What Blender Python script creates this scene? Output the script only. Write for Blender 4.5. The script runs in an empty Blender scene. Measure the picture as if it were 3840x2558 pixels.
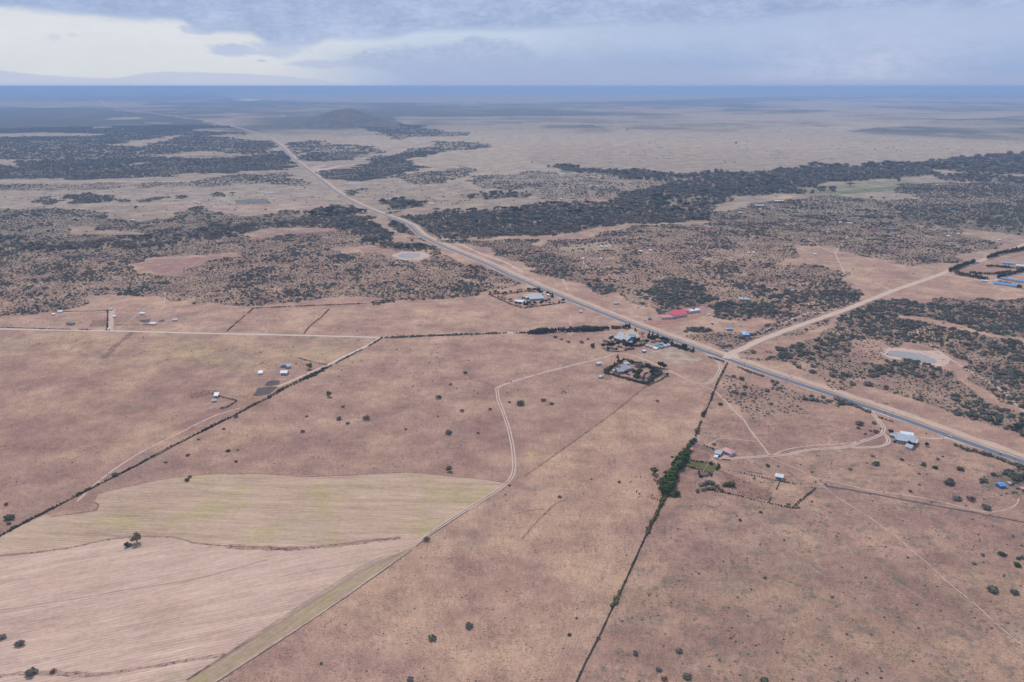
import bpy, bmesh, math, random
import numpy as np
from mathutils import Vector, Matrix
rnd = random.Random(7)
rng = np.random.default_rng(11)
S = bpy.context.scene
C = S.collection

# ------------------------------------------------------------------ camera
H = 350.0
RE = 1.0e12
FOC = 2987.0                                    # focal length in pixels of the 3840 wide photograph
CX, CY = 1920.0, 1279.0
HORIZ = 323.0
TH = math.atan((CY - HORIZ) / FOC)
ST, CT = math.sin(TH), math.cos(TH)
cam_d = bpy.data.cameras.new('camera')
cam = bpy.data.objects.new('camera', cam_d); C.objects.link(cam)
cam.location = (0, 0, H)
cam.rotation_euler = (math.pi / 2 - TH, 0, 0)
cam_d.sensor_width = 36.0
cam_d.lens = 36.0 * FOC / 3840.0
cam_d.clip_start = 1.0
cam_d.clip_end = 600000.0
S.camera = cam

S.view_settings.view_transform = 'Standard'
S.view_settings.look = 'None'
S.view_settings.gamma = 1.0
S.view_settings.use_curve_mapping = False
S.view_settings.exposure = 0.7
S.render.engine = 'CYCLES'
S.cycles.use_denoising = True
S.cycles.max_bounces = 6
S.cycles.diffuse_bounces = 2
S.cycles.glossy_bounces = 2
S.cycles.transparent_max_bounces = 8
S.cycles.volume_bounces = 2

# ------------------------------------------------------------------ light
SKYK = 0.64
SUN_EL, SUN_AZ = math.radians(52), math.radians(-20)     # azimuth from +Y, to the right
sun_d = bpy.data.lights.new('sun', 'SUN')
sun_d.energy = 1.5
sun_d.angle = math.radians(10)
sun_d.color = (1.0, 0.93, 0.84)
sun = bpy.data.objects.new('sun', sun_d); C.objects.link(sun)
sdir = Vector((math.sin(SUN_AZ) * math.cos(SUN_EL), math.cos(SUN_AZ) * math.cos(SUN_EL), math.sin(SUN_EL)))
sun.rotation_euler = sdir.to_track_quat('Z', 'Y').to_euler()
sun.location = (0, 0, 900)


class NT:
    """small helper for writing node trees"""
    def __init__(s, tree):
        s.t = tree
    def n(s, kind, **kw):
        nd = s.t.nodes.new(kind)
        for k, v in kw.items():
            setattr(nd, k, v)
        return nd
    def put(s, sock, v):
        if isinstance(v, bpy.types.NodeSocket):
            s.t.links.new(v, sock)
        elif v is not None:
            sock.default_value = v
    def m(s, op, a, b=None, c=None, clamp=False):
        nd = s.n('ShaderNodeMath', operation=op, use_clamp=clamp)
        s.put(nd.inputs[0], a)
        if b is not None: s.put(nd.inputs[1], b)
        if c is not None: s.put(nd.inputs[2], c)
        return nd.outputs[0]
    def ss(s, x, lo, hi, a=0.0, b=1.0):
        nd = s.n('ShaderNodeMapRange', interpolation_type='SMOOTHSTEP')
        s.put(nd.inputs[0], x)
        for i, v in enumerate((lo, hi, a, b)):
            s.put(nd.inputs[1 + i], v)
        return nd.outputs[0]
    def mix(s, f, a, b, mode='MIX'):
        nd = s.n('ShaderNodeMix', data_type='RGBA', blend_type=mode)
        s.put(nd.inputs[0], f)
        for i, v in ((6, a), (7, b)):
            s.put(nd.inputs[i], (*v, 1.0) if isinstance(v, tuple) and len(v) == 3 else v)
        return nd.outputs[2]
    def noise(s, vec, scale, detail=4.0, rough=0.55, dist=0.0):
        nd = s.n('ShaderNodeTexNoise')
        s.put(nd.inputs['Vector'], vec)
        nd.inputs['Scale'].default_value = scale
        nd.inputs['Detail'].default_value = detail
        nd.inputs['Roughness'].default_value = rough
        nd.inputs['Distortion'].default_value = dist
        return nd.outputs[0]
    def curve(s, x, pts, lo, hi, ylo, yhi):
        """piecewise curve: x in [lo, hi] -> value in [ylo, yhi]"""
        nd = s.n('ShaderNodeFloatCurve')
        mr = s.n('ShaderNodeMapRange', clamp=True)
        s.put(mr.inputs[0], x)
        mr.inputs[1].default_value = lo; mr.inputs[2].default_value = hi
        s.t.links.new(mr.outputs[0], nd.inputs[1])
        cu = nd.mapping.curves[0]
        nd.mapping.use_clip = False
        P = [((px - lo) / (hi - lo), (py - ylo) / (yhi - ylo)) for px, py in pts]
        while len(cu.points) < len(P):
            cu.points.new(0.5, 0.5)
        for q, (a, b) in zip(cu.points, P):
            q.location = (a, b); q.handle_type = 'AUTO_CLAMPED'
        nd.mapping.update()
        return s.m('MULTIPLY_ADD', nd.outputs[0], yhi - ylo, ylo)


def pix_dir(px, py):
    dx = (px - CX) / FOC; dy = (CY - py) / FOC
    return dx, CT + dy * ST, -ST + dy * CT

def azel(px, py):
    x, y, z = pix_dir(px, py)
    return math.degrees(math.atan2(x, y)), math.degrees(math.atan2(z, math.hypot(x, y)))

# ------------------------------------------------------------------ sky: overcast, cloud base dark blue grey, a bright gap low on the left
W = bpy.data.worlds.new('World'); S.world = W; W.use_nodes = True
wt = W.node_tree; wt.nodes.clear(); N = NT(wt)
tc = N.n('ShaderNodeTexCoord')
sp = N.n('ShaderNodeSeparateXYZ'); wt.links.new(tc.outputs['Generated'], sp.inputs[0])
az = N.m('MULTIPLY', N.m('ARCTAN2', sp.outputs[0], sp.outputs[1]), 57.29578)
el = N.m('MULTIPLY', N.m('ARCSINE', sp.outputs[2]), 57.29578)
cmb = N.n('ShaderNodeCombineXYZ')
wt.links.new(az, cmb.inputs[0]); wt.links.new(N.m('MULTIPLY', el, 2.4), cmb.inputs[1])
cv = cmb.outputs[0]
n1 = N.noise(cv, 0.22, 6, 0.58)
n2 = N.noise(cv, 0.75, 5, 0.6)
n3 = N.noise(cv, 2.2, 5, 0.62)
nn = N.m('SUBTRACT', N.m('MULTIPLY_ADD', n1, 0.9, N.m('MULTIPLY_ADD', n2, 0.55, N.m('MULTIPLY', n3, 0.42))), 0.935)
def bound(pts):
    """edge of a cloud or the painted hills given as azimuth -> elevation, through points of the photograph"""
    return N.curve(az, [azel(*p) for p in pts], -36, 36, -2, 8)
base_edge = bound([(-60, 30), (100, 40), (310, 60), (480, 76), (640, 80), (780, 125), (920, 130), (1050, 175), (1150, 175), (1250, 147),
                   (1440, 148), (1600, 120), (2000, 114), (2300, 97), (2750, 92), (3050, 52), (3400, 28), (3700, 40), (3900, -20)])
cloud_top = bound([(-60, 330), (1120, 262), (1180, 240), (1290, 222), (1380, 185), (1480, 168), (1600, 176), (1700, 160), (1780, 134), (1850, 142),
                   (1950, 150), (1990, 172), (2060, 215), (2400, 236), (2700, 250), (3900, 270)])
cloud_low = bound([(-60, 240), (1180, 243), (1280, 252), (1400, 262), (1490, 288), (1580, 315), (1700, 345), (3900, 350)])
soft = N.m('MULTIPLY', nn, 0.85)
m_base = N.ss(N.m('SUBTRACT', N.m('ADD', el, soft), base_edge), -0.24, 0.34)
m_top = N.ss(N.m('SUBTRACT', cloud_top, N.m('ADD', el, N.m('MULTIPLY', nn, 0.8))), -0.20, 0.42)
m_low = N.ss(N.m('SUBTRACT', N.m('ADD', el, N.m('MULTIPLY', nn, 0.3)), cloud_low), -0.12, 0.3)
m_cloud = N.m('MULTIPLY', m_top, m_low)
azf = N.ss(az, azel(900, 100)[0], azel(1700, 100)[0])
azf2 = N.ss(az, azel(1700, 100)[0], azel(2500, 100)[0])
mid = (0.50, 0.58, 0.73)
rt = (0.385, 0.47, 0.68)
bright = N.mix(N.ss(el, 3.6, 0.4), (0.655, 0.675, 0.725), (0.60, 0.63, 0.70))
gap = N.mix(azf2, N.mix(azf, bright, mid), rt)
gap = N.mix(N.m('MULTIPLY', N.ss(N.m('ADD', el, N.m('MULTIPLY', nn, 0.8)), 3.3, 0.9), N.m('MULTIPLY', azf, 0.9)), gap, (0.265, 0.375, 0.63))
dkcol = N.mix(N.ss(nn, -0.25, 0.3), (0.29, 0.375, 0.60), (0.41, 0.49, 0.69))
col = N.mix(N.m('MULTIPLY', m_cloud, N.ss(N.m('ADD', n2, N.m('MULTIPLY', n3, .6)), .5, 1.05, .95, .45)), gap, (0.32, 0.40, 0.62))
# bright rain curtain low on the right
shx = N.ss(N.m('ABSOLUTE', N.m('SUBTRACT', N.m('MULTIPLY_ADD', el, -0.9, az), azel(3200, 240)[0] - 0.9)), 9.5, 0.5)
shy = N.m('MULTIPLY', N.ss(el, 0.0, 0.7), N.ss(el, 5.0, 1.4))
col = N.mix(N.m('MULTIPLY', N.m('MULTIPLY', shx, shy), N.ss(N.m('ADD', n2, N.m('MULTIPLY', n1, 0.5)), 0.5, 1.0, 0.45, 1.0)), col, (0.44, 0.50, 0.70))
# small lens clouds left of the centre
def blob(px, py, rx, ry):
    a0, e0 = azel(px, py)
    dx = N.m('MULTIPLY', N.m('SUBTRACT', az, a0), 57.3 * 0 + 1.0 / (rx * 0.0185))
    dy = N.m('MULTIPLY', N.m('SUBTRACT', el, e0), 1.0 / (ry * 0.0185))
    d = N.m('SQRT', N.m('ADD', N.m('MULTIPLY', dx, dx), N.m('MULTIPLY', dy, dy)))
    return N.ss(N.m('ADD', d, N.m('MULTIPLY', nn, 1.6)), 1.15, 0.55)
bl = blob(865, 190, 90, 22)
for b in ((1040, 188, 120, 32), (950, 196, 60, 12), (1200, 240, 120, 14), (980, 228, 22, 6), (740, 112, 60, 16)):
    bl = N.m('MAXIMUM', bl, N.m('MULTIPLY', blob(*b), 0.9))
col = N.mix(N.m('MULTIPLY', bl, 0.85), col, (0.40, 0.475, 0.68))
col = N.mix(N.m('MULTIPLY', N.m('MAXIMUM', blob(205, 140, 22, 12), blob(275, 130, 18, 9)), 0.35), col, (0.45, 0.50, 0.62))
hill_bank = bound([(-60, 250), (0, 262), (60, 270), (190, 281), (400, 292), (450, 290), (520, 276), (640, 268), (900, 275), (1150, 292), (1300, 312), (1500, 345), (3900, 380)])  # pale silhouette painted into the sky in place of the far left hills
col = N.mix(N.m('MULTIPLY', N.ss(N.m('SUBTRACT', hill_bank, N.m('ADD', el, N.m('MULTIPLY', nn, .10))), -.04, .09), .8), col, (0.42, 0.495, 0.69))
col = N.mix(m_base, col, dkcol)
mot = N.n('ShaderNodeVectorMath', operation='SCALE'); wt.links.new(col, mot.inputs[0])
wt.links.new(N.m('ADD', N.m('MULTIPLY', nn, N.ss(el, -0.5, 3.0, .08, .15)), 1.0), mot.inputs['Scale']); col = mot.outputs[0]
sky = N.n('ShaderNodeTexSky', sky_type='NISHITA')
sky.sun_disc = False; sky.sun_elevation = SUN_EL; sky.sun_rotation = SUN_AZ
sky.air_density = 1.0; sky.dust_density = 2.0; sky.altitude = 1500
k = N.n('ShaderNodeVectorMath', operation='SCALE'); wt.links.new(col, k.inputs[0]); k.inputs['Scale'].default_value = 10.0 * SKYK
fin = N.mix(0.94, sky.outputs[0], k.outputs[0])
bg = N.n('ShaderNodeBackground'); wt.links.new(fin, bg.inputs[0]); bg.inputs[1].default_value = 0.1
wo = N.n('ShaderNodeOutputWorld'); wt.links.new(bg.outputs[0], wo.inputs[0])

# ------------------------------------------------------------------ geometry of the place
def gz(x, y):
    return -(x * x + y * y) / (2 * RE)

def P(px, py, lift=0.0):
    """the ground point seen at a pixel of the photograph"""
    x, y, z = pix_dir(px, py)
    h = 0.0
    for _ in range(6):
        t = (H - h) / -z
        h = gz(x * t, y * t)
    return Vector((x * t, y * t, gz(x * t, y * t) + lift))

def Pn(px, py):
    px = np.asarray(px, float); py = np.asarray(py, float)
    dx = (px - CX) / FOC; dy = (CY - py) / FOC
    x, y, z = dx, CT + dy * ST, -ST + dy * CT
    h = 0.0
    for _ in range(40):
        t = (H - h) / -z
        h = -(t * t) * (x * x + y * y) / (2 * RE)
    return x * t, y * t

def proj(x, y, z=None):
    """world -> photograph pixels"""
    if z is None: z = gz(x, y)
    zz = z - H
    dep = y * CT - zz * ST
    up = y * ST + zz * CT
    dep = np.maximum(dep, 1e-3)
    return CX + FOC * x / dep, CY - FOC * up / dep

def _hash(ix, iy, seed):
    h = (ix.astype(np.int64) * 374761393 + iy.astype(np.int64) * 668265263 + seed * 974711) & 0xffffffff
    h = ((h ^ (h >> 13)) * 1274126177) & 0xffffffff
    return ((h ^ (h >> 16)) & 0xffff) / 65535.0

def vnoise(x, y, seed):
    ix = np.floor(x); iy = np.floor(y)
    fx = x - ix; fy = y - iy
    fx = fx * fx * (3 - 2 * fx); fy = fy * fy * (3 - 2 * fy)
    a = _hash(ix, iy, seed); b = _hash(ix + 1, iy, seed); c = _hash(ix, iy + 1, seed); d = _hash(ix + 1, iy + 1, seed)
    return (a * (1 - fx) + b * fx) * (1 - fy) + (c * (1 - fx) + d * fx) * fy

def fbm(x, y, scale, octv=4, seed=0):
    s, a, t = 0.0, 1.0, 0.0
    x = x / scale; y = y / scale
    for o in range(octv):
        s = s + a * vnoise(x, y, seed + o * 17); t += a
        a *= 0.55; x = x * 2.03 + 5.1; y = y * 2.03 + 1.7
    s = s / t
    return np.clip((s - 0.5) * 1.75 + 0.5, 0, 1)

def inpoly(px, py, poly):
    poly = np.asarray(poly, float)
    out = np.zeros(px.shape, bool)
    bb = (px >= poly[:, 0].min()) & (px <= poly[:, 0].max()) & (py >= poly[:, 1].min()) & (py <= poly[:, 1].max())
    if not bb.any(): return out
    X, Y = px[bb], py[bb]
    r = np.zeros(X.shape, bool)
    x0, y0 = poly[-1]
    for x1, y1 in poly:
        if y0 != y1:
            r ^= ((y1 > Y) != (y0 > Y)) & (X < (x0 - x1) * (Y - y1) / (y0 - y1) + x1)
        x0, y0 = x1, y1
    out[bb] = r
    return out

# ------------------------------------------------------------------ where scrub and woodland grow (photograph pixels): polygon, cover, kind (0 bush, 1 woodland)
SCRUB = [
 ([(-400, 1210), (0, 1190), (110, 1175), (250, 1155), (330, 1122), (480, 1118), (640, 1140), (700, 1122), (820, 1168), (950, 1153), (1200, 1142), (1480, 1132), (1540, 1128),
   (1650, 1114), (1830, 1100), (1880, 1082), (1960, 1080), (1900, 1040), (1790, 996), (1650, 940), (1560, 898), (1520, 850), (1390, 806), (1300, 792), (1100, 785), (950, 800),
   (800, 800), (650, 812), (520, 832), (400, 800), (200, 785), (-400, 770)], .52, 0),
 ([(-400, 860), (0, 870), (160, 905), (300, 905), (420, 880), (600, 872), (780, 850), (900, 840), (1000, 845), (1180, 830), (1330, 810), (1440, 818), (1530, 860), (1550, 905), (1600, 930),
   (1480, 915), (1380, 905), (1290, 850), (1100, 850), (980, 862), (860, 905), (700, 905), (520, 925), (300, 945), (-400, 950)], .74, 1),
 ([(660, 800), (760, 770), (900, 800), (860, 830), (680, 840)], .5, 0), ([(1140, 790), (1300, 772), (1420, 800), (1300, 815), (1200, 812)], .75, 1),
 ([(200, 740), (225, 728), (300, 732), (320, 722), (410, 738), (400, 750), (300, 752), (205, 756)], .85, 0),
 ([(415, 745), (500, 745), (495, 754), (420, 753)], .7, 0), ([(540, 742), (600, 732), (665, 736), (650, 752), (560, 756)], .75, 0), ([(680, 735), (715, 728), (712, 748), (685, 750)], .8, 0),
 ([(795, 722), (840, 722), (860, 738), (810, 738)], .7, 0), ([(120, 742), (165, 735), (160, 760), (130, 765)], .5, 0),
 ([(-400, 695), (0, 690), (350, 690), (430, 700), (500, 690), (640, 690), (750, 670), (900, 655), (1010, 655), (1085, 648), (1150, 690), (1110, 700), (900, 690), (600, 705), (300, 712), (-400, 712)], .42, 0),
 # far left bush country
 ([(-500, 680), (0, 675), (500, 672), (700, 655), (960, 645), (1085, 640), (1100, 612), (1060, 575), (1000, 520), (900, 490), (760, 452), (600, 432), (430, 415), (300, 405), (-500, 400)], .80, 0),
 ([(1077, 534), (1190, 526), (1300, 545), (1396, 553), (1380, 568), (1311, 602), (1200, 604), (1120, 600), (1095, 575)], .66, 0),
 ([(1222, 655), (1260, 632), (1311, 629), (1375, 600), (1460, 570), (1587, 549), (1651, 530), (1760, 532), (1850, 545), (1820, 552), (1672, 570), (1600, 592), (1560, 640), (1502, 660), (1481, 672),
   (1380, 680), (1332, 682), (1239, 672)], .76, 0),
 ([(1280, 468), (1420, 462), (1540, 466), (1640, 490), (1740, 500), (1720, 512), (1560, 513), (1480, 527), (1470, 512), (1400, 490)], .62, 0),
 ([(1500, 658), (1600, 645), (1700, 628), (1790, 636), (1760, 665), (1690, 690), (1600, 695), (1530, 680)], .42, 0), ([(1780, 660), (1960, 640), (2120, 650), (2100, 700), (1850, 720)], .42, 0),
 ([(1288, 718), (1345, 712), (1362, 735), (1310, 738)], .85, 0), ([(1383, 757), (1450, 752), (1536, 761), (1570, 778), (1500, 790), (1439, 791)], .9, 1), ([(1760, 735), (1850, 722), (1980, 728), (1990, 748), (1900, 752), (1780, 744)], .7, 1),
 ([(1480, 795), (1520, 792), (1530, 808), (1485, 806)], .8, 0),
 # river woodland
 ([(1500, 812), (1630, 797), (1760, 792), (1950, 790), (2049, 765), (2240, 761), (2303, 740), (2388, 714), (2516, 693), (2431, 678), (2325, 672), (2250, 652), (2197, 655), (2083, 622), (2120, 617),
   (2197, 621), (2303, 638), (2410, 642), (2622, 651), (2707, 636), (2840, 648), (2967, 634), (3069, 612), (3265, 621), (3435, 604), (3647, 588), (3840, 570), (4300, 545), (4300, 655), (3840, 648),
   (3562, 645), (3511, 631), (3503, 663), (3265, 672), (3095, 689), (3074, 722), (2900, 728), (2750, 742), (2660, 780), (2643, 828), (2452, 848), (2303, 852), (2112, 872), (1950, 874), (1821, 882), (1672, 878),
   (1580, 862)], .88, 1),
 ([(2300, 655), (2520, 690), (2400, 715), (2320, 740), (2240, 750), (2100, 760), (2000, 740), (2000, 690), (2150, 660)], .38, 0),
 ([(2197, 690), (2260, 688), (2250, 730), (2190, 735)], .45, 0),
 ([(3520, 655), (3732, 650), (3840, 660), (3840, 700), (3700, 690), (3520, 684)], .8, 1),
 ([(3400, 690), (3840, 690), (4300, 700), (4300, 900), (3840, 890), (3540, 850), (3300, 790), (3420, 730)], .56, 0),
 ([(3560, 780), (3620, 760), (3840, 765), (4300, 770), (4300, 870), (3840, 850), (3720, 846), (3640, 838)], .85, 0), ([(3350, 792), (3430, 782), (3540, 785), (3560, 800), (3500, 822), (3350, 816)], .7, 0),
 ([(3470, 835), (3540, 800), (3610, 810), (3560, 850), (3500, 852)], .7, 0),
 ([(2650, 800), (3100, 730), (3400, 760), (3560, 860), (3700, 930), (3560, 1000), (3300, 1000), (3100, 940), (2800, 900), (2650, 850)], .50, 0),
 ([(2960, 815), (3080, 800), (3120, 835), (3000, 845)], .55, 0), ([(3290, 960), (3420, 950), (3400, 985), (3300, 990)], .5, 0),
 # between river and highway
 ([(1590, 885), (1800, 885), (2000, 895), (2080, 935), (2110, 975), (2200, 1040), (2290, 1100), (2200, 1105), (2060, 1040), (1950, 1000), (1850, 950), (1700, 905)], .62, 0),
 ([(2060, 900), (2400, 860), (2700, 840), (2900, 880), (2920, 1000), (3060, 1100), (2900, 1200), (2700, 1150), (2400, 1140), (2250, 1100), (2110, 1000)], .46, 0),
 ([(2452, 1077), (2540, 1060), (2643, 1075), (2700, 1120), (2640, 1141), (2540, 1135), (2473, 1118)], .85, 0), ([(2690, 1125), (2760, 1120), (2860, 1130), (2835, 1160), (2760, 1175), (2700, 1158)], .85, 0),
 ([(2465, 1148), (2500, 1140), (2580, 1145), (2571, 1165), (2473, 1167)], .95, 0), ([(2580, 1200), (2620, 1190), (2700, 1196), (2705, 1216), (2650, 1222), (2588, 1220)], .95, 0),
 ([(2597, 1242), (2700, 1225), (2800, 1228), (2877, 1222), (2850, 1262), (2813, 1290), (2760, 1316), (2665, 1288), (2620, 1262)], .62, 0), ([(2340, 1120), (2420, 1118), (2420, 1136), (2345, 1136)], .7, 0),
 ([(2540, 1030), (2700, 1020), (2740, 1060), (2600, 1065)], .35, 0),
 # right of the dirt road
 ([(2750, 1345), (2860, 1290), (3000, 1236), (3150, 1178), (3265, 1128), (3340, 1112), (3435, 1114), (3540, 1090), (3640, 1105), (3840, 1112), (4400, 1130), (4400, 1900), (3840, 1655), (3640, 1590), (3420, 1530),
   (3300, 1490), (3120, 1440), (2950, 1395), (2840, 1360)], .66, 0),
 ([(3100, 1180), (3260, 1130), (3600, 1110), (3840, 1130), (4400, 1150), (4400, 1300), (3840, 1260), (3600, 1210), (3400, 1180), (3420, 1240), (3380, 1275), (3200, 1265)], .80, 0),
 ([(2840, 980), (3060, 1000), (3200, 1090), (3222, 1140), (3060, 1195), (2840, 1250)], .50, 0), ([(3052, 1090), (3120, 1080), (3180, 1100), (3222, 1105), (3226, 1137), (3163, 1136), (3095, 1122)], .9, 0),
 ([(2840, 1150), (2950, 1130), (3030, 1160), (3000, 1200), (2860, 1225)], .5, 0), ([(2840, 1015), (2920, 1020), (2920, 1050), (2840, 1055)], .6, 0),
 # south-east of the highway
 ([(3640, 1765), (3720, 1745), (3860, 1755), (4400, 1800), (4400, 1990), (3840, 1900), (3760, 1900), (3700, 1880), (3660, 1840)], .86, 0),
 ([(2900, 1420), (3100, 1480), (3250, 1530), (3150, 1545), (2960, 1500)], .38, 0), ([(2730, 1420), (2960, 1470), (3000, 1560), (2860, 1560), (2740, 1490)], .34, 0),
 ([(3600, 1690), (3700, 1715), (3840, 1750), (4400, 1900), (4400, 1940), (3840, 1775), (3700, 1735), (3600, 1705)], .7, 0),
]
# clearings: polygon, remaining cover
CLEAR = [
 ([(500, 985), (560, 968), (700, 962), (870, 955), (900, 975), (800, 992), (740, 1018), (680, 1042), (600, 1030), (545, 1022)], 0.02),
 ([(900, 878), (1050, 860), (1270, 850), (1290, 868), (1200, 888), (1060, 893), (930, 907)], 0.02),
 ([(1340, 932), (1440, 920), (1490, 918), (1510, 940), (1450, 950), (1370, 955)], 0.0),
 ([(1440, 950), (1500, 938), (1600, 942), (1640, 960), (1600, 978), (1500, 980), (1450, 968)], 0.05),
 ([(240, 845), (330, 850), (480, 860), (520, 872), (420, 872), (280, 870)], 0.1),
 ([(3310, 1318), (3330, 1300), (3420, 1305), (3520, 1320), (3570, 1350), (3560, 1378), (3500, 1372), (3380, 1358), (3320, 1340)], 0.0),
 ([(3340, 1170), (3420, 1178), (3520, 1200), (3640, 1240), (3840, 1275), (3840, 1290), (3600, 1250), (3460, 1225), (3360, 1195)], 0.18),
 ([(3100, 1290), (3250, 1280), (3330, 1330), (3200, 1345), (3100, 1330)], 0.35),
 ([(2850, 1330), (3050, 1380), (3230, 1440), (3120, 1440), (2950, 1395)], 0.35),
 ([(3540, 1340), (3620, 1400), (3840, 1530), (3840, 1560), (3600, 1420), (3520, 1370)], 0.12),
 ([(3180, 1400), (3330, 1420), (3500, 1480), (3560, 1540), (3400, 1500), (3200, 1440)], 0.45),
 # pale gaps in the far left bush
 ([(-500, 506), (0, 500), (200, 498), (400, 502), (380, 510), (200, 512), (-500, 520)], .12), ([(400, 548), (450, 536), (560, 520), (680, 508), (700, 512), (560, 536), (480, 550)], .15),
 ([(690, 495), (800, 482), (900, 478), (1000, 500), (900, 495)], .05), ([(780, 508), (900, 502), (1000, 512), (1010, 530), (880, 520)], .2), ([(600, 585), (760, 572), (1000, 575), (980, 590), (720, 600)], .3),
 ([(-500, 600), (0, 598), (90, 600), (60, 620), (-500, 630)], .2), ([(510, 460), (720, 460), (620, 466)], .1), ([(340, 476), (440, 474), (430, 480), (345, 482)], .05), ([(620, 422), (850, 424), (820, 431), (640, 428)], .05),
 ([(330, 443), (530, 440), (520, 448), (340, 449)], .1), ([(420, 612), (510, 612), (500, 620), (425, 620)], .05), ([(590, 652), (700, 648), (780, 655), (700, 664)], .1), ([(230, 435), (320, 435), (315, 440), (235, 439)], .1),
 ([(2900, 700), (3000, 694), (3070, 700), (3060, 722), (2950, 724)], .5), ([(3515, 632), (3600, 640), (3720, 652), (3600, 655), (3510, 648)], .1), ([(2480, 760), (2620, 748), (2660, 775), (2560, 790)], .6),
 ([(2500, 660), (2600, 680), (2560, 690), (2480, 676)], .5),
]
ROADSIDE = []          # filled with (polyline, clear half width) below

HWY = [(370, 370), (403, 400), (480, 413), (595, 428), (722, 445), (786, 453), (850, 468), (913, 485), (1001, 511), (1035, 534), (1060, 555), (1086, 583), (1120, 612), (1162, 644),
       (1205, 678), (1247, 712), (1290, 740), (1332, 763), (1375, 782), (1417, 799), (1460, 814), (1502, 829), (1536, 844), (1553, 863), (1570, 880), (1608, 899), (1672, 929), (1736, 954),
       (1800, 980), (1850, 1001), (1900, 1028.5), (1964, 1054), (2027, 1082), (2112, 1115), (2197, 1150), (2261, 1175), (2346, 1208), (2431, 1240), (2503, 1267), (2580, 1295), (2665, 1325),
       (2750, 1354), (2840, 1389), (2967, 1431), (3095, 1472), (3222, 1515), (3320, 1549), (3435, 1588), (3562, 1637), (3690, 1681), (3753, 1702), (3840, 1733), (4100, 1828), (4500, 1975)]
NER = [(2725, 1345), (2733, 1328), (2792, 1305), (2840, 1280), (2967, 1232), (3180, 1158), (3350, 1090), (3528, 1029), (3562, 1014), (3660, 984), (3757, 950), (3840, 918), (4200, 790)]
WRD = [(-400, 1224), (0, 1234), (412, 1241), (807, 1251), (1000, 1255), (1205, 1260), (1430, 1266), (1587, 1260), (1757, 1252), (1950, 1247), (2060, 1240), (2200, 1234), (2290, 1228)]

def world_line(pl, step):
    """resample a pixel polyline in world metres"""
    W_ = [P(*p) for p in pl]
    out = [W_[0].copy()]
    for a, b in zip(W_[:-1], W_[1:]):
        L = (b - a).length; n = max(1, int(L / step))
        for i in range(1, n + 1):
            q = a.lerp(b, i / n); q.z = gz(q.x, q.y); out.append(q)
    return out

def smooth_line(pts, times=2):
    for _ in range(times):
        q = [p.copy() for p in pts]
        for i in range(1, len(pts) - 1):
            q[i] = (pts[i - 1] + pts[i] * 2 + pts[i + 1]) / 4
        pts = q
    return pts

def line_dist(x, y, pl, maxd=60):
    """distance in metres of points to a world polyline (numpy)"""
    d = np.full(x.shape, 1e9)
    for a, b in zip(pl[:-1], pl[1:]):
        x0, x1 = min(a.x, b.x) - maxd, max(a.x, b.x) + maxd
        y0, y1 = min(a.y, b.y) - maxd, max(a.y, b.y) + maxd
        m = (x > x0) & (x < x1) & (y > y0) & (y < y1)
        if not m.any(): continue
        ex, ey = b.x - a.x, b.y - a.y
        L2 = ex * ex + ey * ey + 1e-9
        t = np.clip(((x[m] - a.x) * ex + (y[m] - a.y) * ey) / L2, 0, 1)
        dd = np.hypot(x[m] - a.x - t * ex, y[m] - a.y - t * ey)
        d[m] = np.minimum(d[m], dd)
    return d

hwy_w = smooth_line(world_line(HWY[3:], 30), 3)
ner_w = smooth_line(world_line(NER, 20), 1)
wrd_w = world_line(WRD, 20)

def cover(px, py, x, y):
    """(cover, kind) of scrub at world points, edges made irregular with noise"""
    j = (fbm(x, y, 90, 3, 5) - .5), (fbm(x, y, 90, 3, 9) - .5)
    d = np.hypot(x, y)
    mpx = FOC / np.maximum(d, 300)
    b2 = np.clip(d / 3000, .2, 1.4) * 150
    qx = px + (j[0] * 63 + (fbm(x, y, 280, 4, 21) - .5) * b2) * mpx
    qy = py + (j[1] * 63 + (fbm(x, y, 280, 4, 27) - .5) * b2) * mpx * H / np.maximum(d, 300)
    den = np.zeros(px.shape); kind = np.zeros(px.shape, int)
    for poly, c, kd in SCRUB:
        m = inpoly(qx, qy, poly)
        den[m] = np.maximum(den[m], c)
        if kd: kind[m] = kd
    for poly, c in CLEAR:
        m = inpoly(qx, qy, poly)
        den[m] = np.minimum(den[m], c)
    return den, kind

# ------------------------------------------------------------------ materials
MATS = {}
def mat(name, build):
    if name in MATS: return MATS[name]
    m = bpy.data.materials.new(name); m.use_nodes = True
    t = m.node_tree; t.nodes.clear(); n = NT(t)
    out = n.n('ShaderNodeOutputMaterial')
    bs = n.n('ShaderNodeBsdfPrincipled')
    bs.inputs['Roughness'].default_value = 0.9
    bs.inputs['Specular IOR Level'].default_value = 0.15
    t.links.new(bs.outputs[0], out.inputs[0])
    build(n, bs, out)
    MATS[name] = m
    return m

def plain(name, rgb, rough=0.85, var=0.18, scale=0.8, spec=0.15, metal=0.0):
    def b(n, bs, out):
        oi = n.n('ShaderNodeTexCoord')
        v = n.noise(oi.outputs['Object'], scale, 5, 0.6)
        f = n.ss(v, 0.25, 0.75, 1 - var, 1 + var)
        c = n.n('ShaderNodeVectorMath', operation='SCALE')
        c.inputs[0].default_value = rgb; n.t.links.new(f, c.inputs['Scale'])
        n.t.links.new(c.outputs[0], bs.inputs['Base Color'])
        bs.inputs['Roughness'].default_value = rough
        bs.inputs['Specular IOR Level'].default_value = spec
        bs.inputs['Metallic'].default_value = metal
    return mat(name, b)

def geo_pos(n):
    return n.n('ShaderNodeNewGeometry').outputs['Position']

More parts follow.
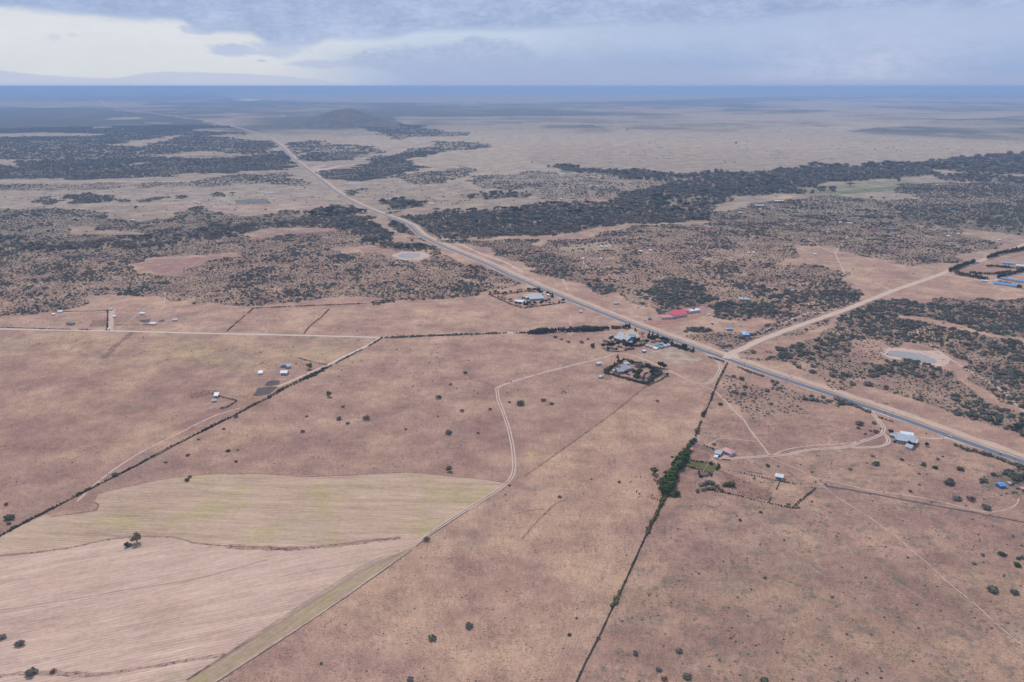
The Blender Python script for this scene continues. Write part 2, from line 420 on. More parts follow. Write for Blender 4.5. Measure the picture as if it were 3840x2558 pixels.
def m_ground(n, bs, out):
    p = geo_pos(n)
    at = n.n('ShaderNodeAttribute', attribute_name='soil')
    ax = n.n('ShaderNodeAttribute', attribute_name='tuft')       # how much tussock and low shrub grows there
    wide = n.noise(p, 0.022, 11, 0.86)
    big = n.noise(p, 0.011, 5, 0.6)
    med = n.noise(p, 0.06, 6, 0.65, 0.3)
    fine = n.noise(p, 0.35, 5, 0.7)
    grit = n.noise(p, 0.9, 4, 0.75)
    v = n.m('ADD', n.m('ADD', n.m('MULTIPLY', n.m('SUBTRACT', wide, .5), 1.7), n.m('MULTIPLY', n.m('SUBTRACT', med, .5), 0.30)),
            n.m('ADD', n.m('MULTIPLY', n.m('SUBTRACT', fine, .5), 0.85), n.m('MULTIPLY', n.m('SUBTRACT', grit, .5), 1.2)))
    c = n.mix(n.ss(big, 0.28, 0.74), n.mix(1.0, at.outputs[0], (0.86, 0.80, 0.86), 'MULTIPLY'), n.mix(1.0, at.outputs[0], (1.13, 1.14, 1.05), 'MULTIPLY'))
    # rusty, straw and grey patches of grass
    hue = n.noise(p, 0.009, 8, 0.68, 0.4)
    c = n.mix(n.ss(hue, 0.56, 0.78, 0, .22), c, (0.43, 0.305, 0.19))
    c = n.mix(n.ss(hue, 0.44, 0.25, 0, .45), c, (0.27, 0.17, 0.165))
    hue2 = n.noise(p, 0.014, 7, 0.66)
    c = n.mix(n.ss(hue2, 0.63, 0.80, 0, .5), c, (0.44, 0.20, 0.12))
    c = n.mix(n.ss(n.noise(p, 0.012, 7, 0.7), 0.56, 0.74, 0, .45), c, (0.22, 0.22, 0.17))
    sc = n.n('ShaderNodeVectorMath', operation='SCALE')
    n.t.links.new(c, sc.inputs[0]); n.t.links.new(n.m('ADD', v, 1.0), sc.inputs['Scale'])
    # small dark tussocks
    vo = n.n('ShaderNodeTexVoronoi'); n.t.links.new(p, vo.inputs['Vector']); vo.inputs['Scale'].default_value = 0.22
    spots = n.ss(n.m('ADD', vo.outputs['Distance'], n.m('MULTIPLY', n.m('SUBTRACT', fine, .5), 1.2)), 0.42, 0.16)
    sel = n.ss(n.noise(p, 0.035, 4, 0.65), 0.42, 0.66)
    amt = n.m('MULTIPLY', n.m('MULTIPLY', spots, sel), ax.outputs['Fac'])
    c2 = n.mix(n.m('MULTIPLY', amt, 0.8), sc.outputs[0], (0.105, 0.095, 0.078))
    vf = n.n('ShaderNodeTexVoronoi'); n.t.links.new(p, vf.inputs['Vector']); vf.inputs['Scale'].default_value = 0.62
    fl = n.m('MULTIPLY', n.ss(n.m('ADD', vf.outputs['Distance'], n.m('MULTIPLY', n.m('SUBTRACT', grit, .5), 1.4)), .46, .14), n.ss(n.noise(p, .05, 6, .75), .36, .60))
    c2 = n.mix(n.m('MULTIPLY', fl, .75), c2, (0.13, 0.095, 0.08))
    fp = n.m('MULTIPLY', n.ss(n.noise(p, .30, 5, .75), .56, .70), n.ss(n.noise(p, .03, 5, .7), .45, .62))
    c2 = n.mix(n.m('MULTIPLY', fp, .30), c2, (0.56, 0.42, 0.33))
    low = n.m('MULTIPLY', n.ss(n.noise(p, .085, 6, .72), .50, .62), n.ss(ax.outputs['Fac'], .3, 1.0, 0, .62))
    c2 = n.mix(low, c2, (0.15, 0.14, 0.11))
    n.t.links.new(c2, bs.inputs['Base Color'])
    bs.inputs['Roughness'].default_value = 1.0; bs.inputs['Specular IOR Level'].default_value = 0.0
    bp = n.n('ShaderNodeBump'); bp.inputs['Strength'].default_value = 0.5; bp.inputs['Distance'].default_value = 0.5
    n.t.links.new(fine, bp.inputs['Height']); n.t.links.new(bp.outputs[0], bs.inputs['Normal'])
ground_m = mat('dry_grassland', m_ground)

def field_mat(name, base, patch, patch_lo, patch_hi, ang, rows=0.5, row_amp=0.16, alt=(0.35, 0.23, 0.2)):
    def b(n, bs, out):
        p = geo_pos(n)
        rt_ = n.n('ShaderNodeVectorRotate', rotation_type='Z_AXIS'); n.t.links.new(p, rt_.inputs[0]); rt_.inputs['Angle'].default_value = ang
        st = n.n('ShaderNodeMapping'); n.t.links.new(rt_.outputs[0], st.inputs[0]); st.inputs['Scale'].default_value = (0.10, 1.0, 1.0)
        streak = n.noise(st.outputs[0], 0.10, 6, 0.68, 0.1)
        streak2 = n.noise(st.outputs[0], 0.55, 4, 0.6)
        wv = n.n('ShaderNodeTexWave', wave_type='BANDS', bands_direction='Y')
        n.t.links.new(rt_.outputs[0], wv.inputs[0]); wv.inputs['Scale'].default_value = rows; wv.inputs['Distortion'].default_value = 1.5
        wv.inputs['Detail'].default_value = 2; wv.inputs['Detail Scale'].default_value = 0.3
        big = n.noise(p, 0.012, 4, 0.6)
        v = n.m('ADD', n.m('MULTIPLY', n.m('SUBTRACT', streak, .5), .95), n.m('ADD', n.m('MULTIPLY', n.m('SUBTRACT', wv.outputs['Fac'], .5), row_amp),
                n.m('ADD', n.m('MULTIPLY', n.m('SUBTRACT', streak2, .5), .7), n.m('MULTIPLY', n.m('SUBTRACT', n.noise(p, 0.25, 6, .8), .5), .8))))
        c = n.mix(n.ss(big, 0.38, 0.7), (base[0] * .93, base[1] * .9, base[2] * .9), base)
        c = n.mix(n.ss(n.noise(p, 0.018, 5, 0.65, .3), 0.5, 0.72, 0, .5), c, alt)
        c = n.mix(n.ss(n.noise(p, 0.021, 4, 0.6, .3), patch_lo, patch_hi, 0, .55), c, patch)
        sc = n.n('ShaderNodeVectorMath', operation='SCALE')
        n.t.links.new(c, sc.inputs[0]); n.t.links.new(n.m('ADD', v, 1.0), sc.inputs['Scale'])
        n.t.links.new(sc.outputs[0], bs.inputs['Base Color'])
        bs.inputs['Roughness'].default_value = 1.0; bs.inputs['Specular IOR Level'].default_value = 0.0
    return mat(name, b)

def dirt_mat(name, rgb, var=0.25, ragged=0.0, lo=.45, hi=.6, sc_=0.12):
    def b(n, bs, out):
        p = geo_pos(n)
        v = n.m('ADD', n.m('MULTIPLY', n.m('SUBTRACT', n.noise(p, 0.06, 5, .65), .5), var * 2), n.m('MULTIPLY', n.m('SUBTRACT', n.noise(p, 0.6, 4, .7), .5), var * 1.6))
        sc = n.n('ShaderNodeVectorMath', operation='SCALE'); sc.inputs[0].default_value = rgb
        n.t.links.new(n.m('ADD', v, 1.0), sc.inputs['Scale'])
        n.t.links.new(sc.outputs[0], bs.inputs['Base Color'])
        bs.inputs['Roughness'].default_value = 1.0; bs.inputs['Specular IOR Level'].default_value = 0.05
        if ragged > 0:                       # grass grows through: worn only in places
            tr = n.n('ShaderNodeBsdfTransparent'); mx = n.n('ShaderNodeMixShader')
            f = n.ss(n.noise(p, sc_, 5, .7), lo, hi, ragged, 0.0)
            n.t.links.new(f, mx.inputs[0]); n.t.links.new(bs.outputs[0], mx.inputs[1]); n.t.links.new(tr.outputs[0], mx.inputs[2])
            n.t.links.new(mx.outputs[0], out.inputs[0])
    return mat(name, b)

DIRT = dirt_mat('pale_dirt', (0.575, 0.415, 0.305), .24)
DIRT2 = dirt_mat('track_dirt', (0.63, 0.465, 0.36), .15, .55, .30, .44, .2)
GRAVEL = dirt_mat('gravel', (0.66, 0.53, 0.42), .12)
TRAIL = dirt_mat('trail_dirt', (0.61, 0.445, 0.35), .15, .9, .30, .46)
FAINT = dirt_mat('faint_trail_dirt', (0.50, 0.36, 0.285), .15, .95, .25, .85, .08)
VERGE = dirt_mat('verge_grass', (0.47, 0.31, 0.22), .3, .5, .5, .6, .3)
DARKSOIL = dirt_mat('dark_soil', (0.23, 0.125, 0.11), .3, .8, .50, .64, .3)
BLACKSOIL = dirt_mat('ploughed_black_soil', (0.15, 0.125, 0.12), .3, .25, .5, .6, .25)
PINKSOIL = dirt_mat('bare_pink_soil', (0.52, 0.32, 0.255), .15, .6, .52, .66, .06)
ORANGESOIL = dirt_mat('orange_soil', (0.56, 0.36, 0.20), .2, .8, .50, .66, .15)
REDSOIL = dirt_mat('red_soil', (0.60, 0.31, 0.20), .15, .5, .5, .65, .2)
YARD = dirt_mat('trodden_pale_grass', (0.54, 0.395, 0.295), .14, .8, .36, .62, .035)
GARDEN = dirt_mat('garden_plants', (0.16, 0.15, 0.06), .5, .3, .5, .6, .5)
GREENGRASS = dirt_mat('green_meadow', (0.17, 0.25, 0.13), .25, .4, .5, .6, .05)

def m_asph(n, bs, out):
    p = geo_pos(n)
    v = n.m('ADD', n.m('MULTIPLY', n.noise(p, 0.05, 4, .6), .35), n.m('MULTIPLY', n.noise(p, 1.2, 4, .6), .3))
    sc = n.n('ShaderNodeVectorMath', operation='SCALE'); sc.inputs[0].default_value = (0.15, 0.172, 0.205)
    n.t.links.new(n.m('ADD', v, .67), sc.inputs['Scale']); n.t.links.new(sc.outputs[0], bs.inputs['Base Color'])
    bs.inputs['Roughness'].default_value = 0.75; bs.inputs['Specular IOR Level'].default_value = 0.3
ASPH = mat('asphalt', m_asph)

def m_water(n, bs, out):
    p = geo_pos(n)
    c = n.mix(n.ss(n.noise(p, 0.03, 4, .6), .35, .7), (0.33, 0.30, 0.265), (0.39, 0.36, 0.32))
    n.t.links.new(c, bs.inputs['Base Color'])
    bs.inputs['Roughness'].default_value = 0.35; bs.inputs['Specular IOR Level'].default_value = 0.2
    bp = n.n('ShaderNodeBump'); bp.inputs['Strength'].default_value = 0.15; bp.inputs['Distance'].default_value = 0.05
    n.t.links.new(n.noise(p, 2.0, 3, .6), bp.inputs['Height']); n.t.links.new(bp.outputs[0], bs.inputs['Normal'])
WATER = mat('muddy_water', m_water)

def leaf_mat(name, a, b_, c_):
    def b(n, bs, out):
        oi = n.n('ShaderNodeObjectInfo')
        p = geo_pos(n)
        f = n.m('ADD', n.m('MULTIPLY', oi.outputs['Random'], .85), n.m('ADD', n.m('MULTIPLY', n.noise(p, .35, 3, .6), .3), n.m('MULTIPLY', n.m('SUBTRACT', n.noise(p, .016, 5, .7), .42), 1.3)))
        c = n.mix(n.ss(f, .3, .7), a, b_)
        c = n.mix(n.ss(f, .75, 1.1), c, c_)
        sc = n.n('ShaderNodeVectorMath', operation='SCALE'); n.t.links.new(c, sc.inputs[0])
        n.t.links.new(n.ss(n.noise(p, 1.3, 3, .7), .3, .7, .62, 1.4), sc.inputs['Scale'])
        n.t.links.new(sc.outputs[0], bs.inputs['Base Color'])
        bs.inputs['Roughness'].default_value = 0.8; bs.inputs['Specular IOR Level'].default_value = 0.1
    return mat(name, b)
LEAF_BUSH = leaf_mat('thorn_foliage', (0.14, 0.152, 0.112), (0.205, 0.207, 0.155), (0.28, 0.255, 0.20))
LEAF_WOOD = leaf_mat('woodland_foliage', (0.165, 0.175, 0.13), (0.27, 0.25, 0.185), (0.36, 0.31, 0.235))
LEAF_DARK = leaf_mat('dark_tree_foliage', (0.040, 0.055, 0.045), (0.055, 0.072, 0.050), (0.075, 0.09, 0.055))
LEAF_HEDGE = leaf_mat('hedge_foliage', (0.07, 0.082, 0.055), (0.105, 0.11, 0.07), (0.155, 0.14, 0.095))
LEAF_GREEN = leaf_mat('green_foliage', (0.055, 0.085, 0.030), (0.085, 0.12, 0.040), (0.12, 0.145, 0.05))
LEAF_OLIVE = leaf_mat('olive_foliage', (0.12, 0.12, 0.05), (0.17, 0.17, 0.07), (0.22, 0.20, 0.09))
LEAF_BROWN = leaf_mat('bare_twigs', (0.16, 0.115, 0.09), (0.20, 0.15, 0.11), (0.23, 0.17, 0.12))
LEAF_TAN = leaf_mat('tan_acacia_foliage', (0.20, 0.165, 0.12), (0.26, 0.215, 0.155), (0.31, 0.25, 0.18))
LEAF_DARK2 = leaf_mat('dark_acacia_foliage', (0.105, 0.125, 0.09), (0.14, 0.155, 0.11), (0.18, 0.18, 0.13))
BARK = plain('bark', (0.14, 0.105, 0.085), .95, .3, 3)
GREYWOOD = plain('weathered_wood', (0.24, 0.20, 0.17), .9, .3, 3)

# ------------------------------------------------------------------ object helpers
def tag(o, label=None, cat=None, group=None, kind=None):
    if label: o['label'] = label
    if cat: o['category'] = cat
    if group: o['group'] = group
    if kind: o['kind'] = kind
    return o

def mesh_np(name, v, f, material, smooth=False):
    """mesh from numpy verts and a uniform face array"""
    me = bpy.data.meshes.new(name)
    v = np.asarray(v, np.float32); f = np.asarray(f, np.int32)
    k_ = f.shape[1]
    me.vertices.add(len(v)); me.vertices.foreach_set('co', v.ravel())
    me.loops.add(f.size); me.loops.foreach_set('vertex_index', f.ravel())
    me.polygons.add(len(f))
    me.polygons.foreach_set('loop_start', np.arange(0, f.size, k_, dtype=np.int32))
    me.polygons.foreach_set('loop_total', np.full(len(f), k_, np.int32))
    me.update(calc_edges=True)
    if smooth: me.polygons.foreach_set('use_smooth', np.ones(len(f), bool))
    if material: me.materials.append(material)
    return me

def mesh_py(name, v, f, material):
    me = bpy.data.meshes.new(name); me.from_pydata(v, [], f); me.update()
    if material: me.materials.append(material)
    return me

def obj(name, me, parent=None, loc=None, rotz=0.0, scale=None):
    o = bpy.data.objects.new(name, me); C.objects.link(o)
    if parent: o.parent = parent
    if loc is not None: o.location = loc
    o.rotation_euler = (0, 0, rotz)
    if scale is not None: o.scale = scale if hasattr(scale, '__len__') else (scale,) * 3
    return o

class MB:
    """collects boxes and tubes for one mesh"""
    def __init__(s): s.v = []; s.f = []
    def box(s, x0, x1, y0, y1, z0, z1, M=None):
        b = len(s.v)
        pts = [Vector((x, y, z)) for z in (z0, z1) for y in (y0, y1) for x in (x0, x1)]
        s.v += [tuple(M @ p) if M else tuple(p) for p in pts]
        s.f += [tuple(b + i for i in q) for q in ((0, 2, 3, 1), (4, 5, 7, 6), (0, 1, 5, 4), (2, 6, 7, 3), (0, 4, 6, 2), (1, 3, 7, 5))]
        return s
    def tube(s, a, b, r0, r1, n=6):
        a = Vector(a); b = Vector(b); ax = (b - a).normalized()
        u = ax.orthogonal().normalized(); w = ax.cross(u)
        k0 = len(s.v)
        for c, r in ((a, r0), (b, r1)):
            for i in range(n):
                t = 2 * math.pi * i / n
                s.v.append(tuple(c + u * (math.cos(t) * r) + w * (math.sin(t) * r)))
        for i in range(n):
            j = (i + 1) % n
            s.f.append((k0 + i, k0 + j, k0 + n + j, k0 + n + i))
        s.f.append(tuple(k0 + n + i for i in range(n))); s.f.append(tuple(k0 + n - 1 - i for i in range(n)))
        return s
    def poly(s, pts, faces):
        b = len(s.v); s.v += [tuple(p) for p in pts]; s.f += [tuple(b + i for i in q) for q in faces]
        return s
    def mesh(s, name, m): return mesh_py(name, s.v, s.f, m)

# ------------------------------------------------------------------ ground sheet
def build_ground():
    azf_ = np.radians(np.linspace(-37, 37, 640))
    azb = np.radians(np.concatenate([np.linspace(-180, -37.8, 24), np.degrees(azf_), np.linspace(37.8, 179.9, 24)]))
    rows = np.concatenate([np.arange(2620, 700, -4.0), np.arange(700, 440, -2.2), np.arange(440, 332, -1.0)])
    _, yy = Pn(np.full(rows.shape, CX), rows)
    rings = np.concatenate([[1.0, 60, 150, 250, 330], yy, [105000, 125000, 150000]])
    rings = np.unique(rings[(rings > 0) & (rings < 151000)])
    nr, na = len(rings), len(azb)
    R, A = np.meshgrid(rings, azb, indexing='ij')
    x = (R * np.sin(A)).ravel(); y = (R * np.cos(A)).ravel()
    z = gz(x, y)
    i = np.arange(nr - 1)[:, None] * na + np.arange(na)[None, :]
    j = np.roll(np.arange(na), -1)[None, :] + np.arange(nr - 1)[:, None] * na
    f = np.stack([i.ravel(), (i + na).ravel(), (j + na).ravel(), j.ravel()], 1)[:, ::-1]
    me = mesh_np('ground', np.stack([x, y, z], 1), f, ground_m, True)
    px, py = proj(x, y, z)
    front = y > 10
    px = np.where(front, px, -9e3); py = np.where(front, py, 9e3)
    d = np.hypot(x, y)
    # soil and grass colour
    near = np.array([0.440, 0.288, 0.222]); pink = np.array([0.555, 0.372, 0.280]); straw = np.array([0.48, 0.39, 0.27])
    farc = np.array([0.40, 0.325, 0.245])
    def blend(c, m, t): return c * (1 - m[:, None]) + t * m[:, None]
    c = np.tile(near, (len(x), 1))
    sm = lambda a, b, v: np.clip((v - a) / (b - a), 0, 1) ** 2 * (3 - 2 * np.clip((v - a) / (b - a), 0, 1))
    c = blend(c, sm(700, 1300, d) * .8, pink)
    c = blend(c, sm(1500, 2700, d), farc)
    c = blend(c, sm(3600, 5200, d) * .75, straw)
    jx = (fbm(x, y, 45, 3, 31) - .5) * 45 * FOC / np.maximum(d, 300) * 1.0
    jy = (fbm(x, y, 45, 3, 37) - .5) * 45 * FOC / np.maximum(d, 300) * 1.0 * H / np.maximum(d, 300)
    tuft = np.full(len(x), .35)
    PATCH = [  # colour patches of the land: polygon, colour, strength
     ([(-300, 1245), (1400, 1270), (1200, 1395), (1000, 1330), (600, 1370), (200, 1345), (-300, 1340)], (0.50, 0.36, 0.24), .6),
     ([(-300, 1345), (300, 1350), (700, 1390), (950, 1440), (800, 1520), (400, 1700), (-300, 1800)], (0.445, 0.285, 0.215), .6),
     ([(700, 1320), (860, 1310), (900, 1345), (760, 1370)], (0.50, 0.42, 0.17), .4),
     ([(760, 1640), (1000, 1560), (1070, 1590), (1040, 1640), (850, 1700)], (0.60, 0.41, 0.27), .6),
     ([(2200, 1720), (2290, 1690), (2360, 1715), (2350, 1770), (2290, 1800), (2210, 1780)], (0.60, 0.45, 0.22), .75),
     ([(2180, 1920), (2250, 1905), (2280, 1930), (2230, 1960)], (0.58, 0.42, 0.22), .6),
     ([(1560, 2100), (1700, 2060), (2300, 2120), (2250, 2400), (1900, 2400)], (0.47, 0.28, 0.19), .45),
     ([(1250, 2330), (1500, 2420), (1450, 2558), (1150, 2600)], (0.30, 0.20, 0.20), .5),
     ([(2480, 2150), (3840, 2050), (3900, 2600), (2250, 2600)], (0.385, 0.255, 0.185), .7),
     ([(2600, 2020), (2800, 2000), (3200, 2060), (3000, 2200), (2600, 2250)], (0.38, 0.27, 0.19), .4),
     ([(1500, 680), (2000, 700), (2500, 700), (2400, 660), (1950, 600), (2000, 540), (3000, 560), (3840, 560), (3840, 470), (2500, 440), (1500, 440), (1300, 520), (1500, 600)], (0.52, 0.42, 0.31), .5),
     ([(2080, 745), (2300, 735), (2400, 760), (2200, 772), (2050, 765)], (0.55, 0.35, 0.26), .7),
     ([(2980, 700), (3400, 672), (3460, 685), (3440, 705), (3300, 712), (3100, 732), (3000, 728)], (0.26, 0.27, 0.17), .6),
     ([(620, 760), (1240, 765), (1300, 790), (1000, 800), (620, 795)], (0.54, 0.38, 0.30), .6),
     ([(-300, 712), (700, 715), (1300, 700), (1330, 760), (600, 770), (-300, 780)], (0.44, 0.36, 0.28), .6),
     ([(880, 1470), (1010, 1440), (1100, 1435), (1000, 1495), (920, 1530)], (0.56, 0.40, 0.24), .6),
     ([(2380, 1770), (2460, 1790), (2500, 1810), (2440, 1850), (2350, 1830)], (0.58, 0.39, 0.26), .5),
     ([(2560, 1780), (2700, 1770), (2740, 1840), (2640, 1880), (2540, 1870)], (0.56, 0.38, 0.22), .5),
    ]
    for poly, col_, s_ in PATCH:
        m = sum(inpoly(px + jx * a1 + (fbm(x, y, 20 + 9 * q_, 2, 300 + q_) - .5) * 60 * FOC / np.maximum(d, 300) * a2, py + jy * a1 + (fbm(x, y, 23 + 9 * q_, 2, 310 + q_) - .5) * 60 * FOC / np.maximum(d, 300) * a2 * H / np.maximum(d, 300), poly).astype(float) for q_, (a1, a2) in enumerate(((.6, .5), (1.2, 1.0), (1.8, 1.4), (.9, 1.8)))) / 4
        c = blend(c, m * s_, np.array(col_))
    strip_m = inpoly(px + jx * .05, py, [(2367, 1504), (2427, 1445), (2660, 1460), (2600, 1640), (2560, 1720), (2490, 1870), (2380, 2100), (2160, 2558), (2100, 2640), (690, 2640), (810, 2558), (1545, 2060), (1925, 1814)]).astype(float)
    c = blend(c, strip_m * .8, np.array([0.525, 0.350, 0.255]))
    # right hand pasture with more tussocks
    m = inpoly(px, py, [(2650, 1440), (3840, 1780), (4200, 2700), (2130, 2700), (2380, 2100), (2560, 1860)])
    tuft[m] = .8
    tuft[(py < 1500) & (py > 850)] = np.maximum(tuft[(py < 1500) & (py > 850)], .55)
    den, kd = cover(px, py, x, y)
    tuft = np.maximum(tuft, np.clip(den * 1.5, 0, 1))
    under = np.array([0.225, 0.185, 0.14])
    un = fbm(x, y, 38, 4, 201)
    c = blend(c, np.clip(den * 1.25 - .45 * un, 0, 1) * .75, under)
    c = c * (1 - (1 - sm(1500, 3200, d))[:, None] * np.array([.05, .085, .13]))
    # far off the crowns are too small to build: the scrub becomes part of the land
    bush = np.array([0.095, 0.108, 0.098])
    n_ = fbm(x, y, 420, 5, 71)
    fd = sm(4800, 7600, d)
    gen = np.zeros(len(x))
    far = d > 5500
    # wide bands of bush and open plain up to the horizon
    nb = fbm(x, y * .4, 3600, 6, 91)
    gen[far] = np.clip((nb[far] - .36) * 3.0, 0, 1) * .85
    g3 = fbm(x, y * .6, 1100, 5, 131)
    gen = np.maximum(gen, np.where(d > 4800, np.clip((g3 - .5) * 4, 0, 1) * .65, 0))
    plain_m = inpoly(px, py, [(1480, 440), (2500, 432), (3840, 415), (4200, 560), (3500, 585), (2600, 640), (2000, 610), (1880, 560), (1500, 520)])
    gen[plain_m] *= .55
    g4 = fbm(x, y * .5, 800, 6, 151)
    BANDS = [([(-600, 352), (4400, 330), (4400, 349), (3000, 349), (1900, 345), (1100, 352), (-600, 372)], .85), ([(-600, 400), (400, 400), (400, 408), (-600, 418)], .9),
             ([(2300, 383), (3000, 362), (4400, 348), (4400, 360), (3300, 368), (2600, 388)], .95), ([(1200, 388), (1700, 388), (2300, 388), (2300, 396), (2000, 410), (1480, 420), (1250, 415)], .7),
             ([(2500, 414), (2900, 413), (3060, 424), (2800, 430), (2500, 424)], .75), ([(-600, 330), (1300, 330), (1300, 400), (700, 395), (-600, 395)], .85), ([(-600, 400), (1200, 402), (1500, 415), (1250, 440), (1120, 458), (900, 478), (760, 448), (500, 430), (100, 470), (-600, 440)], .82), ([(900, 372), (1300, 372), (1300, 410), (700, 410)], .85),
             ([(3560, 450), (3840, 432), (4400, 420), (4400, 560), (3700, 545), (3300, 560), (3100, 520), (3200, 482)], .78), ([(2970, 450), (3100, 450), (3080, 462), (2980, 462)], .6),
             ([(2720, 490), (2920, 490), (2900, 516), (2760, 512)], .7), ([(1910, 475), (2220, 470), (2340, 495), (2340, 505), (1950, 500)], .68), ([(2330, 510), (2700, 525), (2720, 545), (2450, 535)], .65), ([(2500, 440), (3100, 455), (3200, 470), (2900, 475), (2500, 455)], .4), ([(3000, 560), (3500, 560), (3600, 590), (3100, 600)], .4),
             ([(100, 470), (620, 430), (980, 490), (1080, 600), (1080, 640), (-600, 680), (-600, 430)], .0)]
    for poly, a_ in BANDS:
        m = inpoly(px + jx * 2 + (g3 - .5) * 90, py + jy * 2 + (g3 - .5) * 9, poly); gen[m] = np.maximum(gen[m], a_ * np.clip(.25 + 1.1 * g4[m], 0, 1.05))
    pale = inpoly(px + jx * 2, py + jy * 2, [(800, 352), (1300, 352), (2200, 350), (3000, 352), (3000, 360), (2300, 382), (1700, 386), (1270, 384), (900, 372)])
    gen[pale] = .15
    pale = inpoly(px + jx * 2, py + jy * 2, [(-600, 378), (300, 380), (560, 382), (520, 396), (200, 398), (-600, 402)])
    gen[pale] = .22
    D = np.maximum(den, gen * sm(5200, 7500, d))
    frac = np.clip((D - n_) * 2.6 + .5 * (D > .02), 0, 1) * np.where(D > .02, 1, 0)
    frac = np.clip(D * .55 + frac * .5, 0, 1)
    # paler edge-on crowns hide most gaps at these grazing angles
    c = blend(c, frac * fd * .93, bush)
    tuft *= (1 - fd)
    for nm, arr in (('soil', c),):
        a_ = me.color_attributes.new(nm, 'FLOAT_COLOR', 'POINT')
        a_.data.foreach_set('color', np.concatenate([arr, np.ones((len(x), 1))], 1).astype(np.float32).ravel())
    a_ = me.attributes.new('tuft', 'FLOAT', 'POINT'); a_.data.foreach_set('value', tuft.astype(np.float32))
    o = obj('ground', me); tag(o, 'dry pinkish brown savanna plain reaching the horizon', kind='structure')
    return o
build_ground()

# ------------------------------------------------------------------ flat things on the ground
def sheet(name, pix, m, lift, rough=0.0, kind='structure', label=None, parent=None):
    """a polygon of ground cover; its outline is subdivided and roughened"""
    W_ = [P(*p) for p in pix]
    out = []
    for a, b in zip(W_, W_[1:] + W_[:1]):
        L = (b - a).length; n = max(1, int(L / max(rough * 2.2, 12)))
        nrm = Vector((-(b - a).y, (b - a).x, 0)).normalized() if L > 0 else Vector()
        for i in range(n):
            q = a.lerp(b, i / n) + (nrm * rnd.uniform(-rough, rough) if i else nrm * 0)
            out.append((q.x, q.y, gz(q.x, q.y) + lift))
    bm = bmesh.new()
    vs = [bm.verts.new(q) for q in out]
    fc = bm.faces.new(vs)
    if fc.normal.z < 0: fc.normal_flip()
    bm.normal_update()
    if fc.normal.z < 0: fc.normal_flip()
    bmesh.ops.triangulate(bm, faces=[fc], ngon_method='EAR_CLIP')
    me = bpy.data.meshes.new(name); bm.to_mesh(me); bm.free(); me.materials.append(m)
    o = obj(name, me, parent)
    if kind: tag(o, label, kind=kind)
    return o

def strip_mesh(name, pts, off0, off1, m, lift, jit=0.0, taper=False):
    """ribbon along a world polyline between two sideways offsets (positive = right of travel)"""
    v, f = [], []
    n = len(pts)
    for i, p in enumerate(pts):
        a = pts[max(0, i - 1)]; b = pts[min(n - 1, i + 1)]
        t = (b - a); t.z = 0; t.normalize(); r = Vector((t.y, -t.x, 0))
        for o_ in (off0, off1):
            w_ = o_ + rnd.uniform(-jit, jit)
            q = p + r * w_
            v.append((q.x, q.y, gz(q.x, q.y) + lift))
    for i in range(n - 1):
        f.append((2 * i, 2 * i + 1, 2 * i + 3, 2 * i + 2))
    return v, f

def strip(name, pix, off0, off1, m, lift, jit=0.0, step=10, sm_=1, kind='structure', label=None, pts=None, extra=None):
    pts = pts or smooth_line(world_line(pix, step), sm_)
    v, f = strip_mesh(name, pts, off0, off1, m, lift, jit)
    if extra:
        v2, f2 = strip_mesh(name, pts, extra[0], extra[1], m, lift, jit); b = len(v)
        v += v2; f += [tuple(i + b for i in q) for q in f2]
    me = mesh_py(name, v, f, m)
    if len(me.polygons) and me.polygons[0].normal.z < 0: me.flip_normals()
    o = obj(name, me); tag(o, label, kind=kind)
    return o

# highway: asphalt, thin dirt shoulder to the south-west, grassy strip and wide cleared earth to the north-east
hw10 = smooth_line(world_line(HWY[3:], 12), 4)
strip('cleared_earth_strip', None, -21, 6.6, DIRT, .05, 1.6, pts=hw10[:], label='pale cleared earth along the highway')
strip('grass_verge', None, -10.0, -6.4, VERGE, .08, .9, pts=hw10)
strip('highway', None, -4.4, 4.4, ASPH, .12, 0.0, pts=hw10, label='two lane asphalt highway crossing the plain diagonally')
strip('far_highway', HWY[:5], -16, 16, DIRT, .9, 1.0, 120)
strip('dirt_road', None, -5.8, 5.8, DIRT2, .16, .7, pts=smooth_line(world_line(NER, 8), 2), label='pale dirt road running north-east from the junction')
strip('dirt_road', [(2840, 1250), (2950, 1205), (3040, 1170), (3090, 1172)], -2.5, 2.5, TRAIL, .1, .5, 8)
sheet('road_junction', [(2640, 1330), (2700, 1330), (2745, 1318), (2770, 1330), (2765, 1348), (2790, 1368), (2740, 1356), (2700, 1342)], DIRT2, .07, 1)
strip('gravel_road', None, -3.0, 3.0, GRAVEL, .10, .4, pts=world_line(WRD, 8), label='pale gravel road running west to east')
strip('gravel_road', [(1430, 1266), (1375, 1297), (1290, 1338), (1226, 1370), (1190, 1385), (1130, 1412), (1040, 1450)], -3.2, 2.4, TRAIL, .07, .5, 8)
strip('gravel_road', [(1430, 1266), (1375, 1297), (1290, 1338), (1226, 1370)], -3.0, 2.2, GRAVEL, .09, .4, 8)
strip('dirt_road', [(-300, 672), (0, 681), (500, 681), (900, 682), (1195, 688)], -7, 7, GRAVEL, .5, .5, 40)

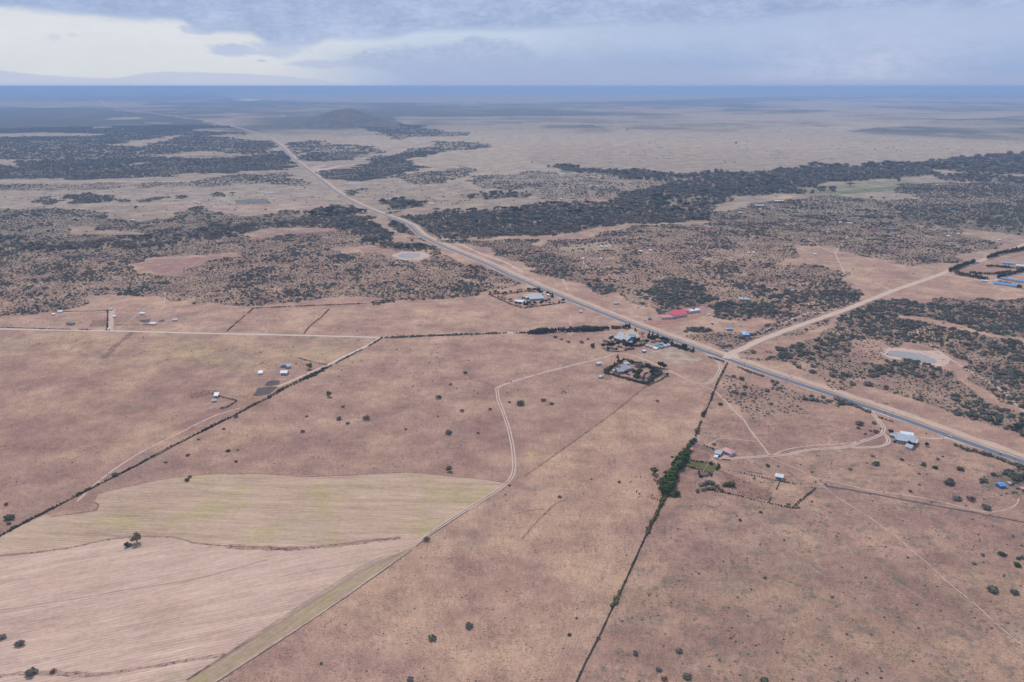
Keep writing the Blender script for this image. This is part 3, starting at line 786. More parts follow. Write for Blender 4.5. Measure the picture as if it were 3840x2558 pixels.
# two-wheel tracks
def track(pix, gauge=1.7, w=.75, m=DIRT2, name='farm_track', lift=.08, step=7, label=None, sm_=2):
    if gauge < w:
        strip(name, pix, -w, w, m, lift, w * .3, step, sm_, label=label); return
    strip(name, pix, -gauge - w, -gauge + w, m, lift, .12, step, sm_, label=label, extra=(gauge - w, gauge + w))
    strip(name, pix, -gauge + w, gauge - w, FAINT, lift - .02, .1, step, sm_)
SP = [(1863, 1455), (1868, 1500), (1885, 1540), (1890, 1555), (1908, 1606), (1923, 1678), (1929, 1746), (1924, 1785), (1904, 1812), (1860, 1842), (1757, 1906), (1680, 1955), (1617, 1997), (1580, 2025)]
track(SP, 1.3, .62, label='twin wheel track curving along the field corner')
track([(1863, 1455), (1900, 1438), (2027, 1400), (2155, 1368), (2250, 1345), (2308, 1326)], .1, 1.7, TRAIL)
track([(2308, 1326), (2350, 1326), (2410, 1345), (2462, 1368), (2516, 1392)], .1, 1.5, TRAIL)
track([(2500, 1386), (2516, 1392), (2580, 1426), (2622, 1443), (2656, 1441), (2674, 1425), (2690, 1408),
       (2703, 1383), (2702, 1368), (2690, 1352), (2660, 1334), (2645, 1322)], 1.3, .75, label='pale farm track circling the bare paddock to the highway')
track([(2622, 1443), (2660, 1456), (2686, 1466), (2703, 1490), (2733, 1515), (2750, 1540), (2792, 1576), (2813, 1615), (2856, 1666), (2880, 1700), (2888, 1712)], .2, .9, TRAIL)
track([(2720, 1722), (2792, 1717), (2840, 1712), (2895, 1710), (2959, 1706), (3001, 1691), (3061, 1683), (3137, 1682), (3188, 1676), (3222, 1657), (3286, 1640), (3316, 1623), (3324, 1608), (3307, 1589), (3286, 1568), (3270, 1550), (3262, 1535)],
      1.3, .75, label='twin wheel track from the pink roofed house to the highway')
track([(3311, 1625), (3330, 1636), (3341, 1652), (3336, 1664), (3316, 1674), (3243, 1680), (3188, 1677)], 1.2, .8)
track([(3350, 1620), (3413, 1632), (3456, 1645), (3498, 1648), (3541, 1640), (3562, 1644)], .8, 1.3)
track([(2895, 1708), (2948, 1684), (3010, 1674), (3074, 1668), (3160, 1664), (3201, 1663), (3225, 1655)], .2, .8, TRAIL)
track([(2888, 1716), (2967, 1750), (3031, 1776), (3065, 1793), (3078, 1814), (3103, 1840), (3137, 1865), (3226, 1918), (3299, 1967), (3350, 2005), (3384, 2026), (3413, 2064), (3456, 2090), (3537, 2170), (3583, 2209), (3668, 2272),
       (3732, 2336), (3796, 2391), (3900, 2470)], .1, .38, TRAIL)
track([(3065, 1793), (3150, 1812), (3243, 1836), (3307, 1846), (3392, 1855), (3520, 1878), (3626, 1908), (3680, 1922), (3711, 1925), (3753, 1918), (3808, 1901), (3821, 1891), (3821, 1870)], .1, .6, TRAIL)
track([(3711, 1925), (3780, 1918), (3900, 1925)], .1, .5, FAINT)
track([(2700, 1704), (2780, 1706), (2840, 1709)], .1, .6, FAINT)
track([(2853, 1933), (2882, 1971), (2925, 2020), (2980, 2073), (3023, 2115), (3095, 2166), (3159, 2204), (3243, 2268), (3328, 2315), (3413, 2374), (3477, 2430), (3562, 2493), (3647, 2558), (3740, 2630)], .9, .3, FAINT)
track([(2899, 1933), (2989, 1976), (3052, 2010), (3130, 2050), (3214, 2098), (3316, 2158), (3371, 2187), (3456, 2247), (3520, 2285), (3605, 2336), (3690, 2383), (3753, 2421), (3900, 2495)], .7, .25, FAINT)
track([(3545, 2179), (3647, 2209), (3732, 2228), (3860, 2258)], .5, .25, FAINT)
track([(3000, 2090), (3040, 2180), (3085, 2260), (3120, 2380), (3150, 2470), (3190, 2540)], .5, .25, FAINT)
track([(2822, 1920), (2820, 1950), (2809, 1978), (2796, 1990), (2780, 1985), (2760, 1960), (2673, 1899)], .1, .45, FAINT)
track([(2796, 1990), (2740, 1998), (2690, 2008)], .1, .4, FAINT)
track([(2345, 1540), (2351, 1580), (2335, 1620), (2331, 1680)], .1, .45, FAINT, step=5)
track([(2345, 1540), (2420, 1580), (2500, 1620), (2590, 1655)], .1, .45, FAINT)
track([(2331, 1680), (2300, 1720), (2292, 1760), (2288, 1800)], .1, .4, FAINT)
track([(1995, 1480), (2100, 1490), (2220, 1510), (2330, 1530)], .3, .8, FAINT)
track([(1925, 1440), (1960, 1458), (2030, 1470)], .3, .8, FAINT)
track([(0, 1812), (110, 1770), (220, 1740), (330, 1700), (480, 1620), (620, 1580), (760, 1530), (900, 1470), (1050, 1400)], .1, .9, FAINT)
track([(0, 1840), (150, 1790), (270, 1725), (300, 1712)], .1, .6, FAINT)
track([(290, 1880), (340, 1830), (420, 1765), (520, 1700), (620, 1650), (800, 1560), (900, 1530)], .6, .6, TRAIL)
track([(0, 1990), (110, 1925), (200, 1870), (290, 1840)], .6, .5, FAINT)
# cattle trails beside the hedge line at the bottom
for k_, off in enumerate((-22, -35, -50, -64, -80)):
    track([(2290 + off, 2160 + 6 * k_), (2240 + off, 2240), (2222 + off, 2330), (2205 + off, 2400), (2175 + off, 2470), (2130 + off, 2560)], .1, .28, FAINT, step=6)
# pale animal paths in the middle and far ground
for pl, w_ in (([(2142, 1180), (2135, 1200), (2148, 1245), (2140, 1262), (2128, 1240)], .8), ([(2128, 1090), (2118, 1060), (2104, 1040), (2110, 1030)], 1.8), ([(2140, 1030), (2200, 1000), (2300, 965), (2340, 960)], 1.0),
               ([(2185, 1010), (2190, 985), (2182, 972)], 1.2), ([(3132, 950), (3148, 985), (3168, 1025), (3220, 1045), (3290, 1062), (3340, 1088)], 1.6), ([(3132, 950), (3160, 905), (3188, 878)], 1.6),
               ([(3132, 950), (3070, 925), (3015, 900)], 1.4), ([(2900, 1070), (2990, 1040), (3015, 1100), (3040, 1160)], .8), ([(3280, 1155), (3380, 1190), (3430, 1225), (3450, 1260), (3510, 1310), (3560, 1345), (3640, 1395), (3740, 1450), (3840, 1545)], 1.5),
               ([(1560, 700), (1500, 690), (1400, 700), (1300, 712)], 1.6), ([(1400, 690), (1600, 662), (1700, 640), (1790, 610), (1840, 580)], 1.5), ([(2080, 595), (2200, 585), (2360, 585)], 2.5), ([(2360, 585), (2450, 615), (2552, 648)], 2.5),
               ([(2360, 582), (2348, 560)], 2.0), ([(2200, 585), (2160, 560)], 2.0), ([(2600, 462), (2700, 485), (2900, 510)], 3.5), ([(3000, 738), (3200, 760), (3450, 775)], 1.6), ([(3522, 850), (3500, 865), (3545, 880)], 1.3),
               ([(1750, 715), (1820, 680), (1900, 640)], 1.2), ([(1770, 735), (1850, 705), (1950, 700)], 1.4), ([(540, 1075), (620, 1100), (615, 1150), (600, 1165)], .9), ([(435, 1240), (540, 1160), (640, 1120)], .7),
               ([(1205, 600), (1240, 605)], 2), ([(2640, 1680), (2700, 1640), (2870, 1660)], .5)):
    track(pl, .05, w_, TRAIL, step=6)

# pale gully fan north-east of the highway
for pl, w_ in (([(1580, 878), (1640, 905), (1720, 940), (1800, 972), (1880, 1010), (1980, 1050), (2060, 1085)], 9), ([(1700, 905), (1800, 950), (1900, 985), (1960, 1020)], 4), ([(1640, 885), (1700, 905)], 10)):
    strip('eroded_gully', pl, -w_ , w_, TRAIL, .04, w_ * .5, 8, 1)
strip('dry_airstrip_clearing', [(1200, 632), (1300, 610), (1360, 585), (1450, 562), (1560, 545), (1650, 528)], -28, 22, dirt_mat('pale_clearing', (0.56, 0.43, 0.33), .15, .5, .5, .66, .02), .3, 6, 30)
sheet('clearing_floor', [(1165, 628), (1220, 618), (1290, 622), (1250, 632), (1215, 655), (1190, 650)], TRAIL, .3, 6)

# fields
ANG = math.atan2((P(1000, 2098) - P(0, 2289)).y, (P(1000, 2098) - P(0, 2289)).x)
STUB = field_mat('stubble_rows', (0.625, 0.445, 0.33), (0.38, 0.32, 0.19), .60, .76, -ANG, .11, .15, (0.52, 0.345, 0.24))
CROP = field_mat('thin_green_crop', (0.555, 0.395, 0.275), (0.45, 0.365, 0.165), .48, .66, -math.atan2((P(950, 2010) - P(300, 1990)).y, (P(950, 2010) - P(300, 1990)).x), .11, .13, (0.44, 0.29, 0.185))
arc = [(0, 2084), (127, 2073), (255, 2056), (382, 2027), (467, 2016), (552, 2012), (637, 2014), (697, 2022), (722, 2037), (850, 2048), (1000, 2056), (1099, 2059), (1247, 2048), (1375, 2031), (1502, 2018), (1560, 2012)]
sheet('stubble_field', [(-700, 2090), (-300, 2088)] + arc + [(1590, 2022), (1545, 2060), (1417, 2153), (1247, 2272), (1120, 2357), (950, 2468), (810, 2558), (690, 2640), (-700, 2640)], STUB, .045, 1.0, label='pale ploughed stubble field with fine rows')
sheet('crop_field', [(-700, 2088), (-500, 2060), (0, 2012), (85, 1968), (170, 1932), (191, 1937), (297, 1925), (365, 1916), (374, 1891), (353, 1882), (370, 1853), (425, 1838), (531, 1814), (637, 1793), (807, 1778), (1000, 1778),
      (1141, 1789), (1332, 1782), (1523, 1772), (1651, 1782), (1800, 1797), (1902, 1814), (1757, 1906), (1617, 1997), (1590, 2020)] + arc[::-1], CROP, .055, 1.2, label='thin green and tan crop field above the stubble')
HEAD = field_mat('headland_grass', (0.46, 0.34, 0.22), (0.35, 0.30, 0.13), .42, .70, -math.atan2((P(1417, 2153) - P(810, 2558)).y, (P(1417, 2153) - P(810, 2558)).x), .3, .14)
sheet('headland_strip', [(1566, 2045), (1480, 2080), (1375, 2125), (1141, 2272), (1000, 2364), (850, 2452), (700, 2560), (600, 2640), (690, 2640), (810, 2552), (950, 2462), (1120, 2351), (1247, 2266), (1417, 2147), (1545, 2058)], HEAD, .075, .4,
      label='greener headland strip along the diagonal boundary')
for off in (0, 14, 30):
    strip('plough_line', [(1500, 2062 + off * .5), (1375, 2112 + off * .7), (1141, 2262 + off * .5), (950, 2385 + off * .4), (700, 2552)], -.9, .9, FAINT, .085, .2, 8)
strip('plough_line', [(0, 2289), (255, 2251), (467, 2213), (722, 2175), (1000, 2100)], -.8, .8, FAINT, .085, .2, 8)
strip('plough_line', [(0, 2299), (255, 2260), (467, 2221)], -.4, .4, FAINT, .085, .2, 8)
# dark fallow strips and ditches
def dark(pl, w_, m=DARKSOIL, name='fallow_strip', lift=.09, jit=None): strip(name, pl, -w_, w_, m, lift, w_ * .45 if jit is None else jit, 5, 1)
dark(arc[:10], 1.3); dark(arc[9:12], 3.0); dark(arc[10:15], 2.4); dark([(845, 2455), (722, 2474), (510, 2510), (382, 2531)], 1.4); dark([(382, 2531), (212, 2527), (106, 2523), (0, 2535), (-200, 2550)], 2.2)
dark([(191, 1937), (297, 1925), (365, 1916), (374, 1891), (353, 1882)], 1.1); dark([(370, 1853), (425, 1838), (531, 1814), (637, 1793), (807, 1778), (1000, 1778), (1141, 1789), (1332, 1781), (1523, 1771), (1651, 1781), (1800, 1796), (1900, 1812)], .7)
dark([(1545, 2062), (1417, 2155), (1247, 2274), (1120, 2359), (950, 2470), (810, 2560)], .55, BLACKSOIL)
dark([(1757, 1914), (1617, 2004), (1560, 2050)], .5, BLACKSOIL)
dark([(2427, 1445), (2370, 1490), (2299, 1550), (2197, 1623), (2049, 1729), (1964, 1789)], 1.3, DARKSOIL)
dark([(2130, 1870), (2080, 1890), (2040, 1930), (2000, 1970), (1960, 2020)], 1.0); dark([(1900, 1935), (1980, 1915), (2040, 1910)], .6)
dark([(3095, 1823), (3205, 1840), (3328, 1863), (3477, 1891), (3605, 1914), (3711, 1933), (3860, 1963)], 1.3, BLACKSOIL, jit=.6)
dark([(1950, 1247), (1757, 1254), (1587, 1262)], .5)
strip('bare_strip', [(495, 1245), (470, 1270), (430, 1300), (390, 1345)], -4, 4, DARKSOIL, .05, 2, 10)
# bare and tilled plots
sheet('bare_field', [(925, 906), (905, 900), (1050, 866), (1262, 852), (1290, 866), (1200, 886), (1060, 892)], PINKSOIL, .2, 6)
sheet('bare_field', [(520, 998), (560, 972), (700, 966), (868, 958), (880, 975), (780, 996), (735, 1018), (668, 1040), (600, 1026)], PINKSOIL, .15, 6)
sheet('fenced_pink_field', [(1345, 932), (1480, 919), (1500, 946), (1370, 953)], PINKSOIL, .18, 2)
sheet('fenced_pink_field', [(2380, 920), (2470, 907), (2530, 928), (2500, 936), (2430, 940)], PINKSOIL, .18, 2)
sheet('tan_field', [(2080, 930), (2160, 916), (2280, 906), (2295, 915), (2280, 945), (2110, 948)], dirt_mat('tan_soil', (0.58, 0.42, 0.28), .15, .3, .5, .66, .05), .18, 2)
sheet('ploughed_plot', [(880, 750), (1000, 745), (1018, 764), (885, 765)], dirt_mat('grey_plough', (0.20, 0.20, 0.17), .2), .25, 1)
sheet('ploughed_plot', [(945, 1485), (965, 1456), (1020, 1450), (1040, 1453), (1010, 1478), (970, 1486)], BLACKSOIL, .12, 1.5)
sheet('ploughed_plot', [(1000, 1432), (1020, 1426), (1052, 1428), (1045, 1442), (1010, 1448), (992, 1446)], BLACKSOIL, .12, 1.5)
sheet('ploughed_plot', [(705, 1482), (760, 1464), (818, 1462), (790, 1478), (720, 1495)], DARKSOIL, .12, 1.5)
sheet('tilled_plot', [(2690, 1760), (2740, 1778), (2790, 1800), (2830, 1818), (2898, 1848), (2885, 1880), (2800, 1862), (2765, 1850), (2750, 1828)], DARKSOIL, .11, 1.2)
sheet('orange_bank', [(2800, 1795), (2830, 1800), (2880, 1835), (2870, 1842), (2830, 1830)], ORANGESOIL, .12, 1.2)
sheet('garden_plot', [(2572, 1724), (2656, 1736), (2636, 1766), (2560, 1748)], GARDEN, .12, .5)
sheet('garden_plot', [(2658, 1738), (2694, 1744), (2672, 1776), (2637, 1768)], GARDEN, .12, .5)
sheet('tilled_plot', [(2576, 1700), (2590, 1680), (2660, 1700), (2662, 1716), (2652, 1734), (2575, 1722)], dirt_mat('brown_tilth', (0.33, 0.20, 0.16), .25, .3), .11, .5)
sheet('orange_plot', [(2575, 1702), (2600, 1700), (2618, 1716), (2600, 1726), (2575, 1720)], ORANGESOIL, .14, .5)
sheet('tilled_plot', [(2597, 1657), (2690, 1690), (2676, 1702), (2592, 1678)], dirt_mat('purple_tilth', (0.30, 0.19, 0.165), .3, .3), .10, .5)
sheet('tilled_plot', [(2556, 1772), (2566, 1750), (2625, 1765), (2618, 1784), (2565, 1778)], dirt_mat('brown_tilth', (0.33, 0.20, 0.16), .25, .3), .10, .4)
sheet('tilled_plot', [(2250, 1412), (2285, 1404), (2298, 1420), (2272, 1428)], DARKSOIL, .1, .4)
sheet('trodden_paddock', [(2400, 1350), (2440, 1320), (2490, 1302), (2540, 1305), (2620, 1335), (2640, 1345), (2590, 1368), (2480, 1368)], YARD, .06, 9)
sheet('yard', [(2330, 1262), (2345, 1245), (2368, 1232), (2390, 1248), (2400, 1262), (2378, 1275), (2350, 1268)], DIRT, .07, 1)
sheet('yard', [(1925, 1125), (1950, 1105), (2010, 1098), (2080, 1112), (2110, 1120), (2075, 1128), (1960, 1140)], YARD, .07, 2)
sheet('yard', [(2470, 1205), (2535, 1196), (2620, 1178), (2640, 1180), (2610, 1190), (2520, 1210), (2450, 1222), (2410, 1210)], REDSOIL, .07, 1.5)
sheet('yard', [(2740, 1712), (2700, 1722), (2665, 1725), (2690, 1712), (2760, 1700)], DIRT, .07, .7)
sheet('yard', [(2340, 1392), (2400, 1385), (2440, 1392), (2400, 1402)], YARD, .06, 1)
sheet('bare_bank', [(3300, 1322), (3330, 1304), (3420, 1310), (3530, 1320), (3560, 1345), (3540, 1372), (3500, 1376), (3440, 1366), (3380, 1352), (3330, 1342)], TRAIL, .06, 3)
sheet('bare_bank', [(1470, 958), (1500, 944), (1580, 944), (1630, 958), (1580, 975), (1500, 976)], TRAIL, .14, 4)
sheet('farmyard', [(900, 1500), (940, 1470), (1010, 1440), (1080, 1434), (1130, 1425), (1060, 1455), (990, 1495), (930, 1530), (880, 1540)], ORANGESOIL, .05, 2)
sheet('green_meadow', [(2095, 645), (2110, 637), (2200, 632), (2202, 640), (2130, 650)], GREENGRASS, .2, 3)
sheet('green_meadow', [(3060, 722), (3200, 712), (3340, 700), (3420, 690), (3460, 694), (3400, 708), (3300, 720), (3150, 728)], dirt_mat('faded_meadow', (0.24, 0.26, 0.16), .2, .6, .45, .6, .03), .2, 5)
sheet('orange_field', [(2880, 745), (2960, 733), (2985, 738), (2940, 748)], dirt_mat('orange_far', (0.58, 0.38, 0.22), .1), .25, 2)
sheet('white_salt_flat', [(865, 376), (930, 373), (985, 374), (940, 377.5)], dirt_mat('salt', (0.9, 0.85, 0.78), .1), 2.0, 4)
sheet('ploughed_plot', [(520, 1202), (565, 1196), (560, 1208), (540, 1212)], BLACKSOIL, .12, 1); sheet('orange_plot', [(440, 1198), (520, 1198), (560, 1205), (510, 1220), (430, 1220)], ORANGESOIL, .1, 1)
sheet('ploughed_plot', [(345, 1200), (400, 1198), (400, 1222), (335, 1225)], DARKSOIL, .1, 1)
sheet('ploughed_plot', [(592, 1205), (615, 1197), (618, 1206), (598, 1208)], BLACKSOIL, .12, 1)
strip('farm_track', [(412, 1241), (415, 1210), (418, 1170), (425, 1160)], -4, 4, TRAIL, .07, .5, 6)

# water
def pond(pix, name='pond', label=None):
    W_ = [P(*p) for p in pix]; c = sum(W_, Vector()) / len(W_)
    n = len(W_); pts = []
    for i in range(n):
        p0, p1, p2, p3 = W_[i - 1], W_[i], W_[(i + 1) % n], W_[(i + 2) % n]
        for t in (0, .25, .5, .75):
            pts.append(.5 * ((2 * p1) + (p2 - p0) * t + (2 * p0 - 5 * p1 + 4 * p2 - p3) * t * t + (3 * p1 - p0 - 3 * p2 + p3) * t ** 3))
    me = mesh_py(name, [(p.x, p.y, gz(p.x, p.y) + .24) for p in pts], [tuple(range(len(pts)))], WATER)
    if me.polygons[0].normal.z < 0: me.flip_normals()
    return tag(obj(name, me), label, kind='structure')
pond([(3328, 1326), (3345, 1316), (3435, 1325), (3477, 1336), (3507, 1349), (3508, 1360), (3456, 1356), (3392, 1343), (3335, 1333)], label='grey elongated pond in the scrub on the right')
pond([(1494, 956), (1519, 951), (1562, 951), (1577, 959), (1545, 969), (1502, 966)], label='pale round pond left of the highway bend')
pond([(1290, 688), (1320, 683), (1350, 684), (1356, 689), (1320, 692)]); pond([(1978, 638), (2000, 635), (2022, 638), (2005, 641)])
pond([(990, 722), (1010, 719), (1030, 721), (1010, 725)])

# ------------------------------------------------------------------ hills
def hill(name, ridge, dist, thick, m, label, power=1.0, n_ac=24):
    """ridge: photograph pixels of the skyline; the hill is a real ridge at that distance"""
    if dist > 15000: ridge = [(x_, 325 - (325 - y_) * .70) for x_, y_ in ridge]
    pts = []
    for (x0, y0), (x1, y1) in zip(ridge[:-1], ridge[1:]):
        n = max(2, int(abs(x1 - x0) / 12))
        for i in range(n): pts.append((x0 + (x1 - x0) * i / n, y0 + (y1 - y0) * i / n))
    pts.append(ridge[-1])
    v, f = [], []
    for i, (px, py) in enumerate(pts):
        x, y, z = pix_dir(px, py); s_ = dist / math.hypot(x, y)
        top = H + z * s_
        bx, by = x * s_, y * s_
        g = gz(bx, by) - 6
        hgt = max(top - g, 1.0)
        for j in range(n_ac + 1):
            t = j / n_ac * 2 - 1
            prof = (1 - abs(t) ** 1.6) ** (1.25 * power)
            wob = 1 + .10 * math.sin(i * .37 + j * 1.3) * (1 - abs(t)) * (abs(t) > .08)
            k_ = 1 + t * thick / dist * .5
            v.append((bx * k_, by * k_, gz(bx * k_, by * k_) - 6 + hgt * prof * (wob if abs(t) > .08 else 1)))
    n1_ = n_ac + 1
    for i in range(len(pts) - 1):
        for j in range(n_ac):
            f.append((i * n1_ + j, (i + 1) * n1_ + j, (i + 1) * n1_ + j + 1, i * n1_ + j + 1))
    me = mesh_py(name, v, f, m)
    me.polygons.foreach_set('use_smooth', [True] * len(me.polygons))
    return tag(obj(name, me), label, kind='structure')

def m_hill(n, bs, out):
    p = geo_pos(n)
    c = n.mix(n.ss(n.noise(p, .012, 5, .65), .35, .65), (0.085, 0.085, 0.07), (0.21, 0.17, 0.13))
    c = n.mix(n.ss(n.noise(p, .05, 4, .7), .4, .6, 0, .6), c, (0.085, 0.09, 0.075))
    n.t.links.new(c, bs.inputs['Base Color']); bs.inputs['Roughness'].default_value = 1
    bp = n.n('ShaderNodeBump'); bp.inputs['Strength'].default_value = 1; bp.inputs['Distance'].default_value = 8
    n.t.links.new(n.noise(p, .04, 5, .65), bp.inputs['Height']); n.t.links.new(bp.outputs[0], bs.inputs['Normal'])
HILLM = mat('scrubby_hill', m_hill)
FARHILL = plain('far_hill', (0.25, 0.22, 0.19), 1, .2, .001)
hd = math.hypot(P(1300, 466).x, P(1300, 466).y)
hill('hill', [(1085, 468), (1120, 461), (1160, 451), (1200, 435), (1240, 420), (1275, 411), (1300, 409), (1325, 411), (1350, 417), (1400, 434), (1440, 446), (1475, 459), (1530, 468)], hd, 1500, HILLM,
     'scrub covered cone shaped hill standing alone on the plain', .8)

# ------------------------------------------------------------------ air
def m_haze(n, bs, out):
    n.t.nodes.remove(bs)
    vp = n.n('ShaderNodeVolumePrincipled')
    vp.inputs['Color'].default_value = HAZE_COL
    vp.inputs['Density'].default_value = HAZE_DEN
    vp.inputs['Anisotropy'].default_value = 0.0
    n.t.links.new(vp.outputs[0], out.inputs['Volume'])
HAZE_COL = (0.46, 0.67, 0.999, 1)
HAZE_DEN = 6.3e-5
hz = MB().box(-155000, 155000, -155000, 155000, -12, 357).mesh('haze', mat('haze', m_haze))
hz = obj('haze', hz); tag(hz, 'pale blue haze filling the air over the plain', kind='stuff')

# ------------------------------------------------------------------ vegetation prototypes
def leaf_cloud(n, lobes, size, seed, flat=0.5):
    """leaf clumps: small randomly turned quads spread over the outside of a crown's lobes"""
    r = np.random.default_rng(seed)
    lb = np.array(lobes, float)                      # x y z rx ry rz
    wgt = lb[:, 3] * lb[:, 4]; wgt = wgt / wgt.sum()
    k_ = r.choice(len(lb), n, p=wgt)
    d = r.normal(size=(n, 3)); d /= np.linalg.norm(d, axis=1)[:, None]
    d[:, 2] = np.where(d[:, 2] < -.35, -d[:, 2] * .6, d[:, 2])
    rad = r.uniform(.72, 1.08, n)[:, None]
    c = lb[k_, :3] + d * lb[k_, 3:6] * rad
    nrm = d * np.array([1, 1, 1.3]) + r.normal(size=(n, 3)) * .55
    nrm /= np.linalg.norm(nrm, axis=1)[:, None]
    t = np.cross(nrm, r.normal(size=(n, 3))); t /= np.linalg.norm(t, axis=1)[:, None]
    b = np.cross(nrm, t)
    s_ = (size * r.uniform(.55, 1.35, n))[:, None]
    v = np.stack([c - t * s_ - b * s_ * .7, c + t * s_ - b * s_ * .8, c + t * s_ * .8 + b * s_, c - t * s_ * .7 + b * s_ * .8], 1).reshape(-1, 3)
    f = np.arange(4 * n).reshape(-1, 4)
    return v, f

def core(lobes, seed, shrink=.78):
    """rough inner mass of each lobe so crowns are not see-through"""
    r = np.random.default_rng(seed)
    V, F = [], []
    b = 0
    for (x, y, z, a, bb, c) in lobes:
        n_a, n_e = 8, 4
        for e in range(n_e + 1):
            ph = -math.pi / 2 + math.pi * e / n_e
            for k_ in range(n_a):
                th = 2 * math.pi * (k_ + .5 * (e % 2)) / n_a
                q = shrink * r.uniform(.8, 1.15)
                V.append((x + a * q * math.cos(ph) * math.cos(th), y + bb * q * math.cos(ph) * math.sin(th), z + c * q * math.sin(ph) * .95))
        for e in range(n_e):
            for k_ in range(n_a):
                j = (k_ + 1) % n_a
                F.append((b + e * n_a + k_, b + e * n_a + j, b + (e + 1) * n_a + j, b + (e + 1) * n_a + k_))
        b = len(V)
    return np.array(V), np.array(F)

def crown_mesh(name, n, lobes, size, seed, m, shrink=.78, cores=True):
    v, f = leaf_cloud(n, lobes, size, seed)
    if cores:
        v2, f2 = core(lobes, seed + 1, shrink)
        f = np.concatenate([f, f2 + len(v)]); v = np.concatenate([v, v2])
    return mesh_np(name, v, f, m)

def bush_lobes(r, spread=1.0, k_=7):
    L = [(0, 0, .42, .62, .58, .38)]
    for i in range(k_):
        a = 2 * math.pi * i / k_ + r.uniform(-.4, .4); q = r.uniform(.38, .68) * spread
        s_ = r.uniform(.24, .42)
        L.append((math.cos(a) * q, math.sin(a) * q, r.uniform(.22, .46), s_, s_ * r.uniform(.8, 1.1), s_ * r.uniform(.6, .85)))
    return L
BUSH = []                                            # unit radius ~1, height ~0.85
for k_ in range(5):
    r_ = random.Random(100 + k_)
    BUSH.append(crown_mesh('thorn_bush', 240, bush_lobes(r_, 1.0, 5 + k_), .10, 200 + k_, LEAF_BUSH, .62))
SPARSE = []
for k_ in range(2):
    r_ = random.Random(150 + k_)
    SPARSE.append(crown_mesh('leafless_bush', 260, bush_lobes(r_, 1.0, 6), .055, 250 + k_, LEAF_BROWN, .5))
def tree_lobes(r, kind):
    if kind == 'acacia':                             # wide, flat topped
        L = [(0, 0, .78, .55, .5, .15)]
        for i in range(8):
            a = 2 * math.pi * i / 8 + r.uniform(-.3, .3); q = r.uniform(.4, .72)
            L.append((math.cos(a) * q, math.sin(a) * q, .74 + r.uniform(-.10, .06), r.uniform(.22, .36), r.uniform(.22, .34), r.uniform(.10, .16)))
        return L
    if kind == 'round':
        L = [(0, 0, .95, .5, .5, .45)]
        for i in range(8):
            a = 2 * math.pi * i / 8 + r.uniform(-.3, .3); q = r.uniform(.3, .55)
            L.append((math.cos(a) * q, math.sin(a) * q, r.uniform(.55, 1.25), r.uniform(.26, .4), r.uniform(.26, .4), r.uniform(.24, .36)))
        return L
    L = []                                           # conifer: stacked, narrowing
    for i in range(7):
        z = .35 + i * .33; q = .46 * (1 - i / 7.6)
        for j in range(2):
            a = r.uniform(0, 6.28)
            L.append((math.cos(a) * q * .35, math.sin(a) * q * .35, z, q * .85, q * .85, .26))
    L.append((0, 0, 2.75, .10, .10, .28))
    return L
def limbs(kind, r):
    mb = MB()
    h = {'acacia': .62, 'round': .75, 'conifer': 2.5}[kind]
    if kind == 'conifer':
        mb.tube((0, 0, 0), (0, 0, h), .07, .02)
    else:
        mb.tube((0, 0, 0), (.02, .01, h * .55), .075, .055)
        for i in range(5):
            a = 2 * math.pi * i / 5 + r.uniform(-.3, .3)
            mb.tube((.02, .01, h * .5), (math.cos(a) * .42, math.sin(a) * .42, h * 1.02), .04, .015, 5)
    return mb.mesh('trunk', BARK)
TREES = {}
def tree_proto(kind, mt, nleaf, size, cores=True):
    key = (kind, mt.name)
    if key not in TREES:
        r = random.Random(len(TREES) * 13 + 5)
        TREES[key] = [(limbs(kind, r), crown_mesh('crown', nleaf, tree_lobes(r, kind), size, 300 + len(TREES) * 7 + q, mt, .74, cores)) for q in range(3)]
    return TREES[key]
SPECIES = {'acacia': ('acacia', LEAF_WOOD, 320, .085), 'darkacacia': ('acacia', LEAF_DARK, 320, .085), 'round': ('round', LEAF_DARK, 320, .10), 'green': ('round', LEAF_GREEN, 340, .10), 'olive': ('round', LEAF_OLIVE, 300, .09),
           'conifer': ('conifer', LEAF_DARK, 340, .085), 'bare': ('acacia', LEAF_BROWN, 200, .045)}
def put_tree(loc, rad, species, label, group=None, cat='tree', squash=1.0, name=None):
    kind, mt, nl, sz = SPECIES[species]
    tr, cr = tree_proto(kind, mt, nl, sz, species != 'bare')[rnd.randrange(3)]
    nm = name or {'acacia': 'acacia_tree', 'darkacacia': 'acacia_tree', 'round': 'broadleaf_tree', 'green': 'leafy_tree', 'olive': 'leafy_tree', 'conifer': 'conifer_tree', 'bare': 'leafless_tree'}[species]
    e = obj(nm, None, None, loc, rnd.uniform(0, 6.28), (rad, rad, rad * squash))
    tag(e, label, cat, group)
    obj('trunk', tr, e); obj('crown', cr, e)
    return e
def mpp(px, py):
    """metres per photograph pixel at a ground point"""
    p = P(px, py); return (p.y * CT + (H - p.z) * ST) / FOC

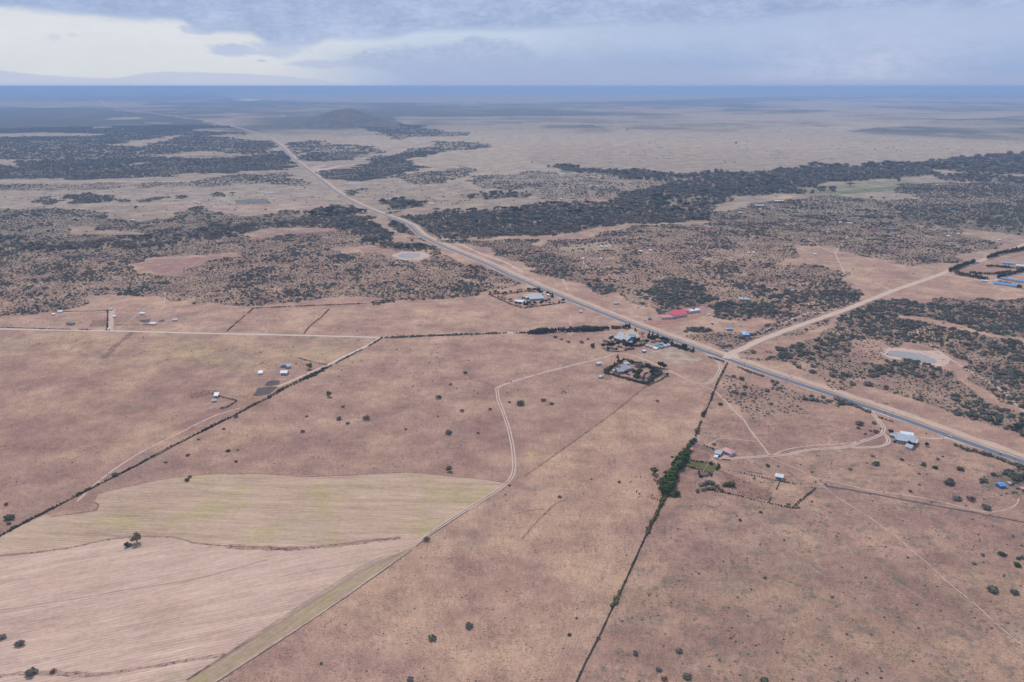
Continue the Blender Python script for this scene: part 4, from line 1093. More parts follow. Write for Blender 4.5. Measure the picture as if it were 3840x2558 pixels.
# ------------------------------------------------------------------ single bushes and trees of the open land: x, y, width in photo px, kind, label
b_, s_, g_ = 'bush', 'sparse', 'green'
SINGLES = [
 (1759, 2345, 44, b_, 'round grey thorn bush, right of the pair standing on the rusty pasture at the bottom'),
 (1621, 2392, 44, b_, 'round grey thorn bush, left of the pair standing on the rusty pasture at the bottom'),
 (1538, 2550, 38, b_, 'dark bush cut by the bottom edge on the rusty pasture'),
 (1205, 2487, 18, b_, 'little dark bush beside the diagonal boundary low on the left'),
 (1600, 2022, 40, s_, 'brown twiggy bush where the wheel track meets the stubble corner'),
 (2384, 2449, 32, b_, 'low grey bush right of the thin hedge at the bottom'),
 (2546, 2440, 34, b_, 'low dark bush, alone above the three bushes at the bottom'),
 (2471, 2510, 32, b_, 'upper bush of the touching pair near the bottom edge'),
 (2490, 2544, 40, s_, 'lower purplish bush of the touching pair near the bottom edge'),
 (2575, 2535, 46, b_, 'dark oval bush right of the touching pair at the bottom edge'),
 (2866, 2550, 42, b_, 'green tinged bush cut by the bottom edge on the right pasture'),
 (2134, 2380, 22, b_, 'tiny dark bush left of the thin hedge near the bottom'),
 (2244, 2391, 24, b_, 'dark bush growing in the line of the thin hedge'),
 (2163, 2318, 14, b_, 'tiny green shrub in the orange pasture left of the thin hedge'),
 (6, 2390, 40, b_, 'dark bush cut by the left edge in the stubble field'),
 (76, 2412, 50, b_, 'low spreading dark bush in the stubble field near the left edge'),
 (200, 2516, 38, s_, 'brown twiggy bush on the fallow strip in the bottom left corner'),
 (115, 2523, 60, b_, 'long dark bush on the fallow strip in the bottom left corner'),
 (482, 2046, 30, b_, 'small bush at the foot of the olive tree in the stubble field'),
 (432, 1780, 32, b_, 'dark bush sitting on the ditch line above the crop field'),
 (701, 1800, 26, b_, 'dark bush on the upper edge of the crop field'),
 (712, 1788, 22, s_, 'pale twiggy bush behind the dark one on the crop field edge'),
 (705, 1706, 26, s_, 'brown sparse bush alone below the ditch line'),
 (622, 1733, 16, b_, 'small purple grey bush near the ditch line'),
 (855, 1690, 24, g_, 'green bush, left one of the close pair below the ditch'),
 (892, 1687, 14, b_, 'grey bush, right one of the close pair below the ditch'),
 (886, 1730, 18, g_, 'bright green little bush in the pink pasture'),
 (745, 1647, 16, b_, 'grey bush close under the ditch line'),
 (839, 1608, 18, b_, 'grey bush alone right of the ditch line'),
 (884, 1562, 28, s_, 'leafless bush touching the upper ditch line'),
 (38, 1940, 52, b_, 'wide dark thorn clump near the left edge above the ditch'),
 (34, 1963, 22, g_, 'small green bush under the dark clump at the left edge'),
 (25, 1890, 28, s_, 'twiggy bush above the dark clump at the left edge'),
 (1150, 1561, 18, b_, 'small green grey bush, leftmost of the row in the central pasture'),
 (1271, 1570, 28, b_, 'grey thorn bush, left of the touching pair in the central pasture'),
 (1303, 1587, 22, b_, 'dark green bush, right of the touching pair in the central pasture'),
 (1135, 1617, 28, s_, 'brown sparse bush beside the tan patch in the pasture'),
 (1732, 1540, 28, s_, 'khaki bush left of the curving wheel track'),
 (1838, 1534, 22, s_, 'khaki bush nearest the curving wheel track'),
 (1681, 1622, 40, b_, 'blue grey spreading bush left of the wheel track'),
 (1793, 1623, 16, b_, 'small dark bush between the spreading one and the track'),
 (1521, 1609, 15, b_, 'tiny dark bush in the middle of the pasture'),
 (1642, 1561, 14, s_, 'faint twiggy bush in the middle of the pasture'),
 (1286, 1525, 22, s_, 'brown twiggy bush above the touching pair'),
 (1375, 1568, 44, s_, 'low broken brown shrubs in the middle of the pasture'),
 (1645, 1490, 36, s_, 'round brown bush alone in the central pasture'),
 (1746, 1397, 24, b_, 'flat little bush high in the central pasture'),
 (1690, 1441, 20, s_, 'flat brown shrub above the round brown bush'),
 (1910, 1820, 16, b_, 'small green bush at the field corner where the wheel track bends'),
 (1895, 1855, 10, b_, 'tiny green shrub below the field corner'),
 (2465, 1504, 22, s_, 'reddish sparse bush in the pasture below the hedged compound'),
 (2701, 1515, 26, g_, 'green bush just right of the hedge line near the farm path'),
 (2098, 1863, 20, b_, 'dark bush on the faint line left of the cattle'),
 (2218, 1796, 12, b_, 'small bush below the yellow patch'),
 (2322, 1807, 18, b_, 'flat bush between yellow patch and cattle'),
 (2520, 1713, 16, g_, 'upright green bush left of the tall hedge'),
 (2678, 1665, 20, b_, 'round grey bush behind the pink roofed house'),
 (2878, 1746, 26, b_, 'round dark bush below the track crossing by the pink roofed house'),
 (2918, 1748, 14, s_, 'faint bush right of the round dark one below the track crossing'),
 (2083, 1264, 22, b_, 'left one of two bushes in the pasture below the long hedge'),
 (2106, 1272, 18, s_, 'right one of two bushes in the pasture below the long hedge'),
 (2132, 1282, 22, s_, 'reddish twiggy bush below the long hedge'),
 (2181, 1284, 24, s_, 'brown twiggy bush left of the grey roofed compound'),
 (2222, 1298, 20, g_, 'green bush at the left end of the grey roofed compound'),
 (2205, 1271, 16, b_, 'dark bush behind the reddish one left of the compound'),
 (1952, 1512, 44, b_, 'left one of the low bush clumps right of the track fork'),
 (1910, 1508, 20, s_, 'brown bush nearest the twin wheel track below the fork'),
 (2038, 1500, 30, b_, 'middle one of the low bush clumps right of the track fork'),
 (2068, 1514, 22, b_, 'right one of the low bush clumps right of the track fork'),
 (3562, 1808, 56, b_, 'broad dark bush alone in the pasture below the white car'),
 (3600, 1758, 36, b_, 'rounded bush nearest under the white car'),
 (3507, 1752, 30, g_, 'green topped bush right of the middle pair below the compound'),
 (3464, 1741, 30, b_, 'dark bush left of the green topped one below the compound'),
 (3588, 1868, 44, b_, 'dark bush above the long path on the right'),
 (3642, 1872, 44, s_, 'twiggy bush between the two dark ones above the long path'),
 (3698, 1902, 46, b_, 'dark bush touching the long path on the right'),
 (3284, 1738, 38, b_, 'big dark bush below the farm loop track'),
 (3272, 1710, 24, s_, 'reddish bush just above the big dark one by the loop track'),
 (3188, 1759, 22, b_, 'dark bush left of the big one below the loop track'),
 (3382, 1723, 20, b_, 'small dark bush below the white roofed compound'),
 (3278, 1586, 26, b_, 'round bush beside the track mouth at the highway'),
 (3222, 1588, 40, b_, 'cluster bush left of the track mouth at the highway'),
 (3218, 1604, 20, b_, 'small bush under the cluster left of the track mouth'),
 (3264, 1615, 16, b_, 'upright dark bush inside the track bend'),
 (3285, 1618, 34, s_, 'brown leafless bush inside the track bend'),
 (3244, 1627, 16, b_, 'small dark bush at the left inside the track bend'),
 (3302, 1607, 12, b_, 'narrow bush touching the track bend'),
 (3447, 1776, 14, b_, 'small dark bush, left one above the broad dark bush'),
 (3475, 1778, 10, b_, 'tiny bush, right one above the broad dark bush'),
 (3447, 1817, 16, s_, 'faint green bush left of the broad dark bush'),
 (3413, 1841, 20, b_, 'dark bush just above the long path'),
 (3493, 1884, 12, b_, 'tiny bush on the long path'),
 (3516, 1721, 16, b_, 'small bush right of the compound'), (3535, 1712, 14, s_, 'faint bush further right of the compound'),
 (3058, 1808, 12, b_, 'small bush beside the path crossing'), (3095, 1815, 14, b_, 'bush at the start of the dark fence line'),
 (3045, 1770, 14, b_, 'small bush above the path crossing'),
 (3685, 2080, 24, b_, 'left one of the bushes in the lower right pasture'), (3756, 2077, 38, b_, 'largest bush in the upper row of the lower right pasture'),
 (3813, 2117, 38, g_, 'dark green bush close to the right edge'), (3818, 2094, 26, b_, 'dark bush above the green one at the right edge'), (3835, 2090, 26, b_, 'dark bush cut by the right edge'),
 (3653, 2113, 20, b_, 'small bush below left of the upper row'), (3722, 2208, 54, b_, 'wide dark bush on the faint trail low on the right'), (3804, 2220, 40, b_, 'grey bush right of the wide dark one'),
 (3798, 2010, 18, b_, 'small bush high in the lower right pasture'), (3830, 2045, 14, b_, 'tiny bush near the right edge'), (3246, 2166, 14, b_, 'tiny dark bush between the faint trails'),
 (3120, 2238, 16, b_, 'small dark bush touching the longest trail'), (2868, 2166, 24, s_, 'faint dark shrub left of the longest trail'), (2775, 1950, 20, g_, 'green shrub below the tilled plot'), (2853, 1920, 18, g_, 'green shrub where the trails start'),
 (2940, 2025, 12, b_, 'tiny shrub on the trail'), (3403, 2090, 16, s_, 'purplish shrub left of the winding path'), (2620, 2150, 14, s_, 'faint shrub right of the thin hedge'),
 (3044, 1880, 14, b_, 'small bush beside the square paddock'), (2957, 1890, 18, b_, 'low bush inside the square paddock'), (2828, 1794, 16, b_, 'grey bush inside the tilled paddock'), (2852, 1808, 10, s_, 'tiny shrub right of the grey bush in the paddock'),
 (2897, 1809, 10, s_, 'tiny shrub left of the white shed fence'), (2628, 1787, 22, g_, 'dark green bush beside the soil heap'), (2665, 1735, 22, b_, 'dark bush at the garden gate'),
]
bush_count = 0
spots = []
LOWB = {'bush': BUSH, 'sparse': SPARSE}
GREENB = [crown_mesh('leafy_bush', 240, bush_lobes(random.Random(180 + q), 1.0, 6), .10, 280 + q, LEAF_GREEN) for q in range(2)]
LOWB['green'] = GREENB
for (px, py, w_, kd, lab) in SINGLES:
    p = P(px, py + w_ * .12); r = w_ * mpp(px, py) * .46
    nm = {'bush': 'thorn_bush', 'sparse': 'leafless_bush', 'green': 'leafy_bush'}[kd]
    o = obj(nm, rnd.choice(LOWB[kd]), None, (p.x, p.y, p.z - .1), rnd.uniform(0, 6.28), (r, r * rnd.uniform(.85, 1.05), r * rnd.uniform(.85, 1.1)))
    tag(o, lab, 'bush'); spots.append((p.x, p.y, r)); bush_count += 1
for (px, py, w_, sp, sq, lab) in [
 (514, 2037, 52, 'olive', 1.0, 'tall olive green tree standing on the dark fallow strip in the stubble'),
 (475, 2050, 26, 'olive', .9, 'small olive tree just left of the tall one in the stubble'),
 (1235, 1488, 30, 'olive', 1.0, 'lone green tree in the central pasture'),
 (1160, 1384, 30, 'olive', 1.0, 'olive tree beside the road near the metal roofed farm'),
 (1685, 1768, 34, 'olive', .8, 'bright yellow green tree above the crop field'),
 (2454, 1778, 44, 'olive', .75, 'wide pale green tree beside the resting cattle'),
 (3813, 1612, 40, 'round', .9, 'big dark round tree near the highway at the right edge'),
 (3341, 1628, 28, 'round', .9, 'dark tree behind the long grey shed of the roadside compound'),
 (3412, 1668, 24, 'round', .9, 'round dark tree in front of the roadside compound, the left one'),
 (3426, 1675, 20, 'round', .9, 'round dark tree in front of the roadside compound, the right one'),
 (3474, 1674, 22, 'green', .9, 'green tree right of the roadside compound'),
 (3473, 1628, 12, 'conifer', .5, 'small dark tree beside the driveway bend'),
 (872, 732, 26, 'acacia', 1.0, 'pale wide crowned acacia alone in the far left pasture'),
 (510, 784, 20, 'round', .8, 'lone dark tree on the far left plain'), (883, 792, 18, 'bare', 1.1, 'tall thin tree left of the far ploughed plot'),
 (1235, 782, 14, 'conifer', .5, 'lone dark tree left of the highway bend'), (3266, 745, 18, 'round', .7, 'round dark tree on the plain under the river wood'), (3370, 682, 18, 'round', .8, 'lone dark round tree on the faded meadow'),
 (3188, 698, 30, 'acacia', .9, 'broad acacia at the edge of the faded meadow'), (3338, 840, 18, 'bare', 1.1, 'tall grey tree above the blue roof on the right'), (3313, 748, 16, 'acacia', 1.1, 'pale acacia under the river wood'),
 (2760, 540, 12, 'round', .8, 'dark tree alone on the far pale plain'), (2352, 490, 10, 'round', .8, 'small dark tree far out on the pale plain'), (1995, 612, 8, 'round', 1.0, 'tiny tree on the pale plain by the far pond'),
 ]:
    p = P(px, py); put_tree((p.x, p.y, p.z), w_ * mpp(px, py) * .5, sp, lab, squash=sq); spots.append((p.x, p.y, w_ * mpp(px, py) * .5))

# ------------------------------------------------------------------ scrub and woodland
AVOID = []                     # world polygons with nothing growing (yards, buildings)
for pl in ([(2180, 1240), (2420, 1215), (2680, 1330), (2740, 1330), (2700, 1470), (2560, 1480), (2240, 1440)], [(1830, 1095), (2010, 1075), (2130, 1135), (1960, 1165)], [(2400, 1195), (2640, 1150), (2680, 1185), (2450, 1225)],
           [(1470, 945), (1610, 945), (1610, 975), (1470, 975)], [(3330, 1312), (3520, 1318), (3530, 1365), (3330, 1345)], [(3200, 1600), (3500, 1600), (3500, 1700), (3200, 1700)], [(3690, 1790), (3790, 1790), (3790, 1850), (3690, 1850)],
           [(3550, 1000), (3900, 900), (4000, 1100), (3840, 1095), (3600, 1035)], [(2715, 1215), (2760, 1215), (2760, 1245), (2715, 1245)], [(2780, 1240), (2815, 1240), (2815, 1265), (2780, 1265)]):
    AVOID.append(pl)

def scatter(step, dmin, dmax):
    xs = np.arange(-dmax * .78, dmax * .78, step); ys = np.arange(dmin * .7, dmax, step)
    X, Y = np.meshgrid(xs, ys); X = X.ravel(); Y = Y.ravel()
    d = np.hypot(X, Y); px, py = proj(X, Y)
    m = (d > dmin) & (d < dmax) & (px > -330) & (px < 4170) & (py < 2650)
    X = X[m] + rng.uniform(-.5, .5, m.sum()) * step; Y = Y[m] + rng.uniform(-.5, .5, m.sum()) * step
    px, py = proj(X, Y)
    den, kd = cover(px, py, X, Y)
    dd_ = np.hypot(X, Y); n1_ = np.where(dd_ < 2600, fbm(X, Y, 62, 4, 3), fbm(X, Y, 150, 5, 3)); n2_ = fbm(X, Y, 16, 2, 8)
    f = n1_ * .72 + n2_ * .28
    pr = np.clip((den * .94 - f) * 2.2 + .36, 0, 1) * (den > .01) * np.clip(den * 1.15, .12, .62)
    pr = np.where(kd == 1, np.clip((den * 1.1 - f * .85) * 2.2, 0, 1) * .36, pr)
    m = rng.uniform(size=len(X)) < pr
    X, Y, px, py, kd, den = X[m], Y[m], px[m], py[m], kd[m], den[m]
    ok = np.ones(len(X), bool)
    for pl in AVOID: ok &= ~inpoly(px, py, pl)
    for pl, w_ in ((hwy_w, None), (ner_w, 12), (wrd_w, 9)):
        if w_ is None:
            ok &= line_dist(X, Y, pl, 40) > 14
            # the cleared strip is wider on the north-east side
            ok &= ~((line_dist(X + 12 * 0, Y, [q + Vector((10, 9, 0)) for q in pl], 40) < 16))
        else: ok &= line_dist(X, Y, pl, 40) > w_
    return X[ok], Y[ok], px[ok], py[ok], kd[ok], den[ok]

nearb = scatter(5.2, 380, 2300)
farb = scatter(9.5, 2300, 3900)
ffar = scatter(15, 3900, 8400)
# stray single shrubs on the open land
def strays(n, poly, rmin, rmax):
    bx = np.array(poly); px = rng.uniform(bx[:, 0].min(), bx[:, 0].max(), n * 3); py = rng.uniform(bx[:, 1].min(), bx[:, 1].max(), n * 3)
    m = inpoly(px, py, poly); px, py = px[m][:n], py[m][:n]
    x, y = Pn(px, py); return x, y, rng.uniform(rmin, rmax, len(x))
X = np.concatenate([nearb[0], farb[0], ffar[0]]); Y = np.concatenate([nearb[1], farb[1], ffar[1]])
KD = np.concatenate([nearb[4], farb[4], ffar[4]]); DN = np.concatenate([nearb[5], farb[5], ffar[5]])
RAD = np.concatenate([rng.uniform(1.3, 4.1, len(nearb[0])), rng.uniform(3.0, 6.0, len(farb[0])), rng.uniform(4.5, 9.0, len(ffar[0]))]) * (0.75 + .5 * fbm(X, Y, 40, 2, 44))
wood = KD == 1
RAD[wood] *= 1.8
RAD[(~wood) & (np.hypot(X, Y) < 1500) & (X > 250)] *= 1.3
ex = []
for n, poly, a, b in ((260, [(-300, 1150), (1900, 1120), (2300, 1300), (1900, 1500), (900, 1400), (-300, 1240)], .5, 1.4),
                      (350, [(2650, 1440), (3840, 1780), (4200, 2640), (2180, 2640), (2560, 1860)], .4, 1.1), (160, [(1600, 2000), (2400, 1500), (2600, 1500), (2380, 2100), (2150, 2640), (800, 2640)], .3, .8),
                      (220, [(1900, 880), (3300, 800), (3560, 980), (2800, 1280), (2300, 1130)], .8, 2.2), (330, [(1300, 660), (2000, 620), (2300, 660), (2250, 740), (1600, 780), (1350, 740)], 1.5, 4.0),
                      (260, [(2600, 460), (3840, 430), (3840, 560), (3000, 610), (2500, 620), (2000, 600)], 2.5, 5.5), (280, [(-200, 700), (1250, 700), (1350, 770), (600, 830), (-200, 800)], 1.2, 3.6),
                      (200, [(-200, 1250), (1400, 1280), (900, 1500), (-200, 1950)], .35, .9), (120, [(1000, 1500), (1850, 1460), (1900, 1770), (700, 1750)], .35, .9), (120, [(2300, 780), (3400, 700), (3300, 820), (2700, 860)], 1.0, 3.0)):
    ex.append(strays(n, poly, a, b))
def carpet(step, dmin, dmax, a, b):
    xs = np.arange(-dmax * .78, dmax * .78, step); ys = np.arange(dmin * .7, dmax, step)
    x_, y_ = np.meshgrid(xs, ys); x_ = x_.ravel() + rng.uniform(-.5, .5, x_.size) * step; y_ = y_.ravel() + rng.uniform(-.5, .5, y_.size) * step
    d_ = np.hypot(x_, y_); px, py = proj(x_, y_); m = (d_ > dmin) & (d_ < dmax) & (px > -200) & (px < 4040)
    x_, y_, px, py = x_[m], y_[m], px[m], py[m]
    den, _k = cover(px, py, x_, y_)
    f = fbm(x_, y_, 45, 4, 77)
    m = rng.uniform(size=len(x_)) < np.clip((den * 1.35 - f * .50) * 1.8, 0, .9) * (den > .12) * (_k == 0)
    return x_[m], y_[m], rng.uniform(a, b, m.sum())
ex.append(carpet(4.2, 650, 2500, .5, 1.8)); ex.append(carpet(7.5, 2500, 4600, 1.1, 3.0))
sx = np.concatenate([e[0] for e in ex]); sy = np.concatenate([e[1] for e in ex]); sr = np.concatenate([e[2] for e in ex])
okm = (line_dist(sx, sy, hwy_w) > 12) & (line_dist(sx, sy, ner_w) > 10) & (line_dist(sx, sy, wrd_w) > 8)
spx, spy = proj(sx, sy)
for pl in AVOID: okm &= ~inpoly(spx, spy, pl)
sx, sy, sr = sx[okm], sy[okm], sr[okm]
X = np.concatenate([X, sx]); Y = np.concatenate([Y, sy]); RAD = np.concatenate([RAD, sr]); wood = np.concatenate([wood, np.zeros(len(sx), bool)])
print('scrub', (~wood).sum(), 'wood', wood.sum())

app = RAD / np.hypot(X, Y)
PXX, PYY = proj(X, Y)
vis = (PXX > 5) & (PXX < 3835) & (PYY < 2540)
cand = np.where(vis & ~wood)[0]
cand = cand[np.argsort(-app[cand])][:300 - sum(1 for q in SINGLES if q[3] == 'bush')]
WHERE = [([(2700, 1230), (3900, 900), (4200, 1200), (4200, 1800), (3300, 1520), (2740, 1345)], 'grey green thorn bush in the thicket right of the dirt road junction', 'thorn bushes in the thicket right of the junction'),
         ([(3500, 1660), (4200, 1800), (4200, 2000), (3600, 1950)], 'dark thorn bush in the thicket around the blue roof at the right edge', 'thorn bushes around the blue roofed hut'),
         ([(2600, 1430), (3900, 1750), (3600, 1660), (2700, 1400), (2600, 1430)], 'low thorn bush in the strip just south of the highway', 'thorn bushes south of the highway')]
ORD = ['leftmost', 'second', 'third', 'fourth', 'fifth', 'sixth', 'seventh', 'eighth', 'ninth', 'tenth', 'eleventh', 'twelfth', 'thirteenth', 'fourteenth', 'fifteenth', 'sixteenth', 'seventeenth', 'eighteenth', 'nineteenth', 'twentieth']
ANCH = [(2900, 1330, 'just right of the junction'), (3050, 1250, 'below the dirt road'), (3250, 1380, 'left of the grey pond'), (3420, 1260, 'above the grey pond'), (3430, 1420, 'below the grey pond'), (3600, 1340, 'right of the grey pond'),
        (3100, 1420, 'above the middle highway'), (3380, 1500, 'just above the highway track mouth'), (3600, 1560, 'above the white car'), (3780, 1560, 'at the right frame edge'), (3780, 1400, 'beyond the pond'),
        (3700, 1200, 'in the far right thicket'), (3300, 1170, 'beside the upper dirt road'), (3760, 1820, 'around the bright blue hut'), (3650, 1720, 'south of the white car'), (3000, 1500, 'south of the middle highway'), (2760, 1460, 'south of the junction'),
        (2650, 1260, 'by the blue roofed houses'), (2600, 1120, 'behind the red hall'), (1800, 1130, 'west of the highway'), (3840, 1700, 'by the silver car'), (3200, 2200, 'in the lower right pasture')]
WANCH = [(1500, 880, 'left of the highway bend'), (1200, 850, 'in the western wood'), (700, 900, 'in the western scrub wood'), (100, 900, 'at the left edge'), (1650, 860, 'right of the highway bend'), (1850, 860, 'at the near river wood edge'),
         (2100, 850, 'at the middle river wood edge'), (2350, 840, 'at the river wood end'), (2620, 800, 'at the river wood corner')]
def single_out(idx, anchors, what):
    groups_ = {}
    for i in idx:
        a = min(anchors, key=lambda q: (q[0] - PXX[i]) ** 2 + ((q[1] - PYY[i]) * 2) ** 2)[2]
        sz = 'broad' if RAD[i] > 5.0 else ('middling' if RAD[i] > 3.8 else 'small')
        groups_.setdefault((a, sz), []).append(i)
    out = {}
    for (a, sz), L_ in groups_.items():
        L_.sort(key=lambda i: PXX[i])
        for k_, i in enumerate(L_):
            if len(L_) == 1: out[i] = 'the only %s %s %s' % (sz, what, a)
            elif k_ == len(L_) - 1: out[i] = 'rightmost %s %s %s' % (sz, what, a)
            elif k_ < 20: out[i] = ('%s from the left of the %s %ss %s' if k_ else '%s of the %s %ss %s') % (ORD[k_], sz, what, a)
    return out
LB = single_out(cand, ANCH, 'thorn bush')
LB = {k_: v.replace('bushs', 'bushes') for k_, v in LB.items()}
for i in cand:
    lab, grp = 'low thorn bush scattered on the dry land either side of the highway', 'thorn bushes scattered on the dry land'
    for pl, l_, g2 in WHERE:
        if inpoly(np.array([PXX[i]]), np.array([PYY[i]]), pl)[0]: lab, grp = l_, g2; break
    lab = LB.get(i, lab); r = float(RAD[i])
    o = obj('thorn_bush', BUSH[i % 5], None, (X[i], Y[i], gz(X[i], Y[i]) - .1), rnd.uniform(0, 6.28), (r, r, r * rnd.uniform(.75, 1.05)))
    tag(o, lab, 'bush', grp)
wc = np.where(vis & wood)[0]
wc = wc[np.argsort(-app[wc])][:150]
LW = single_out(wc, WANCH, 'acacia')
for i in wc:
    left = PXX[i] < 1560
    put_tree((X[i], Y[i], gz(X[i], Y[i])), float(RAD[i]) * 1.1, 'acacia' if rnd.random() < .7 else 'darkacacia',
             LW[i] if i in LW else 'flat crowned acacia in the near edge of the woodland left of the highway' if left else 'flat crowned acacia in the near edge of the river woodland right of the highway',
             'acacias in the woodland left of the highway' if left else 'acacias in the river woodland')
rest = np.ones(len(X), bool); rest[cand] = False; rest[wc] = False

def scatter_object(name, mask, protos, label, zsq):
    """one object of kind stuff: copies of the first bushes set on points"""
    idx = np.where(mask)[0]
    me = bpy.data.meshes.new(name)
    me.vertices.add(len(idx))
    x, y = X[idx], Y[idx]
    me.vertices.foreach_set('co', np.stack([x, y, gz(x, y) - .1], 1).astype(np.float32).ravel())
    for nm, arr, ty in (('size', RAD[idx], 'FLOAT'), ('turn', rng.uniform(0, 6.28, len(idx)), 'FLOAT'), ('tall', rng.uniform(*zsq, len(idx)), 'FLOAT')):
        a_ = me.attributes.new(nm, ty, 'POINT'); a_.data.foreach_set('value', arr.astype(np.float32))
    a_ = me.attributes.new('pick', 'INT', 'POINT'); a_.data.foreach_set('value', np.clip(((fbm(X[idx], Y[idx], 70, 3, 555) * .8 + rng.uniform(-.25, .45, len(idx))) * len(protos)), 0, len(protos) - 1).astype(np.int32))
    me.update()
    o = obj(name, me); tag(o, label, kind='stuff')
    g = bpy.data.node_groups.new(name, 'GeometryNodeTree')
    g.interface.new_socket('Geometry', in_out='INPUT', socket_type='NodeSocketGeometry'); g.interface.new_socket('Geometry', in_out='OUTPUT', socket_type='NodeSocketGeometry')
    n = NT(g)
    gi = n.n('NodeGroupInput'); go = n.n('NodeGroupOutput'); join = n.n('GeometryNodeJoinGeometry')
    def at(nm, ty='FLOAT'):
        q = n.n('GeometryNodeInputNamedAttribute', data_type=ty); q.inputs[0].default_value = nm; return q.outputs[0]
    m2p = n.n('GeometryNodeMeshToPoints'); g.links.new(gi.outputs[0], m2p.inputs[0])
    for k_, pr in enumerate(protos):
        oi = n.n('GeometryNodeObjectInfo'); oi.inputs['Object'].default_value = pr; oi.inputs['As Instance'].default_value = True
        io = n.n('GeometryNodeInstanceOnPoints')
        g.links.new(m2p.outputs[0], io.inputs['Points']); g.links.new(oi.outputs['Geometry'], io.inputs['Instance'])
        cp = n.n('FunctionNodeCompare', data_type='INT', operation='EQUAL')
        ins = [q for q in cp.inputs if q.type == 'INT']
        g.links.new(at('pick', 'INT'), ins[0]); ins[1].default_value = k_
        g.links.new(cp.outputs[0], io.inputs['Selection'])
        cr = n.n('ShaderNodeCombineXYZ'); g.links.new(at('turn'), cr.inputs[2]); 
        er = n.n('FunctionNodeEulerToRotation'); g.links.new(cr.outputs[0], er.inputs[0]); g.links.new(er.outputs[0], io.inputs['Rotation'])
        cs = n.n('ShaderNodeCombineXYZ'); sz = at('size'); g.links.new(sz, cs.inputs[0]); g.links.new(sz, cs.inputs[1])
        g.links.new(n.m('MULTIPLY', sz, at('tall')), cs.inputs[2]); g.links.new(cs.outputs[0], io.inputs['Scale'])
        g.links.new(io.outputs[0], join.inputs[0])
    g.links.new(join.outputs[0], go.inputs[0])
    md = o.modifiers.new('scatter', 'NODES'); md.node_group = g
    return o
# unit-size sources: the very bushes standing in the scene, taken relative so their own scale is ignored
def source_of(me, px, py, label, cat, name):
    p = P(px, py); o = obj(name, me, None, (p.x, p.y, p.z - .1)); return tag(o, label, cat)
src_b = [next(o for o in C.objects if o.data == b) for b in BUSH]
woodm = [crown_mesh('woodland_acacia', 150, [(l[0], l[1], l[2] - .1, l[3], l[4], l[5] * 1.8) for l in tree_lobes(random.Random(400 + q), 'acacia')] + [(0, 0, .35, .5, .5, .38)], .10, 420 + q, (LEAF_DARK2, LEAF_WOOD, LEAF_WOOD, LEAF_TAN, LEAF_TAN)[q], .66) for q in range(5)]
src_s = [next(o for o in C.objects if o.data == b) for b in SPARSE]
src_w = [tag(obj('acacia_tree', m_, None, tuple(P(*q)), 0, (5.5, 5.5, 5.5)), l_, 'tree') for m_, q, l_ in zip(woodm, [(1545, 905), (1640, 885), (2080, 880), (1330, 805), (2480, 848)],
         ['dark acacia standing just left of the highway bend at the wood edge', 'acacia on the right of the highway bend where the river wood begins', 'acacia alone under the southern edge of the river wood', 'tan acacia at the upper edge of the woodland left of the highway', 'tan acacia at the lower right corner of the river wood'])]
scatter_object('thorn_scrub', rest & ~wood, src_b + src_s, 'grey green thorn scrub covering the plain', (.75, 1.1))
scatter_object('river_woodland', rest & wood, src_w, 'brown and grey green acacia woodland bands along the river', (.6, 1.5))

# ------------------------------------------------------------------ buildings
PAL = {
 'white': plain('white_wall', (0.70, 0.67, 0.62), .8, .10, .5), 'grey': plain('grey_wall', (0.40, 0.39, 0.38), .85, .15, .5), 'stone': plain('stone_wall', (0.42, 0.37, 0.33), .9, .2, 1.0),
 'iron': plain('galvanised_sheet', (0.42, 0.45, 0.46), .5, .18, .35, .5), 'whiteiron': plain('white_roof_sheet', (0.72, 0.74, 0.75), .5, .10, .3, .5), 'rust': plain('rusty_sheet', (0.45, 0.27, 0.20), .8, .3, .4),
 'greyroof': plain('grey_roof_sheet', (0.40, 0.385, 0.39), .6, .22, .25, .4), 'brownroof': plain('brown_grey_roof', (0.38, 0.33, 0.32), .7, .2, .3), 'pinkroof': plain('pink_roof', (0.62, 0.33, 0.31), .6, .08, .4, .3),
 'red': plain('red_roof', (0.78, 0.13, 0.15), .5, .08, .4, .4), 'fadedred': plain('faded_red_roof', (0.74, 0.22, 0.22), .55, .15, .4, .4), 'blue': plain('blue_roof', (0.13, 0.36, 0.66), .5, .12, .4, .4),
 'paleblue': plain('pale_blue_roof', (0.30, 0.50, 0.68), .5, .12, .4, .4), 'teal': plain('teal_sheet', (0.13, 0.33, 0.36), .6, .15, .4, .4), 'bluewall': plain('blue_wall', (0.16, 0.24, 0.48), .8, .12, .5),
 'pinkwall': plain('pink_wall', (0.60, 0.36, 0.33), .8, .1, .5), 'net': plain('shade_net', (0.48, 0.45, 0.43), .8, .2, .6), 'glass': plain('window_glass', (0.045, 0.055, 0.07), .15, .1, 1, .6),
 'door': plain('door_paint', (0.12, 0.10, 0.10), .6, .1, 1), 'black': plain('black_plastic', (0.03, 0.03, 0.035), .5, .1, 1, .4), 'thatch': plain('thatch', (0.26, 0.23, 0.19), .95, .25, 1.2),
 'soilheap': plain('soil', (0.23, 0.17, 0.155), 1, .25, .8), 'rubble': plain('rubble', (0.50, 0.46, 0.43), .95, .3, 1.0)}

